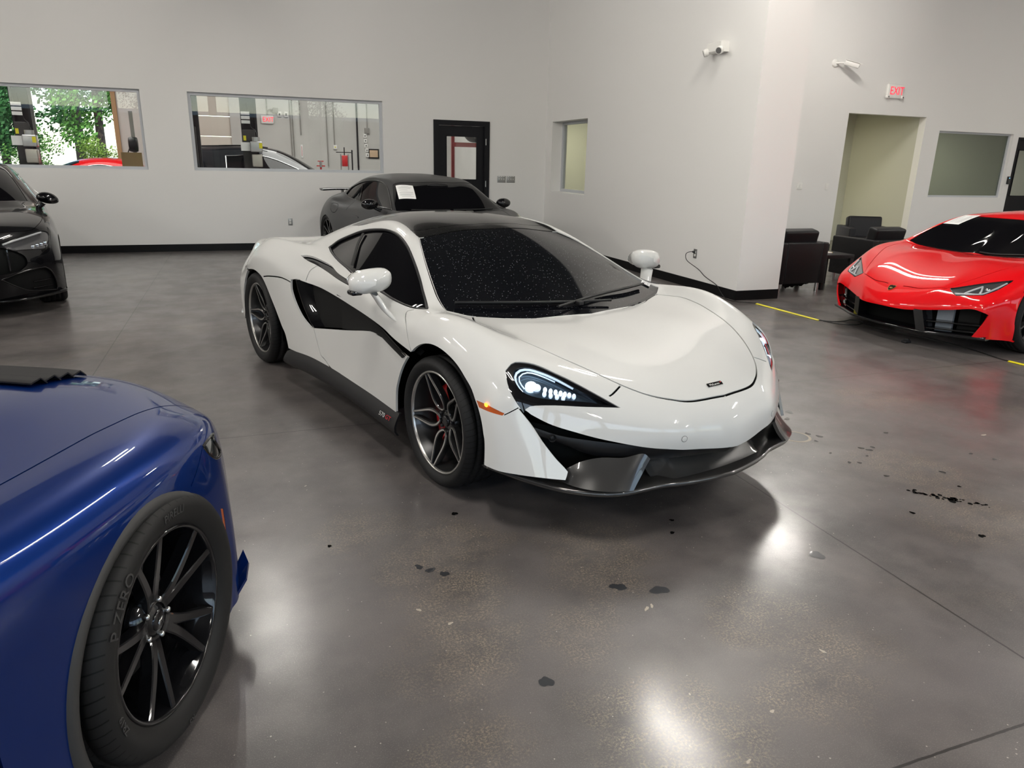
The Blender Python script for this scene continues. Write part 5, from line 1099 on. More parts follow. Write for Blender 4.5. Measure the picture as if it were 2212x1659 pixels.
# ---------------------------------------------------------------- satin graphite coupe by the back wall
def build_coupe():
    T = COUPE_TRACE; dup = lambda *p: [p, p]
    car = thing('coupe', 'matte graphite coupe with rear wing, behind the white car near the back wall', 'car', (2.465, 10.723, 0), -1.374)
    S = Surf(COUPE_ROWS, cu=(5,), lu=1e-4, lv=2e-5)
    glass = dup(1.155, 0, .872) + [(1.148, .38, .874)] + dup(1.09, .79, .89) + [(.82, .72, 1.045)] + dup(.565, .612, 1.195) + [(.59, .30, 1.232)] + dup(.595, 0, 1.238)
    rear = dup(-.95, 0, 1.262) + [(-.95, .29, 1.25)] + dup(-.98, .48, 1.19) + [(-1.3, .45, 1.12)] + dup(-1.65, .40, 1.03) + dup(-1.68, 0, 1.045)
    fa = arch_pts(1.315, .35, .36, .955); ra = arch_pts(-1.36, .325, .352, .96)
    K = Skin(S, dict(cap=T['cap'], handle=T['handle'], side_window=T['window'], front_arch=fa, rear_arch=ra, windscreen=glass, rear_window=rear),
             [('cap', .006), (T['door_seam'], .006), ([(1.02, .877, .87), (1.0, .93, .6), (.98, .925, .25)], .006), ([(2.0, .56, .70), (1.7, .6, .82), (1.4, .66, .875), (1.17, .74, .88)], .006)], .028)
    K.part(['body', 'cap'], 'body', MATTE_GREY, car, 0, flange=.012); K.part('gap', 'panel_gap', VOID, car, 0, off=-.006, flange=0)
    K.part('windscreen', 'windscreen', CAR_GLASS, car, 0, off=-.004, flange=0); K.part('rear_window', 'rear_window', CAR_GLASS, car, 0, off=-.004, flange=0)
    MM = dict(tyre=tyre_mat('coupe_tyre', .345), rim=RIM_BLACK, edge=RIM_GREY, disc=DISC, caliper=SATIN_BLACK, cap=GLOSS_BLACK, nut=SATIN_BLACK)
    for sd in (1, -1):
        K.part('side_window', 'side_window', CAR_GLASS, car, sd, off=-.006, flange=0); loop(K, S, 'side_window', sd, .009, GLOSS_BLACK, 'window_trim', car)
        K.part('handle', 'door_handle', MATTE_GREY, car, sd, off=.006, flange=.01)
        b = MB(); b.grid([on_skin(S, dense(T['pillar'], .04) + np.array((.018, 0, 0)), .003, sd), on_skin(S, dense(T['pillar'], .04) - np.array((.018, 0, 0)), .003, sd)], 0, True); b.build('window_pillar', GLOSS_BLACK, car)
        b = MB(); c = (.745, -sd * 1.02, .955); b.ball(c, (.075, .115, .068)); mo = b.build('mirror', GLOSS_BLACK, car)
        b = MB(); b.tube([(.80, -sd * .86, .87), (.78, -sd * .92, .89), (.755, -sd * .98, .92)], [.03, .022, .02], 8); b.build('mirror_arm', GLOSS_BLACK, mo)
        well(car, 1.315, sd, .35, .364, .5, .91, VOID); well(car, -1.36, sd, .325, .356, .5, .92, VOID)
        wheel(car, 1.315, sd, .915, .335, .335, .262, .26, dict(kind='multi', hub=-.03, n=10), MM); wheel(car, -1.36, sd, .93, .34, .34, .268, .29, dict(kind='multi', hub=-.03, n=10), MM)
    # interior mirror mount, wipers
    b = MB(); p = on_skin(S, [(.68, .0, 1.18)], .001)[0]; b.ball(p, (.03, .16, .03)); b.build('mirror_mount', SATIN_BLACK, car)
    for pts in ([(1.125, .60, .89), (1.14, .38, .885), (1.15, .05, .882)], [(1.15, -.0, .884), (1.145, -.35, .885), (1.12, -.62, .89)]):
        b = MB(); b.tube([(x + .01, -s, z + .014) for x, s, z in catmull(pts, 5)], .009, 6); b.build('wiper', SATIN_BLACK, car)
    # rear wing
    rows = []
    for s in np.linspace(-.78, .78, 25):
        e = max(0, abs(s) - .6) / .18
        rows.append([(-2.05 - .02 * e + x * (1 - .25 * e), s, 1.035 - .012 * e + z) for x, z in ((.13, .0), (.10, .014), (0, .020), (-.10, .012), (-.14, .022), (-.135, .004), (-.05, -.012), (.08, -.014))])
    b = MB(); b.grid(rows, 0, True, closed=True); b.add(rows[0], [tuple(range(8))]); b.add(rows[-1], [tuple(range(8))[::-1]]); w = b.build('rear_wing', GLOSS_BLACK, car)
    for s in (.45, -.45): b = MB(); b.box((-2.0, s, .99), (.10, .015, .10), bevel=.004); b.build('wing_stay', GLOSS_BLACK, w)
    tray(car, -1.9, 1.9, 1.0, .15, .45, (-.9, .9))
    paper_on(S, T['paper'], car, 'window_sheet', 'white printed sheet inside the matte graphite coupe windscreen', 1)
build_coupe()

# ---------------------------------------------------------------- blue muscle coupe, close on the left
def build_pony():
    T = PONY_TRACE; dup = lambda *p: [p, p]
    car = thing('muscle_car', 'deep blue muscle coupe, its front wheel and hood nearest the camera', 'car', (-1.128, 2.231, 0), 1.16)
    S = Surf(PONY_ROWS, cu=(9,), lu=1.5e-4, lv=2e-5)
    seam = [(.72, .70, .672)] + [p for p in T['seam'][:8]][::-1] + [(-.45, .725, .832), (-.70, .745, .868)]
    hood = dup(.985, 0, .695) + [(.93, .45, .66), (.83, .62, .665)] + seam[:1] * 2 + seam[1:-1] + dup(-.70, .735, .868) + [(-.735, .45, .905)] + dup(-.77, 0, .932)
    glass = dup(-.785, 0, .937) + [(-.745, .5, .90)] + dup(-.73, .70, .89) + [(-1.02, .64, 1.07)] + dup(-1.34, .54, 1.27) + [(-1.39, .28, 1.31)] + dup(-1.40, 0, 1.318)
    win = dup(-.95, .80, .93) + [(-1.3, .66, 1.20), (-1.6, .625, 1.28), (-1.9, .62, 1.29), (-2.3, .64, 1.20)] + dup(-2.7, .70, 1.08) + [(-2.3, .82, .985), (-1.8, .84, .965)]
    cut = .372
    fa = arch_pts(-.055, .335, cut, .957, -22, 200, 23); ra = arch_pts(-2.72, .345, .375, .957)
    K = Skin(S, dict(headlight=T['headlight'], marker=T['marker'], front_arch=fa, rear_arch=ra, hood=hood, windscreen=glass, side_window=win),
             [(hood[2:-2], .006), (T['bumper_seam'], .005), ([(-.62, .86, .86), (-.6, .945, .6), (-.58, .95, .2)], .006)], .026)
    K.part('body', 'body', BLUE, car, 0, flange=.014); K.part('gap', 'panel_gap', VOID, car, 0, off=-.005, flange=0)
    K.part('hood', 'hood', BLUE, car, 0, flange=.014); K.part('windscreen', 'windscreen', CAR_GLASS, car, 0, off=-.004, flange=0)
    MM = dict(tyre=tyre_mat('wide_sport_tyre', .345, (.017, .0165, .016), 64, .55), rim=RIM_BLACK, edge=RIM_BLACK, disc=DISC, caliper=SATIN_BLACK, cap=GLOSS_BLACK, nut=NUT)
    for sd in (1, -1):
        K.part('side_window', 'side_window', CAR_GLASS, car, sd, off=-.005, flange=0)
        K.part('headlight', 'headlight', SMOKED, car, sd, off=-.004, flange=0); loop(K, S, 'headlight', sd, .005, GLOSS_BLACK, 'lamp_rim', car, -.002)
        K.part('marker', 'side_marker', AMBER, car, sd, off=-.001, flange=0)
        # arch moulding
        rows = []
        for a in np.linspace(math.radians(-14), math.radians(197), 40):
            r0, r1 = cut + .004, cut - .032
            rows.append([(-.055 + r * math.cos(a), -sd * s, .335 + r * math.sin(a)) for r, s in ((r0, .953), (r0 - .006, .963), (cut - .016, .966), (r1, .960), (r1 + .004, .935), (r0, .93))])
        b = MB(); b.grid(rows, 0, True); b.build('arch_moulding', TRIM_GREY, car)
        well(car, -.055, sd, .335, .385, .45, .93, VOID); well(car, -2.72, sd, .345, .38, .45, .93, VOID)
        w = wheel(car, 0, sd, .955, .345, .345, .2535, .265, dict(kind='twin', hub=-.045, pow=.7), MM, 0, math.radians(31), caliper=(math.radians(120), math.radians(215)))
        if sd > 0:
            # raised sidewall lettering
            def ring(txt, size, rad, ang, flip=1):
                V, F = text_mesh(txt, size, .0006, 0, 1.05); Q = []
                for x, y, z in V:
                    a = ang - x / rad * flip; r = rad + y * flip; Q.append((r * math.cos(a), r * math.sin(a), z + .0235 - abs(r - .305) * .10))
                b = MB(); b.add(Q, F); b.build('tyre_lettering', LETTER, w)
            ring('PIRELLI', .030, .302, math.radians(84)); ring('P ZERO', .044, .303, math.radians(139)); ring('ZR19', .026, .296, math.radians(196)); ring('RS', .026, .310, math.radians(-92), 1)
            m = MB(); m.tube([(-.012, -.003, -.0345), (-.006, .004, -.034), (.002, .002, -.034), (.010, .006, -.0345)], [.001, .003, .0035, .0015], 6); m.tube([(-.004, .002, -.034), (-.009, -.008, -.0345)], [.0018, .001], 5); m.tube([(.003, .001, -.034), (.008, -.007, -.0345)], [.0018, .001], 5); m.build('running_horse_mark', NUT, w)
        wheel(car, -2.72, sd, .955, .345, .345, .2535, .275, dict(kind='twin', hub=-.045, pow=.7), MM, 0, .4)
        b = MB(); b.ball((-.95, -sd * 1.02, .98), (.075, .11, .06)); b.build('mirror', BLUE, car)
        # corner winglet of the front bumper
        b = MB(); p = [(.40, .935, .16), (.48, .905, .165), (.54, .87, .17)]; q = [(.44, .955, .20), (.52, .93, .212), (.585, .885, .218)]
        b.grid([[(x, -sd * s, z) for x, s, z in p], [(x, -sd * s, z) for x, s, z in q]], 0, False, .012, (-.5, 0, 1)); b.build('bumper_winglet', BLUE, car)
    # hood vent of stacked louvres
    for k in range(4):
        b = MB(); x = .56 + .065 * k; rows = []
        for s in np.linspace(-.30, .30, 13):
            base = on_skin(S, [(x, abs(s), .82)], 0)[0]; z = base[2]
            rows.append([(x, s, z + .006), (x - .028, s, z + .030), (x - .075, s, z + .024)])
        b.grid(rows, 0, True, .005, (0, 0, 1)); b.build('hood_vent_louvre', SATIN_BLACK, car)
    tray(car, -3.3, .6, 1.1, .15, .5, (-2.25, -.5))
SMOKED = mat('smoked_headlamp', (.03, .034, .036), .1, .3, coat=1.0); LETTER = mat('moulded_rubber_letters', (.045, .043, .042), .5)
build_pony()

# ---------------------------------------------------------------- black saloon at the left edge
def build_sedan():
    T = SEDAN_TRACE; dup = lambda *p: [p, p]
    car = thing('saloon_car', 'glossy black car by the back wall, at the left edge under the garden-view window', 'car', SEDAN_POSE[:2] + (0,), SEDAN_POSE[2])
    S = Surf(SEDAN_ROWS, cu=(7,), lu=1e-4, lv=2e-5)
    glass = dup(.73, 0, 1.003) + [(.69, .45, .998)] + dup(.57, .71, .99) + [(.2, .63, 1.16)] + dup(-.13, .545, 1.30) + [(-.12, .38, 1.35)] + dup(-.11, 0, 1.363)
    win = dup(.42, .80, .965) + [(.1, .72, 1.09), (-.2, .665, 1.2), (-.6, .655, 1.25), (-1.0, .67, 1.19)] + dup(-1.4, .74, 1.05) + [(-1.0, .86, .955), (-.3, .87, .935)]
    grille = dup(2.38, 0, .42) + [(2.33, .4, .42)] + dup(2.25, .55, .44) + [(2.19, .60, .50), (2.20, .58, .58)] + dup(2.28, .45, .66) + [(2.32, .3, .67)] + dup(2.36, 0, .67)
    seam = [(2.26, 0, .80), (2.19, .4, .795), (2.0, .66, .775), (1.85, .74, .80), (1.6, .80, .855), (1.2, .81, .91), (.75, .79, .94)]
    fa = arch_pts(1.43, .335, .36, .935); ra = arch_pts(-1.43, .335, .36, .935)
    K = Skin(S, dict(headlight=T['headlight'], grille=grille, intake=T['intake'], front_arch=fa, rear_arch=ra, windscreen=glass, side_window=win), [(seam, .006), ([(.55, .91, .88), (.55, .92, .5), (.55, .92, .25)], .006)], .028)
    K.part('body', 'body', BLACKP, car, 0, flange=.014); K.part('gap', 'panel_gap', VOID, car, 0, off=-.005, flange=0)
    K.part('windscreen', 'windscreen', CAR_GLASS, car, 0, off=-.004, flange=0); g = K.part('grille', 'grille', MESHED, car, 0, push=(-.03, 0, 0), flange=0)
    for k in range(9):
        s = -.48 + .12 * k; b = MB(); b.box((2.345 - .25 * s * s, s, .545), (.012, .014, .20), bevel=.003); b.build('grille_bar', GLOSS_BLACK, g)
    MM = dict(tyre=tyre_mat('saloon_tyre', .335), rim=RIM_BLACK, edge=RIM_GREY, disc=DISC, caliper=SATIN_BLACK, cap=GLOSS_BLACK, nut=SATIN_BLACK)
    for sd in (1, -1):
        K.part('side_window', 'side_window', CAR_GLASS, car, sd, off=-.005, flange=0); loop(K, S, 'side_window', sd, .008, CHROME, 'window_trim', car)
        h = K.part('headlight', 'headlight', LENS2, car, sd, off=-.006, flange=0); loop(K, S, 'headlight', sd, .005, GLOSS_BLACK, 'lamp_rim', h, -.002)
        b = MB(); p = on_skin(S, dense(T['drl'], .03), -.001, sd); b.tube([tuple(q) for q in p], .010, 6); b.build('running_light', DRL_OFF, h)
        for k in range(4):
            q = on_skin(S, [(2.12 - .045 * k, .69 + .035 * k, .645 + .006 * k)], -.004, sd)[0]; b = MB(); b.box(q, (.03, .03, .038), bevel=.006); b.build('lamp_unit', CHROME, h)
        n = K.part('intake', 'bumper_intake', MATTE_BLACK, car, sd, push=(-.05, 0, 0), flange=0); loop(K, S, 'intake', sd, .008, GLOSS_BLACK, 'intake_surround', n, .0)
        for z0 in (.24, .31):
            b = MB(); p = on_skin(S, dense([(2.15, .66, z0), (1.95, .83, z0 + .01), (1.80, .905, z0 + .02)], .04), -.02, sd); b.tube([tuple(q) for q in p], .006, 6); b.build('intake_bar', GLOSS_BLACK, n)
        b = MB(); rows = []
        for dx, k in ((-.005, .02), (0, .6), (.03, .95), (.07, 1), (.11, .8), (.135, .4), (.145, .02)):
            rows.append([(.70 + dx, -sd * (.90 + .105 * k * math.cos(a)), 1.02 + (.075 if math.sin(a) > 0 else .05) * k * math.sin(a) - .018 * math.cos(a)) for a in np.linspace(0, 2 * PI, 22, endpoint=False)])
        b.grid(rows, 0, True, closed=True); mo = b.build('mirror', BLACKP, car)
        b = MB(); b.tube([(.74, -sd * .79, .91), (.74, -sd * .81, .94), (.74, -sd * .845, .985)], [.035, .03, .04], 8); b.build('mirror_arm', BLACKP, mo)
        well(car, 1.43, sd, .335, .364, .5, .90, VOID); well(car, -1.43, sd, .335, .364, .5, .90, VOID)
        for x in (1.43, -1.43): wheel(car, x, sd, .905, .335, .335, .262, .25, dict(kind='multi', hub=-.03, n=10), MM)
    b = MB(); p = catmull([(2.20, .0, .17), (2.16, .4, .17), (2.06, .63, .172), (1.9, .79, .175), (1.78, .89, .18), (1.73, .915, .185)], 4)
    full = [(x, -s, z) for x, s, z in p[::-1]] + [(x, s, z) for x, s, z in p[1:]]
    b.grid([[(x - .2, y * .9, z) for x, y, z in full], [(x + .11, y * 1.01, z) for x, y, z in full], [(x + .10, y * 1.01, z - .02) for x, y, z in full], [(x - .2, y * .9, z - .02) for x, y, z in full]], 0, True); b.build('front_lip', GLOSS_BLACK, car)
    tray(car, -2.0, 2.0, 1.0, .14, .45, (-.95, .95))
SEDAN_POSE = (-3.038, 10.099, math.radians(-77))
build_sedan()
OIL_SPOTS = [(0.804,2.854,0.016),(0.237,2.734,0.01),(1.656,2.396,0.012),(1.717,2.497,0.011),(3.062,2.401,0.012),(3.401,2.526,0.016),(3.323,2.364,0.01),(2.951,1.949,0.016),(2.841,2.214,0.013),(3.145,3.149,0.02),(3.11,3.207,0.016),(3.244,2.927,0.015),(3.321,2.919,0.013),(3.269,2.891,0.018),(3.016,2.781,0.012),(3.066,2.759,0.012),(3.184,2.824,0.009),(3.07,3.093,0.012),(3.014,2.919,0.009),(3.069,2.58,0.013),(3.792,2.672,0.011),(3.847,2.572,0.012),(3.591,3.078,0.012),(3.171,3.463,0.02),(3.144,2.255,0.026)]
GREY_SPOTS = [(1.231,2.094,0.03),(1.368,2.026,0.035),(0.77,1.698,0.026),(2.129,2.047,0.034),(3.28,3.57,0.03),(0.586,2.427,0.02),(0.631,2.385,0.02),(0.549,2.464,0.018)]
PALE_SPOTS = [(1.262,1.937,0.014),(1.288,1.946,0.012),(0.484,2.185,0.012),(0.569,2.075,0.012),(4.147,2.869,0.02),(1.697,1.542,0.012),(1.352,1.369,0.01),(1.166,1.236,0.01),(1.161,1.509,0.006),(0.194,3.352,0.008)]
# ---------------------------------------------------------------- lounge corner
def armchair(loc, rz, label):
    t = thing('armchair', label, 'armchair', loc, rz, None)
    w, d, h, a = .75, .74, .63, .105
    for sx_ in (-1, 1): b = MB(); b.box((sx_ * (w / 2 - a / 2), 0, (h + .11) / 2), (a, d, h - .11), bevel=.018); b.build('arm', LEATHER, t)
    b = MB(); b.box((0, d / 2 - .07, (h + .11) / 2), (w - 2 * a + .004, .14, h - .114), bevel=.014); b.build('back', LEATHER, t)
    b = MB(); b.box((0, -.07, .24), (w - 2 * a - .004, d - .15, .24), bevel=.015); b.build('seat_base', LEATHER, t)
    b = MB(); b.box((0, -.075, .41), (w - 2 * a - .01, d - .16, .13), bevel=.035); b.build('seat_cushion', LEATHER, t)
    b = MB(); R = Matrix.Rotation(math.radians(-12), 3, 'X')
    bm = bmesh.new(); bmesh.ops.create_cube(bm, size=1); bmesh.ops.scale(bm, vec=(w - 2 * a - .0, .16, .40), verts=bm.verts); bmesh.ops.bevel(bm, geom=bm.edges[:], offset=.04, segments=4, profile=.6, affect='EDGES')
    for v in bm.verts: v.co = R @ v.co + Vector((0, d / 2 - .19, .585))
    bm.verts.index_update(); b.add([v.co for v in bm.verts], [[v.index for v in f.verts] for f in bm.faces], 0, True); bm.free(); b.build('back_cushion', LEATHER, t)
    for x, y in ((-.31, -.31), (.31, -.31), (-.31, .31), (.31, .31)): b = MB(); b.cyl((x, y, 0), (x, y, .115), .026, 20); b.build('leg', STEEL, t)
    return t
c1 = armchair((6.705, 7.785, 0), PI, 'black leather armchair seen from behind beside the wall pillar, torn lining underneath')
rnd = random.Random(4); b = MB(); rows = [[], []]
for k in range(41):
    x = -.21 + .42 * k / 40; dep = .035 + .045 * math.sin(PI * k / 40) + rnd.uniform(-.012, .012) + (.02 if 24 < k < 31 else 0)
    rows[0].append((x, .28 - .1 * math.sin(PI * k / 40), .118)); rows[1].append((x, .27 - .1 * math.sin(PI * k / 40), .118 - dep))
b.grid(rows, 0, True, .002, (0, 1, 0)); b.build('torn_lining', MATTE_BLACK, c1)
armchair((8.285, 7.88, 0), PI, 'black leather armchair right of the low table, partly hidden by the red car')
armchair((9.72, 9.42, 0), math.radians(-28), 'black leather armchair furthest back, facing the room by the corridor opening')
t = thing('side_table', 'low black square table between two black armchairs', 'table', (7.36, 7.75, 0))
b = MB(); b.box((0, 0, .43), (.50, .50, .05), bevel=.004); b.build('table_top', SATIN_BLACK, t)
for x, y in ((-.22, -.22), (.22, -.22), (-.22, .22), (.22, .22)): b = MB(); b.box((x, y, .2025), (.05, .05, .405), bevel=.003); b.build('leg', SATIN_BLACK, t)
m = thing('magazine', 'magazine with a yellow spine on the low black table', 'magazine', (7.28, 7.80, .455), .2)
b = MB(); b.box((0, 0, .006), (.20, .27, .012)); b.build('pages', PAPER, m); b = MB(); b.box((.102, 0, .0065), (.006, .272, .013)); b.build('spine', mat('yellow_card', (.75, .6, .03), .5), m)
t = thing('drinks_fridge', 'small silver framed glass fridge behind the pillar, only its edge in view', 'fridge', (7.46, 10.55, 0))
b = MB(); b.box((0, .03, .43), (.50, .48, .86), bevel=.006); b.build('cabinet', SATIN_BLACK, t)
b = MB(); z0, z1 = .06, .84
for c, d in (((-.23, -.225, .45), (.04, .03, .78)), ((.23, -.225, .45), (.04, .03, .78)), ((0, -.225, .08), (.42, .03, .04)), ((0, -.225, .82), (.42, .03, .04))): b.box(c, d)
dr = b.build('door', STEEL, t); b = MB(); b.box((0, -.222, .45), (.42, .01, .70)); b.build('door_glass', CAR_GLASS, dr)

# ---------------------------------------------------------------- fittings on the walls
def on_wall(face, u, z, depth=0.0):
    """frame whose local x runs along the wall, y up, z out of the wall"""
    if face == 'back': return frame_M((u, YB - depth, z), (1, 0, 0), (0, 0, 1))
    if face == 'right': return frame_M((XR - depth, u, z), (0, -1, 0), (0, 0, 1))
    if face == 'exit': return frame_M((u, YE - depth, z), (1, 0, 0), (0, 0, 1))
    if face == 'shop': return frame_M((u, 21.5 - depth, z), (1, 0, 0), (0, 0, 1))
def wbox(M, w, h, d, m, name, parent=None, x=0, y=0, z=0, bevel=.002):
    b = MB(); b.box((x, y, z + d / 2), (w, h, d), bevel=bevel); b.move(M); return b.build(name, m, parent)
def plate(name, label, cat, face, u, z, w, h, m, fit, group=None):
    M = on_wall(face, u, z); o = wbox(M, w, h, .007, m, 'cover_plate' if False else name); tag(o, label, cat, group)
    for k, (n, x, y, ww, hh, dd, mm) in enumerate(fit): wbox(M, ww, hh, dd, mm, n, o, x, y, .005, .001)
    return o
def socket(y): return [('socket_face', 0, y, .034, .028, .004, PLASTIC_W), ('socket_slot', -.007, y + .003, .003, .009, .0048, MATTE_BLACK), ('socket_slot', .007, y + .003, .003, .009, .0048, MATTE_BLACK)]
plate('wall_outlet', 'steel wall outlet low on the back wall left of the graphite coupe', 'outlet', 'back', .806, .466, .072, .117, PLATE_S, socket(.02) + socket(-.02))
plate('wall_outlet', 'steel wall outlet low on the side wall, black cable plugged in', 'outlet', 'right', 8.03, .446, .072, .117, PLATE_S, socket(.02) + socket(-.02))
sw3 = lambda: [('toggle', x, .004, .009, .022, .012, PLASTIC_W) for x in (-.046, 0, .046)] + [('label_strip', x, .05, .03, .008, .003, PAPER) for x in (-.046, 0, .046)]
plate('light_switch', 'steel triple switch plate nearer the black door', 'switch', 'back', 4.617, 1.214, .163, .117, PLATE_S, sw3())
plate('light_switch', 'steel triple switch plate nearer the room corner', 'switch', 'back', 4.80, 1.214, .163, .117, PLATE_S, sw3())
plate('light_switch', 'white double switch plate between pillar and corridor opening', 'switch', 'exit', 9.78, 1.215, .118, .118, PLASTIC_W, [('rocker', x, 0, .033, .067, .006, PLASTIC_W) for x in (-.024, .024)])
plate('light_switch', 'white single switch plate beside the corridor opening', 'switch', 'exit', 10.42, 1.212, .074, .118, PLASTIC_W, [('rocker', 0, 0, .033, .067, .006, PLASTIC_W)])
# emergency light
M = on_wall('right', 7.90, 2.862); e = thing('emergency_light', 'white twin-head emergency light high on the side wall', 'emergency light', M.translation)
Mi = Matrix.Translation(-M.translation) @ M
b = MB(); pr = [(-.15, -.055), (.15, -.055), (.15, .06), (-.15, .06)]; rows = [[(x, y, z) for x, y in pr] for z in (0, .085)] + [[(x * .93, y * .8 + .002, .11) for x, y in pr]]
b.grid(rows, 0, False, closed=True); b.add(rows[-1], [(0, 1, 2, 3)]); b.move(Mi); b.build('case', PLASTIC_W, e)
for x in (-.12, .12):
    b = MB(); L_ = Mi @ Matrix.Translation((x, -.03, .085)) @ Matrix.Rotation(.5 if x > 0 else -.5, 4, 'Y') @ Matrix.Rotation(.35, 4, 'X')
    b.lathe([(0, .062), (.03, .060), (.034, .066), (.042, .068), (.045, .03), (.032, -.01), (0, -.02)], 24, M=L_); h = b.build('lamp_head', PLASTIC_W, e)
    b = MB(); b.lathe([(0, .070), (.033, .069)], 24, M=L_); b.build('lamp_lens', mat('grey_lens', (.12, .12, .12), .2), h)
# bullet camera
M = on_wall('exit', 10.20, 3.335); e = thing('security_camera', 'white bullet camera high on the wall left of the exit sign', 'camera', M.translation); Mi = Matrix.Translation(-M.translation) @ M
b = MB(); b.lathe([(0, .035), (.05, .033), (.065, .02), (.068, 0)], 28, M=Mi); b.build('mount', PLASTIC_W, e)
b = MB(); b.tube([(0, 0, .03), (.05, .005, .09), (.10, .0, .13)], .016, 10); b.move(Mi); b.build('bracket', PLASTIC_W, e)
b = MB(); A = Mi @ frame_M((.20, -.02, .20), (-.5, .18, -.35), (0, 1, .3)); b.box((0, 0, 0), (.26, .085, .085), bevel=.02); b.box((-.02, .046, 0), (.29, .008, .10), bevel=.003); b.move(A); k = b.build('body', PLASTIC_W, e)
b = MB(); b.cyl((-.131, 0, 0), (-.128, 0, 0), .03, 16); b.move(A); b.build('lens', CAR_GLASS, k)
def exit_sign(M, w, h, label, lamps=True):
    e = thing('exit_sign', label, 'exit sign', M.translation); Mi = Matrix.Translation(-M.translation) @ M
    wbox(Mi, w, h, .055, PLASTIC_W, 'case', e, bevel=.018)
    V, F = text_mesh('EXIT', h * .80, .002); b = MB(); b.add([Mi @ Vector((x * .82 + w * .07, y, z + .057)) for x, y, z in V], F); b.build('exit_letters', EXITRED, e)
    if lamps:
        for x in (-.46, .46): b = MB(); b.lathe([(0, .05), (.02, .05), (.03, .04), (.032, 0)], 18, M=Mi @ Matrix.Translation((x * w, -h * .42, .03))); k = b.build('lamp_head', PLASTIC_W, e); b = MB(); b.lathe([(0, .0515), (.014, .051)], 16, M=Mi @ Matrix.Translation((x * w, -h * .42, .03))); b.build('lamp_lens', RIM_GREY, k)
exit_sign(on_wall('exit', 11.665, 2.942), .385, .25, 'lit red EXIT sign on the wall above the corridor opening')
for x, cl, lab in ((11.26, True, 'black-domed camera under the corridor ceiling, left of the clear dome'), (11.62, False, 'pale domed detector under the corridor ceiling, right of the black dome')):
    t = thing('dome_camera' if cl else 'smoke_detector', lab, 'camera' if cl else 'detector', (x, 11.75, 2.69)); b = MB(); b.lathe([(.075, 0), (.075, -.035), (.066, -.045), (0, -.045)], 28); b.build('base', PLASTIC_W, t)
    b = MB(); b.lathe([(.058, -.045), (.052, -.075), (.03, -.095), (0, -.10)], 24); b.build('dome', CAR_GLASS if cl else PLASTIC_W, t)
M = on_wall('exit', 15.165, 1.385); o = wbox(M, .075, .155, .03, GLOSS_BLACK, 'card_reader', bevel=.006); tag(o, 'black card reader with a blue light beside the right door', 'card reader'); wbox(M, .022, .014, .002, mat('blue_led', (.1, .3, 1), .3, emit=(.15, .45, 1), power=2.5), 'indicator_light', o, 0, .045, .03, .0005)

# ---------------------------------------------------------------- floor: tape, cables, marks
YEL = mat('yellow_tape', (.80, .72, .02), .45)
for n, (P, lab) in enumerate((([(5.60, 6.86), (5.645, 5.90)], 'yellow tape strip on the floor running from the pillar towards the red car'), ([(6.03, 4.10), (6.13, 3.2)], 'yellow tape strip on the floor at the right edge, before the red car'))):
    (x0, y0), (x1, y1) = P; dx, dy = x1 - x0, y1 - y0; l = math.hypot(dx, dy); nx, ny = -dy / l * .024, dx / l * .024
    rows = [[(x0 + dx * q + nx * s, y0 + dy * q + ny * s, .004 + .006 * (1 - s * s)) for s in (-1, -.5, 0, .5, 1)] for q in np.linspace(0, 1, 10)]
    b = MB(); b.grid(rows, 0, True); b.add([(x0 + nx, y0 + ny, .0005), (x1 + nx, y1 + ny, .0005), (x1 - nx, y1 - ny, .0005), (x0 - nx, y0 - ny, .0005)], [(3, 2, 1, 0)]); o = b.build('floor_tape', YEL); tag(o, lab, 'tape')
cab = mat('black_cable', (.006, .006, .006), .5)
b = MB(); p = catmull([(5.47, 8.04, .468), (5.42, 8.05, .47), (5.36, 8.05, .44), (5.37, 8.02, .36), (5.44, 7.86, .27), (5.44, 7.70, .20), (5.46, 7.48, .13), (5.45, 7.36, .06), (5.42, 7.2, .008), (5.44, 7.02, .008), (5.53, 6.95, .008), (5.60, 6.87, .012)], 8)
b.tube([tuple(q) for q in p], .0045, 6); o = b.build('power_cable', cab); tag(o, 'black cable hanging from the side wall outlet down to the yellow tape', 'cable')
b = MB(); b.cyl((5.484, 8.035, .468), (5.45, 8.045, .47), .016, 12, r2=.010); b.build('plug', cab, o)
b = MB(); p = catmull([(5.645, 5.90, .008), (5.72, 5.80, .008), (5.86, 5.78, .008), (5.97, 5.80, .012), (6.02, 5.70, .014), (5.93, 5.62, .008), (5.80, 5.62, .008), (5.70, 5.72, .006), (5.66, 5.86, .006)], 8)
b.tube([tuple(q) for q in p], .005, 6); o = b.build('cable_loop', cab); tag(o, 'black cable looped on the floor at the end of the tape', 'cable')
b = MB(); p = catmull([(5.99, 5.72, .007), (5.95, 5.56, .006), (5.98, 5.34, .006), (6.08, 5.0, .006), (6.10, 4.6, .006), (6.03, 4.2, .006), (6.03, 4.11, .006)], 8); b.tube([tuple(q) for q in p], .0045, 6); o = b.build('power_cable', cab); tag(o, 'black cable on the floor under the front of the red car', 'cable')
t = thing('plastic_clip', 'small black plastic piece on the floor under the red car nose', 'clip', (5.72, 4.87, 0)); b = MB(); b.box((0, 0, .012), (.07, .05, .022), bevel=.004); b.box((.01, .01, .03), (.03, .045, .02), .4, bevel=.004); b.build('body', SATIN_BLACK, t)
OIL = mat('oil_drip', (.004, .004, .004), .08, coat=1.0)
rnd = random.Random(11)
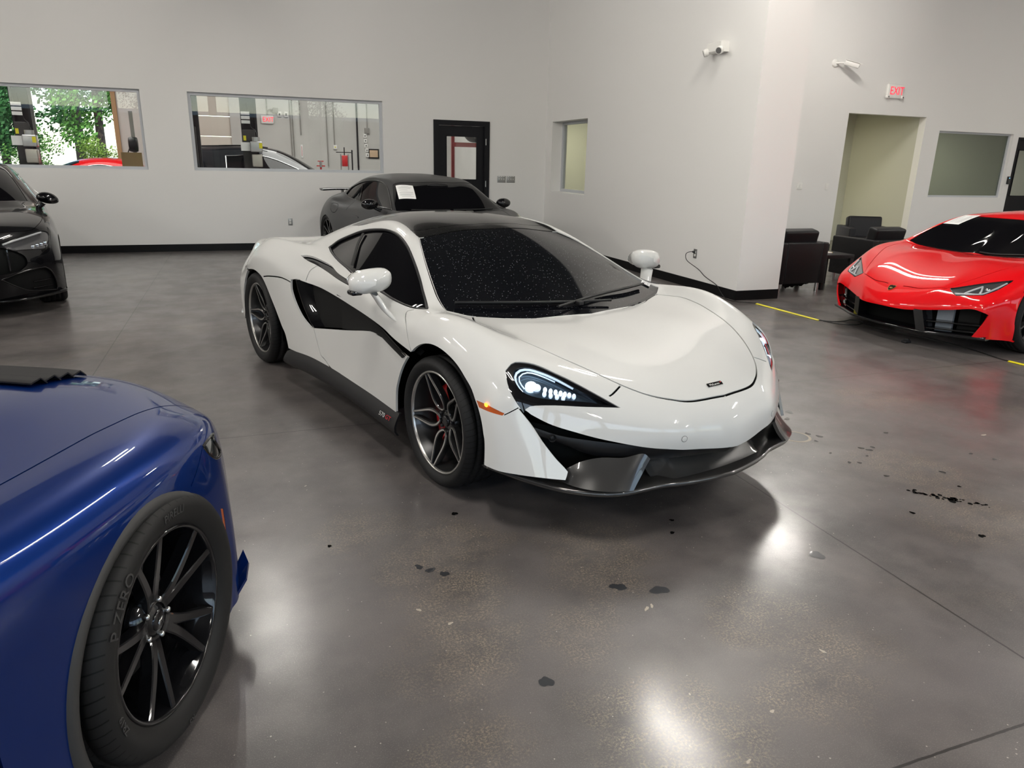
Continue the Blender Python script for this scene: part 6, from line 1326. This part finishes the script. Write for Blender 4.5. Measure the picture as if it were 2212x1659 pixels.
def blot(x, y, r, asp=1.0, rot=0.0, m=OIL, name='oil_spot', z=.0012):
    n = 22; P = []
    ph = [rnd.uniform(0, 6.28) for _ in range(4)]
    for k in range(n):
        a = 2 * PI * k / n; q = r * (1 + .16 * math.sin(2 * a + ph[0]) + .12 * math.sin(3 * a + ph[1]) + .08 * math.sin(5 * a + ph[2])); u, v = q * math.cos(a), q * math.sin(a) * asp
        P.append((x + u * math.cos(rot) - v * math.sin(rot), y + u * math.sin(rot) + v * math.cos(rot), z))
    b = MB(); b.add(P, [tuple(range(n))]); return b.build(name, m, floor)
b = MB()
for k in range(46):
    q = rnd.random(); cx_, cy_ = 3.03 + .23 * q + rnd.gauss(0, .010), 2.40 - .24 * q + rnd.gauss(0, .014); r = rnd.uniform(.003, .012); n = 10
    b.add([(cx_ + r * math.cos(2 * PI * j / n) * rnd.uniform(.7, 1.3), cy_ + r * math.sin(2 * PI * j / n) * rnd.uniform(.7, 1.3), .0012) for j in range(n)], [tuple(range(n))])
o = b.build('oil_spatter', OIL, floor); o['kind'] = 'stuff'
for x, y, r in OIL_SPOTS: blot(x, y, r, .8, rnd.uniform(0, 3))
GREYSPOT = mat('grey_spot', (.030, .032, .036), .3, coat=.6)
for x, y, r in GREY_SPOTS: blot(x, y, r, .75, rnd.uniform(0, 3), GREYSPOT, 'grey_patch', .0010)
SCUFF = mat('pale_scuff', (.42, .37, .30), .6)
for x, y, r in PALE_SPOTS: blot(x, y, r, .45, rnd.uniform(0, 3), SCUFF, 'pale_scuff', .0010)
b = MB(); b.lathe([(.075, .0016), (.085, .0022), (.092, .0005)], 40, M=Matrix.Translation((3.0, 3.19, 0))); b.build('plug_ring', SCUFF, floor); b = MB(); b.lathe([(0, .0014), (.075, .0014)], 40, M=Matrix.Translation((3.0, 3.19, 0))); b.build('floor_plug', GREYSPOT, floor)
# ---------------------------------------------------------------- workshop seen through the back wall windows
def lift_post(x, y, label, unit=True):
    t = thing('lift_post', label, 'car lift', (x, y, 0))
    b = MB(); b.box((0, .06, 2.0), (.30, .16, 4.0)); b.box((-.13, -.06, 2.0), (.04, .12, 4.0)); b.box((.13, -.06, 2.0), (.04, .12, 4.0)); b.build('column', SATIN_BLACK, t)
    b = MB(); b.box((0, 0, .01), (.5, .55, .02)); b.build('base_plate', SATIN_BLACK, t)
    b = MB(); b.box((-.02, -.10, 1.62), (.24, .10, .8), bevel=.02); b.build('carriage', TRIM_GREY, t)
    for z in (2.32, 2.24, 2.16): b = MB(); b.box((-.06, -.125, z), (.16, .006, .06)); b.build('warning_label', PAPER, t)
    b = MB(); b.box((-.10, -.155, 1.86), (.05, .006, .09)); b.build('caution_label', YEL, t)
    if unit:
        b = MB(); b.box((.10, -.24, 1.70), (.22, .18, .20), bevel=.02); b.cyl((.10, -.24, 1.80), (.10, -.24, 1.88), .075, 20); u = b.build('power_unit', STEEL, t)
        b = MB(); b.box((.10, -.24, 1.44), (.19, .16, .24), bevel=.02); b.build('oil_tank', mat('tank_steel', (.5, .47, .42), .35, .8), u)
        b = MB(); b.box((.18, -.335, 1.72), (.06, .006, .10)); b.build('caution_label', YEL, u)
        b = MB(); b.box((-.10, -.24, 1.70), (.17, .02, .16), .25); b.build('instruction_sheet', PAPER, t)
        b = MB(); b.tube(catmull([(.16, -.25, 1.78), (.10, -.2, 2.0), (.02, -.1, 2.1), (-.02, -.1, 2.5)], 6), .008, 6); b.build('hose', cab, t)
    return t
lift_post(-3.50, 16.0, 'black vehicle lift post in the left workshop window')
lift_post(.32, 16.0, 'black vehicle lift post in the middle of the right workshop window')
lift_post(-.72, 15.4, 'black vehicle lift post at the left edge of the right workshop window', False)
exit_sign(on_wall('shop', .90, 2.46), .32, .21, 'lit red EXIT sign inside the workshop, seen through glass', False)
for k, (x, z0, z1, r, lab) in enumerate(((.91, 2.6, 4.9, .014, 'thin conduit above the workshop exit sign'), (1.49, 1.2, 4.9, .013, 'conduit pair, left pipe, right of the workshop alarm lights'), (1.55, 1.2, 4.9, .013, 'conduit pair, right pipe, right of the workshop alarm lights'), (1.75, 2.1, 4.9, .013, 'conduit running down to the workshop thermometer'), (2.44, 1.3, 4.9, .014, 'long thin conduit in the middle of the workshop wall'), (2.63, 1.85, 4.9, .013, 'thin conduit ending at a square wall box'), (3.26, .1, 4.9, .024, 'thick dark pipe on the workshop wall'), (3.54, 2.345, 4.9, .014, 'thin conduit above the column of switch boxes'))):
    b = MB(); b.cyl((x, 21.47, z0), (x, 21.47, z1), r, 8); o = b.build('conduit', CONDUIT if r < .02 else SATIN_BLACK); tag(o, lab, 'pipe')
for x, z, lab in ((3.47, 2.13, 'topmost switch box of the column'), (3.48, 2.0, 'second switch box from the top of the column'), (3.49, 1.87, 'third switch box from the top of the column'), (3.51, 1.75, 'fourth switch box from the top of the column'), (3.52, 1.62, 'lowest switch box of the column')):
    M = on_wall('shop', x, z); o = wbox(M, .085, .11, .05, PLASTIC_W, 'switch_box'); tag(o, lab + ' on the workshop wall', 'switch', 'workshop switch boxes'); wbox(M, .02, .04, .01, RIM_GREY, 'toggle', o, 0, 0, .05)
M = on_wall('shop', 2.64, 1.81); o = wbox(M, .10, .11, .05, PLASTIC_W, 'junction_box'); tag(o, 'cream square box at the foot of a conduit in the workshop', 'junction box'); wbox(M, .03, .03, .01, YEL, 'socket_face', o, 0, 0, .05)
M = on_wall('shop', 3.53, 2.27); o = wbox(M, .13, .14, .07, CONDUIT, 'junction_box'); tag(o, 'grey junction box above the workshop switch column', 'junction box')
for x, lab in ((1.22, 'left of the two white alarm lights in the workshop'), (1.39, 'right of the two white alarm lights in the workshop')):
    M = on_wall('shop', x, 2.61); o = wbox(M, .10, .13, .05, PLASTIC_W, 'alarm_light'); tag(o, lab, 'alarm'); wbox(M, .04, .05, .03, RIM_GREY, 'strobe', o, 0, 0, .05)
M = on_wall('shop', 1.12, 2.70); o = wbox(M, .13, .13, .08, CONDUIT, 'ceiling_sensor'); tag(o, 'grey horn unit joined by a bent conduit in the workshop', 'alarm'); b = MB(); b.tube(catmull([(.91, 21.45, 2.58), (.92, 21.45, 2.66), (.98, 21.45, 2.71), (1.06, 21.45, 2.71)], 5), .016, 8); b.build('bent_conduit', CONDUIT, o)
M = on_wall('shop', 1.745, 1.68); o = wbox(M, .055, .34, .02, PAPER, 'thermometer'); tag(o, 'long white wall thermometer in the workshop', 'thermometer'); wbox(M, .010, .26, .004, CALIPER, 'scale', o, 0, 0, .02)
M = on_wall('shop', 3.70, 1.66); o = wbox(M, .30, .26, .03, SATIN_BLACK, 'framed_certificate'); tag(o, 'black framed certificate at the right of the workshop wall', 'frame'); wbox(M, .23, .19, .004, mat('aged_paper', (.62, .45, .30), .7), 'certificate', o, 0, 0, .03)
# tools standing in the workshop
t = thing('jack_stand', 'small red jack stand seen through the right workshop window', 'tool', (1.97, 19.0, 0)); b = MB(); b.cyl((0, 0, .1), (0, 0, 1.36), .022, 12); b.box((0, 0, 1.33), (.20, .03, .025)); b.box((0, 0, 1.44), (.14, .04, .02)); b.box((0, 0, .05), (.45, .45, .1)); b.build('stand', CALIPER, t); b = MB(); b.cyl((0, 0, 1.30), (0, 0, 1.44), .03, 12); b.build('screw', STEEL, t)
t = thing('spring_compressor', 'red and steel spring compressor by the workshop wall', 'tool', (2.55, 19.0, 0)); b = MB(); b.box((0, 0, 1.46), (.13, .12, .26), bevel=.01); b.box((0, 0, .6), (.10, .10, 1.2)); b.build('press_body', CALIPER, t)
for x in (-.09, .09): b = MB(); b.cyl((x, 0, .3), (x, 0, 1.62), .016, 10); b.build('guide_rod', STEEL, t)
b = MB(); b.cyl((0, 0, 1.58), (0, 0, 1.78), .014, 10); b.cyl((-.2, 0, 1.66), (.2, 0, 1.66), .010, 8); b.build('crank', SATIN_BLACK, t); b = MB(); b.cyl((.19, .02, .1), (.19, .02, 1.72), .018, 10); b.build('side_post', SATIN_BLACK, t); b = MB(); b.box((0, 0, .04), (.5, .4, .08)); b.build('base', SATIN_BLACK, t)
t = thing('hose_reel', 'black and red hose reel at the right of the left workshop window', 'hose reel', (-1.72, 15.5, 1.68)); b = MB(); b.lathe([(0, -.07), (.12, -.07), (.13, -.04), (.13, .04), (.12, .07), (0, .07)], 28, M=Matrix.Rotation(PI / 2, 4, 'Y')); b.build('reel_case', SATIN_BLACK, t); b = MB(); b.lathe([(0, .075), (.07, .074)], 24, M=Matrix.Rotation(-PI / 2, 4, 'Y')); b.build('reel_hub', CALIPER, t); b = MB(); b.tube(catmull([(-.05, -.1, -.04), (-.10, -.12, -.2), (-.03, -.1, -.34)], 6), .010, 6); b.build('hose', cab, t); b = MB(); b.box((.0, .10, -.55), (.06, .06, 2.26)); b.build('post', CONDUIT, t)
t = thing('cardboard_sheet', 'brown cardboard sheet in the corner of the left workshop window', 'cardboard', (-1.75, 15.3, 0)); b = MB(); b.box((0, 0, .77), (.34, .02, 1.54)); b.build('sheet', mat('cardboard', (.23, .155, .07), .8), t)
# steel rack with tyres behind the glazed door
t = thing('tyre_rack', 'dark red steel rack behind the glass of the black door', 'rack', (4.75, 15.5, 0))
for x in (-.41, .75): b = MB(); b.box((x, 0, 1.3), (.06, .06, 2.6)); b.build('upright', mat('rack_red', (.20, .02, .02), .5), t)
for z in (.5, 1.85): b = MB(); b.box((.17, -.02, z), (1.16, .04, .09)); b.build('beam', mat('rack_red_beam', (.25, .03, .03), .5), t)
def loose_tyre(x, y, z, rx, rz, label):
    t = thing('tyre', label, 'tyre', (x, y, z)); b = MB(); M_ = Matrix.Rotation(rz, 4, 'Z') @ Matrix.Rotation(rx, 4, 'X')
    b.lathe([(.22, -.09), (.235, -.11), (.30, -.115), (.335, -.09), (.34, 0), (.335, .09), (.30, .115), (.235, .11), (.22, .09)], 40, M=M_); b.build('rubber', MATTE_BLACK2, t)
MATTE_BLACK2 = mat('tyre_black', (.016, .016, .017), .6)
loose_tyre(4.86, 15.55, 2.24, PI / 2, .5, 'tyre lying across the red rack beam behind the black door'); loose_tyre(4.86, 15.0, 1.30, PI / 2, 1.2, 'tyre standing low behind the black door glass'); b = MB(); b.box((4.86, 15.1, .46), (.6, .7, .92)); o = b.build('workbench', TRIM_GREY); tag(o, 'low grey bench under the tyre behind the black door', 'bench')

def parked(rows, cu, pose, paint, label, name='parked_car', glassx=0):
    car = thing(name, label, 'car', (pose[0], pose[1], 0), pose[2]); S = Surf(rows, cu=(cu,), lu=1e-4, lv=2e-5); P = np.array(rows)
    dup = lambda p: [tuple(p), tuple(p)]
    J = [P[j] for j in range(len(rows))]; mixp = lambda a, b, t: tuple(np.array(a) * (1 - t) + np.array(b) * t)
    c = cu
    glass = dup(mixp(J[0][c], J[0][c + 1], .04)) + [mixp(J[1][c], J[1][c + 1], .04)] + dup(mixp(J[2][c], J[2][c + 1], .06)) + dup(mixp(J[2][c], J[2][c + 1], .95)) + [mixp(J[1][c], J[1][c + 1], .97)] + dup(mixp(J[0][c], J[0][c + 1], .97))
    win = dup(mixp(mixp(J[3][c], J[3][c + 1], .2), J[4][c], .1)) + [mixp(J[3][c + 1], J[4][c + 1], .08), mixp(J[3][c + 2], J[4][c + 2], .08)] + dup(mixp(J[3][c + 3], J[4][c + 3], .1)) + dup(mixp(J[3][c + 3], J[4][c + 3], .9)) + [mixp(J[3][c + 2], J[4][c + 2], .9), mixp(J[3][c + 1], J[4][c + 1], .9)]
    K = Skin(S, dict(windscreen=glass, side_window=win, front_arch=arch_pts(1.43, .335, .37, .935), rear_arch=arch_pts(-1.43, .335, .37, .935)), [], .05)
    K.part('body', 'body', paint, car, 0, flange=.012); K.part('windscreen', 'windscreen', CAR_GLASS, car, 0, off=-.004, flange=0)
    for sd in (1, -1):
        K.part('side_window', 'side_window', CAR_GLASS, car, sd, off=-.004, flange=0); loop(K, S, 'side_window', sd, .010, CHROME, 'window_trim', car)
        b = MB(); q = J[4][c]; b.ball((q[0] + .05, -sd * (q[1] + .10), q[2] + .06), (.08, .11, .07)); b.build('mirror', GLOSS_BLACK, car)
        for x in (1.43, -1.43):
            b = MB(); b.lathe([(.20, -.02), (.24, 0), (.32, .0), (.34, -.03), (.34, -.20), (.2, -.22)], 32, M=Matrix.Translation((x, -sd * .92, .34)) @ frame_M((0, 0, 0), (sd, 0, 0), (0, 0, 1))); w = b.build('wheel', MATTE_BLACK2, car); b = MB(); b.lathe([(0, -.03), (.23, -.02)], 32, M=Matrix.Translation((x, -sd * .92, .34)) @ frame_M((0, 0, 0), (sd, 0, 0), (0, 0, 1))); b.build('rim', STEEL, w)
    tray(car, -2.0, 2.0, 1.0, .2, .5, (-.95, .95)); return car, S
suv, S_ = parked(WAGON_ROWS, 7, (.98, 17.4, 0), mat('dark_navy_paint', (.010, .013, .018), .2, coat=1.0), 'dark estate car with roof rails behind the right workshop window')
for sd in (1, -1):
    b = MB(); p = on_skin(S_, dense([(-.3, .56, 1.72), (-.7, .55, 1.76), (-1.2, .56, 1.74), (-1.7, .58, 1.70)], .1), .05, sd); b.tube([tuple(q) for q in p], .014, 6); b.build('roof_rail', SATIN_BLACK, suv)
parked(SEDAN_ROWS, 7, (-3.45, 20.0, PI), RED, 'red car low in the left workshop window, only its roof and glass in view')

# closed sectional door in the far workshop wall
b = MB()
for k in range(6): b.box((-.495, 21.58, .25 + .5 * k), (.93, .05, .485), bevel=.006)
struct(b.build('door_3', CREAM))
b = MB(); b.box((-5.78, 21.46, 3.06), (6.2, .10, .10)); b.box((-2.71, 21.46, 1.5), (.10, .10, 3.0)); struct(b.build('trim_2', mat('bare_wood', (.42, .26, .13), .7)))
b = MB(); b.box((-5.8, 21.3, 3.32), (6.4, .3, .4)); struct(b.build('trim_3', CREAM))
# desk, person and printer in the offices
t = thing('printer', 'grey office printer behind the side window by the corner', 'printer', (7.05, 12.72, .72)); b = MB(); b.box((0, 0, .17), (.5, .42, .34), bevel=.02); b.build('printer_body', PLASTIC_W, t); b = MB(); b.box((0, 0, .385), (.5, .42, .09), bevel=.015); b.build('scanner_lid', TRIM_GREY, t)
t = thing('cabinet', 'pale low cabinet under the office printer', 'cabinet', (7.05, 12.72, 0)); b = MB(); b.box((0, 0, .36), (.7, .5, .72), bevel=.005); b.build('body', CREAM, t)
t = thing('desk', 'dark desk behind the grey office window', 'desk', (14.4, 12.9, 0)); b = MB(); b.box((0, 0, .735), (1.6, .7, .03)); b.build('desk_top', SATIN_BLACK, t)
for x in (-.76, .76): b = MB(); b.box((x, 0, .36), (.04, .66, .72)); b.build('desk_side', SATIN_BLACK, t)
t = thing('laptop', 'open dark laptop on the desk in front of the seated person', 'laptop', (14.28, 12.85, .75), .15); b = MB(); b.box((0, 0, .008), (.32, .22, .016), bevel=.003); b.build('keyboard', TRIM_GREY, t); b = MB(); b.box((0, -.14, .11), (.32, .012, .21), rot=Matrix.Rotation(.25, 3, 'X')); b.build('screen', TRIM_GREY, t)
t = thing('office_chair', 'dark office chair behind the seated person', 'chair', (14.55, 13.72, 0)); b = MB(); b.box((0, 0, .36), (.48, .46, .06), bevel=.02); b.build('seat', MATTE_BLACK2, t); b = MB(); b.box((0, .25, .80), (.46, .05, .55), bevel=.02); b.build('back', MATTE_BLACK2, t); b = MB(); b.cyl((0, 0, .06), (0, 0, .33), .03, 12); b.build('stem', STEEL, t)
for k in range(5): b = MB(); a = k * 2 * PI / 5; b.tube([(0, 0, .07), (.28 * math.cos(a), .28 * math.sin(a), .03)], .02, 6); b.build('foot', SATIN_BLACK, t)
# ---------------------------------------------------------------- seated person behind the office glass
SKIN = mat('skin', (.42, .26, .19), .5); CLOTH = mat('dark_jacket', (.03, .032, .036), .85); HAIR = mat('dark_hair', (.02, .015, .012), .7)
def person():
    t = thing('person', 'person in dark clothes sitting at a laptop behind the grey office window', 'person', (14.55, 13.52, 0))
    def fig(name, J, B, m, parent=None, lv=2):
        bm = bmesh.new(); lay = bm.verts.layers.skin.verify(); vs = [bm.verts.new(j[:3]) for j in J]
        for a, c in B: bm.edges.new((vs[a], vs[c]))
        for v, j in zip(vs, J): v[lay].radius = (j[3], j[4] if len(j) > 4 else j[3])
        vs[0][lay].use_root = True
        me = bpy.data.meshes.new(name); bm.to_mesh(me); bm.free(); o = bpy.data.objects.new(name, me); col.objects.link(o); o.parent = parent or t
        md = o.modifiers.new('skin', 'SKIN'); md.use_smooth_shade = True; s = o.modifiers.new('sub', 'SUBSURF'); s.levels = s.render_levels = lv; me.materials.append(m); return o
    J = [(0, .02, .53, .16, .13), (0, .0, .72, .15, .11), (0, -.03, .92, .17, .11), (0, -.03, 1.04, .12, .08), (0, -.05, 1.10, .055), (0, -.06, 1.15, .052),
         (-.19, -.04, 1.02, .065), (-.25, -.18, .84, .052), (-.14, -.44, .80, .038), (-.10, -.52, .79, .028), (.19, -.04, 1.02, .065), (.25, -.18, .84, .052), (.14, -.44, .80, .038), (.10, -.52, .79, .028),
         (-.10, -.02, .52, .095), (-.12, -.42, .52, .075), (-.12, -.44, .28, .055), (-.12, -.42, .08, .045), (-.12, -.56, .04, .04), (.10, -.02, .52, .095), (.12, -.42, .52, .075), (.12, -.44, .28, .055), (.12, -.42, .08, .045), (.12, -.56, .04, .04)]
    B = [(0, 1), (1, 2), (2, 3), (3, 4), (4, 5), (3, 6), (6, 7), (7, 8), (8, 9), (3, 10), (10, 11), (11, 12), (12, 13), (0, 14), (14, 15), (15, 16), (16, 17), (17, 18), (0, 19), (19, 20), (20, 21), (21, 22), (22, 23)]
    body = fig('body', J, B, CLOTH)
    h = MB(); rows = []
    for z, rx, ry, dy in ((1.135, .02, .02, -.10), (1.145, .045, .05, -.09), (1.18, .062, .075, -.075), (1.23, .072, .09, -.065), (1.28, .075, .095, -.06), (1.32, .068, .085, -.058), (1.35, .045, .06, -.056), (1.36, .01, .01, -.055)):
        rows.append([(rx * math.cos(a), dy + ry * math.sin(a) - (.012 if (abs(a - 1.5 * PI) < .3 and 1.19 < z < 1.26) else 0), z) for a in np.linspace(0, 2 * PI, 24, endpoint=False)])
    h.grid(rows, 0, True, closed=True)
    for s in (-1, 1): h.ball((s * .076, -.06, 1.245), (.012, .022, .032), n=6)
    head = h.build('head', SKIN, t)
    e = MB()
    for s in (-1, 1): e.ball((s * .028, -.148, 1.262), (.011, .006, .007), n=6)
    e.build('eyes', HAIR, head); e = MB(); e.ball((0, -.148, 1.195), (.022, .006, .005), n=6); e.build('mouth', mat('lips', (.30, .12, .10), .5), head)
    k = MB(); k.ball((0, -.045, 1.30), (.082, .098, .072), n=10); k.build('hair', HAIR, head)
    for s in (-1, 1):
        x = s * .10; JJ = [(x, -.52, .79, .024, .016), (x - s * .005, -.58, .785, .030, .013)]; BB = [(0, 1)]
        for q, (dx, l) in enumerate(((-.024, .062), (-.008, .072), (.008, .068), (.024, .052))):
            n = len(JJ); JJ += [(x + dx, -.60, .787, .009), (x + dx * 1.1, -.60 - l * .55, .784, .0085), (x + dx * 1.15, -.60 - l, .772, .007)]; BB += [(1, n), (n, n + 1), (n + 1, n + 2)]
        n = len(JJ); JJ += [(x - s * .034, -.56, .782, .010), (x - s * .045, -.60, .775, .008)]; BB += [(0, n), (n, n + 1)]
        fig('hand', JJ, BB, SKIN, body, 1)
person()

# ---------------------------------------------------------------- trees and shrubs outside
LEAF = [mat('leaf_%s' % n, c, .6, spec=.2, mottle=(3, .35)) for n, c in (('bright', (.13, .30, .055)), ('deep', (.055, .17, .045)), ('yellow', (.24, .36, .06)))]
BARK = mat('bark', (.07, .05, .035), .9)
def tree(x, y, h, r, seed, leaf, label, cone=False, n=2600, low=.12, name='tree', cat='tree'):
    R = random.Random(seed); t = thing(name, label, cat, (x, y, -.07), 0, None)
    b = MB(); b.tube([(0, 0, 0), (R.uniform(-.1, .1), R.uniform(-.1, .1), h * .5), (0, 0, h * .92)], [.035 * h * .5, .025 * h * .5, .006 * h], 8); b.build('trunk', BARK, t)
    V = []; F = []
    blobs = [(R.uniform(-.6, .6) * r, R.uniform(-.6, .6) * r, h * R.uniform(low + .1, .95)) for _ in range(26)]
    for k in range(n):
        if cone:
            q = R.random() ** .7; z = h * (low + (1 - low) * (1 - q)); rr = r * q * math.sqrt(R.random()); a = R.uniform(0, 2 * PI); p = Vector((rr * math.cos(a), rr * math.sin(a), z))
        else:
            bx, by, bz = R.choice(blobs); d = Vector((R.gauss(0, 1), R.gauss(0, 1), R.gauss(0, .8))).normalized() * (r * .42 * R.random() ** .33); p = Vector((bx, by, max(h * low, bz))) + d
        s = R.uniform(.035, .085) * (h / 6) ** .5; n1 = Vector((R.gauss(0, 1), R.gauss(0, 1), R.gauss(0, 1))).normalized(); n2 = n1.orthogonal().normalized() * s; n3 = n1.cross(n2).normalized() * s * .55
        o = len(V); V += [tuple(p - n2), tuple(p + n3), tuple(p + n2), tuple(p - n3)]; F.append((o, o + 1, o + 2, o + 3))
    b = MB(); b.add(V, F); b.build('foliage', leaf, t); return t
TS = [(-4.3, 29.5, 9, 1.3, 0, 'slender bright tree, nearest the right side of the garage opening'), (-7.0, 29.0, 8, 1.3, 1, 'deep green bushy tree in the middle of the garage opening'), (-10.0, 30, 9.5, 1.5, 0, 'tall bright tree at the left of the garage opening'), (-13.4, 29.5, 9, 1.6, 2, 'yellowish tree furthest left beyond the garage opening'), (-5.6, 33.5, 11, 1.5, 1, 'tall dark tree standing behind the slender bright tree'), (-8.8, 34, 12, 1.6, 1, 'tall dark tree behind the yellowish tree'), (-12.2, 33.5, 10, 1.6, 0, 'broad bright tree at the far left behind the others')]
for k, (x, y, h, r, l, lab) in enumerate(TS): tree(x, y, h, r, 20 + k, LEAF[l], lab, False, 6500)
for k, (x, y, h, r, l, lab) in enumerate([(-3.9, 26.2, 1.9, .75, 2, 'low yellowish shrub at the right of the garage opening'), (-5.6, 26.0, 2.3, .85, 0, 'low bright shrub second from the right in the garage opening'), (-7.5, 26.2, 2.3, .9, 1, 'low dark shrub third from the right in the garage opening'), (-9.5, 26.0, 2.2, .9, 0, 'low bright shrub at the left of the garage opening')]):
    tree(x, y, h, r, 60 + k, LEAF[l], lab, False, 4000, .05, 'shrub', 'shrub')

# across the street: what the panes reflect
t = thing('brick_building', 'low red brick building across the street, mirrored faintly in the workshop window', 'building', (3, -34, -.07))
b = MB(); b.box((0, 0, 2.1), (44, 6, 4.2)); b.build('wall', mat('red_brick', (.20, .085, .065), .85, mottle=(6, .25)), t)
b = MB(); b.box((0, 0, 4.32), (44.6, 6.6, .24)); b.build('cornice', PLASTIC_W, t)
for k in range(8): b = MB(); b.box((-18 + 5 * k, 3.0, 1.9), (2.2, .06, 1.5)); b.build('window', CAR_GLASS, t)
for k, (x, y, h, r, lab) in enumerate([(-4.5, -24, 5.0, 1.7, 'round green tree across the street, left of the two mirrored in the panes'), (5.5, -25, 5.5, 1.9, 'round green tree across the street, right of the two mirrored in the panes')]): tree(x, y, h, r, 90 + k, LEAF[k], lab, False, 3500)
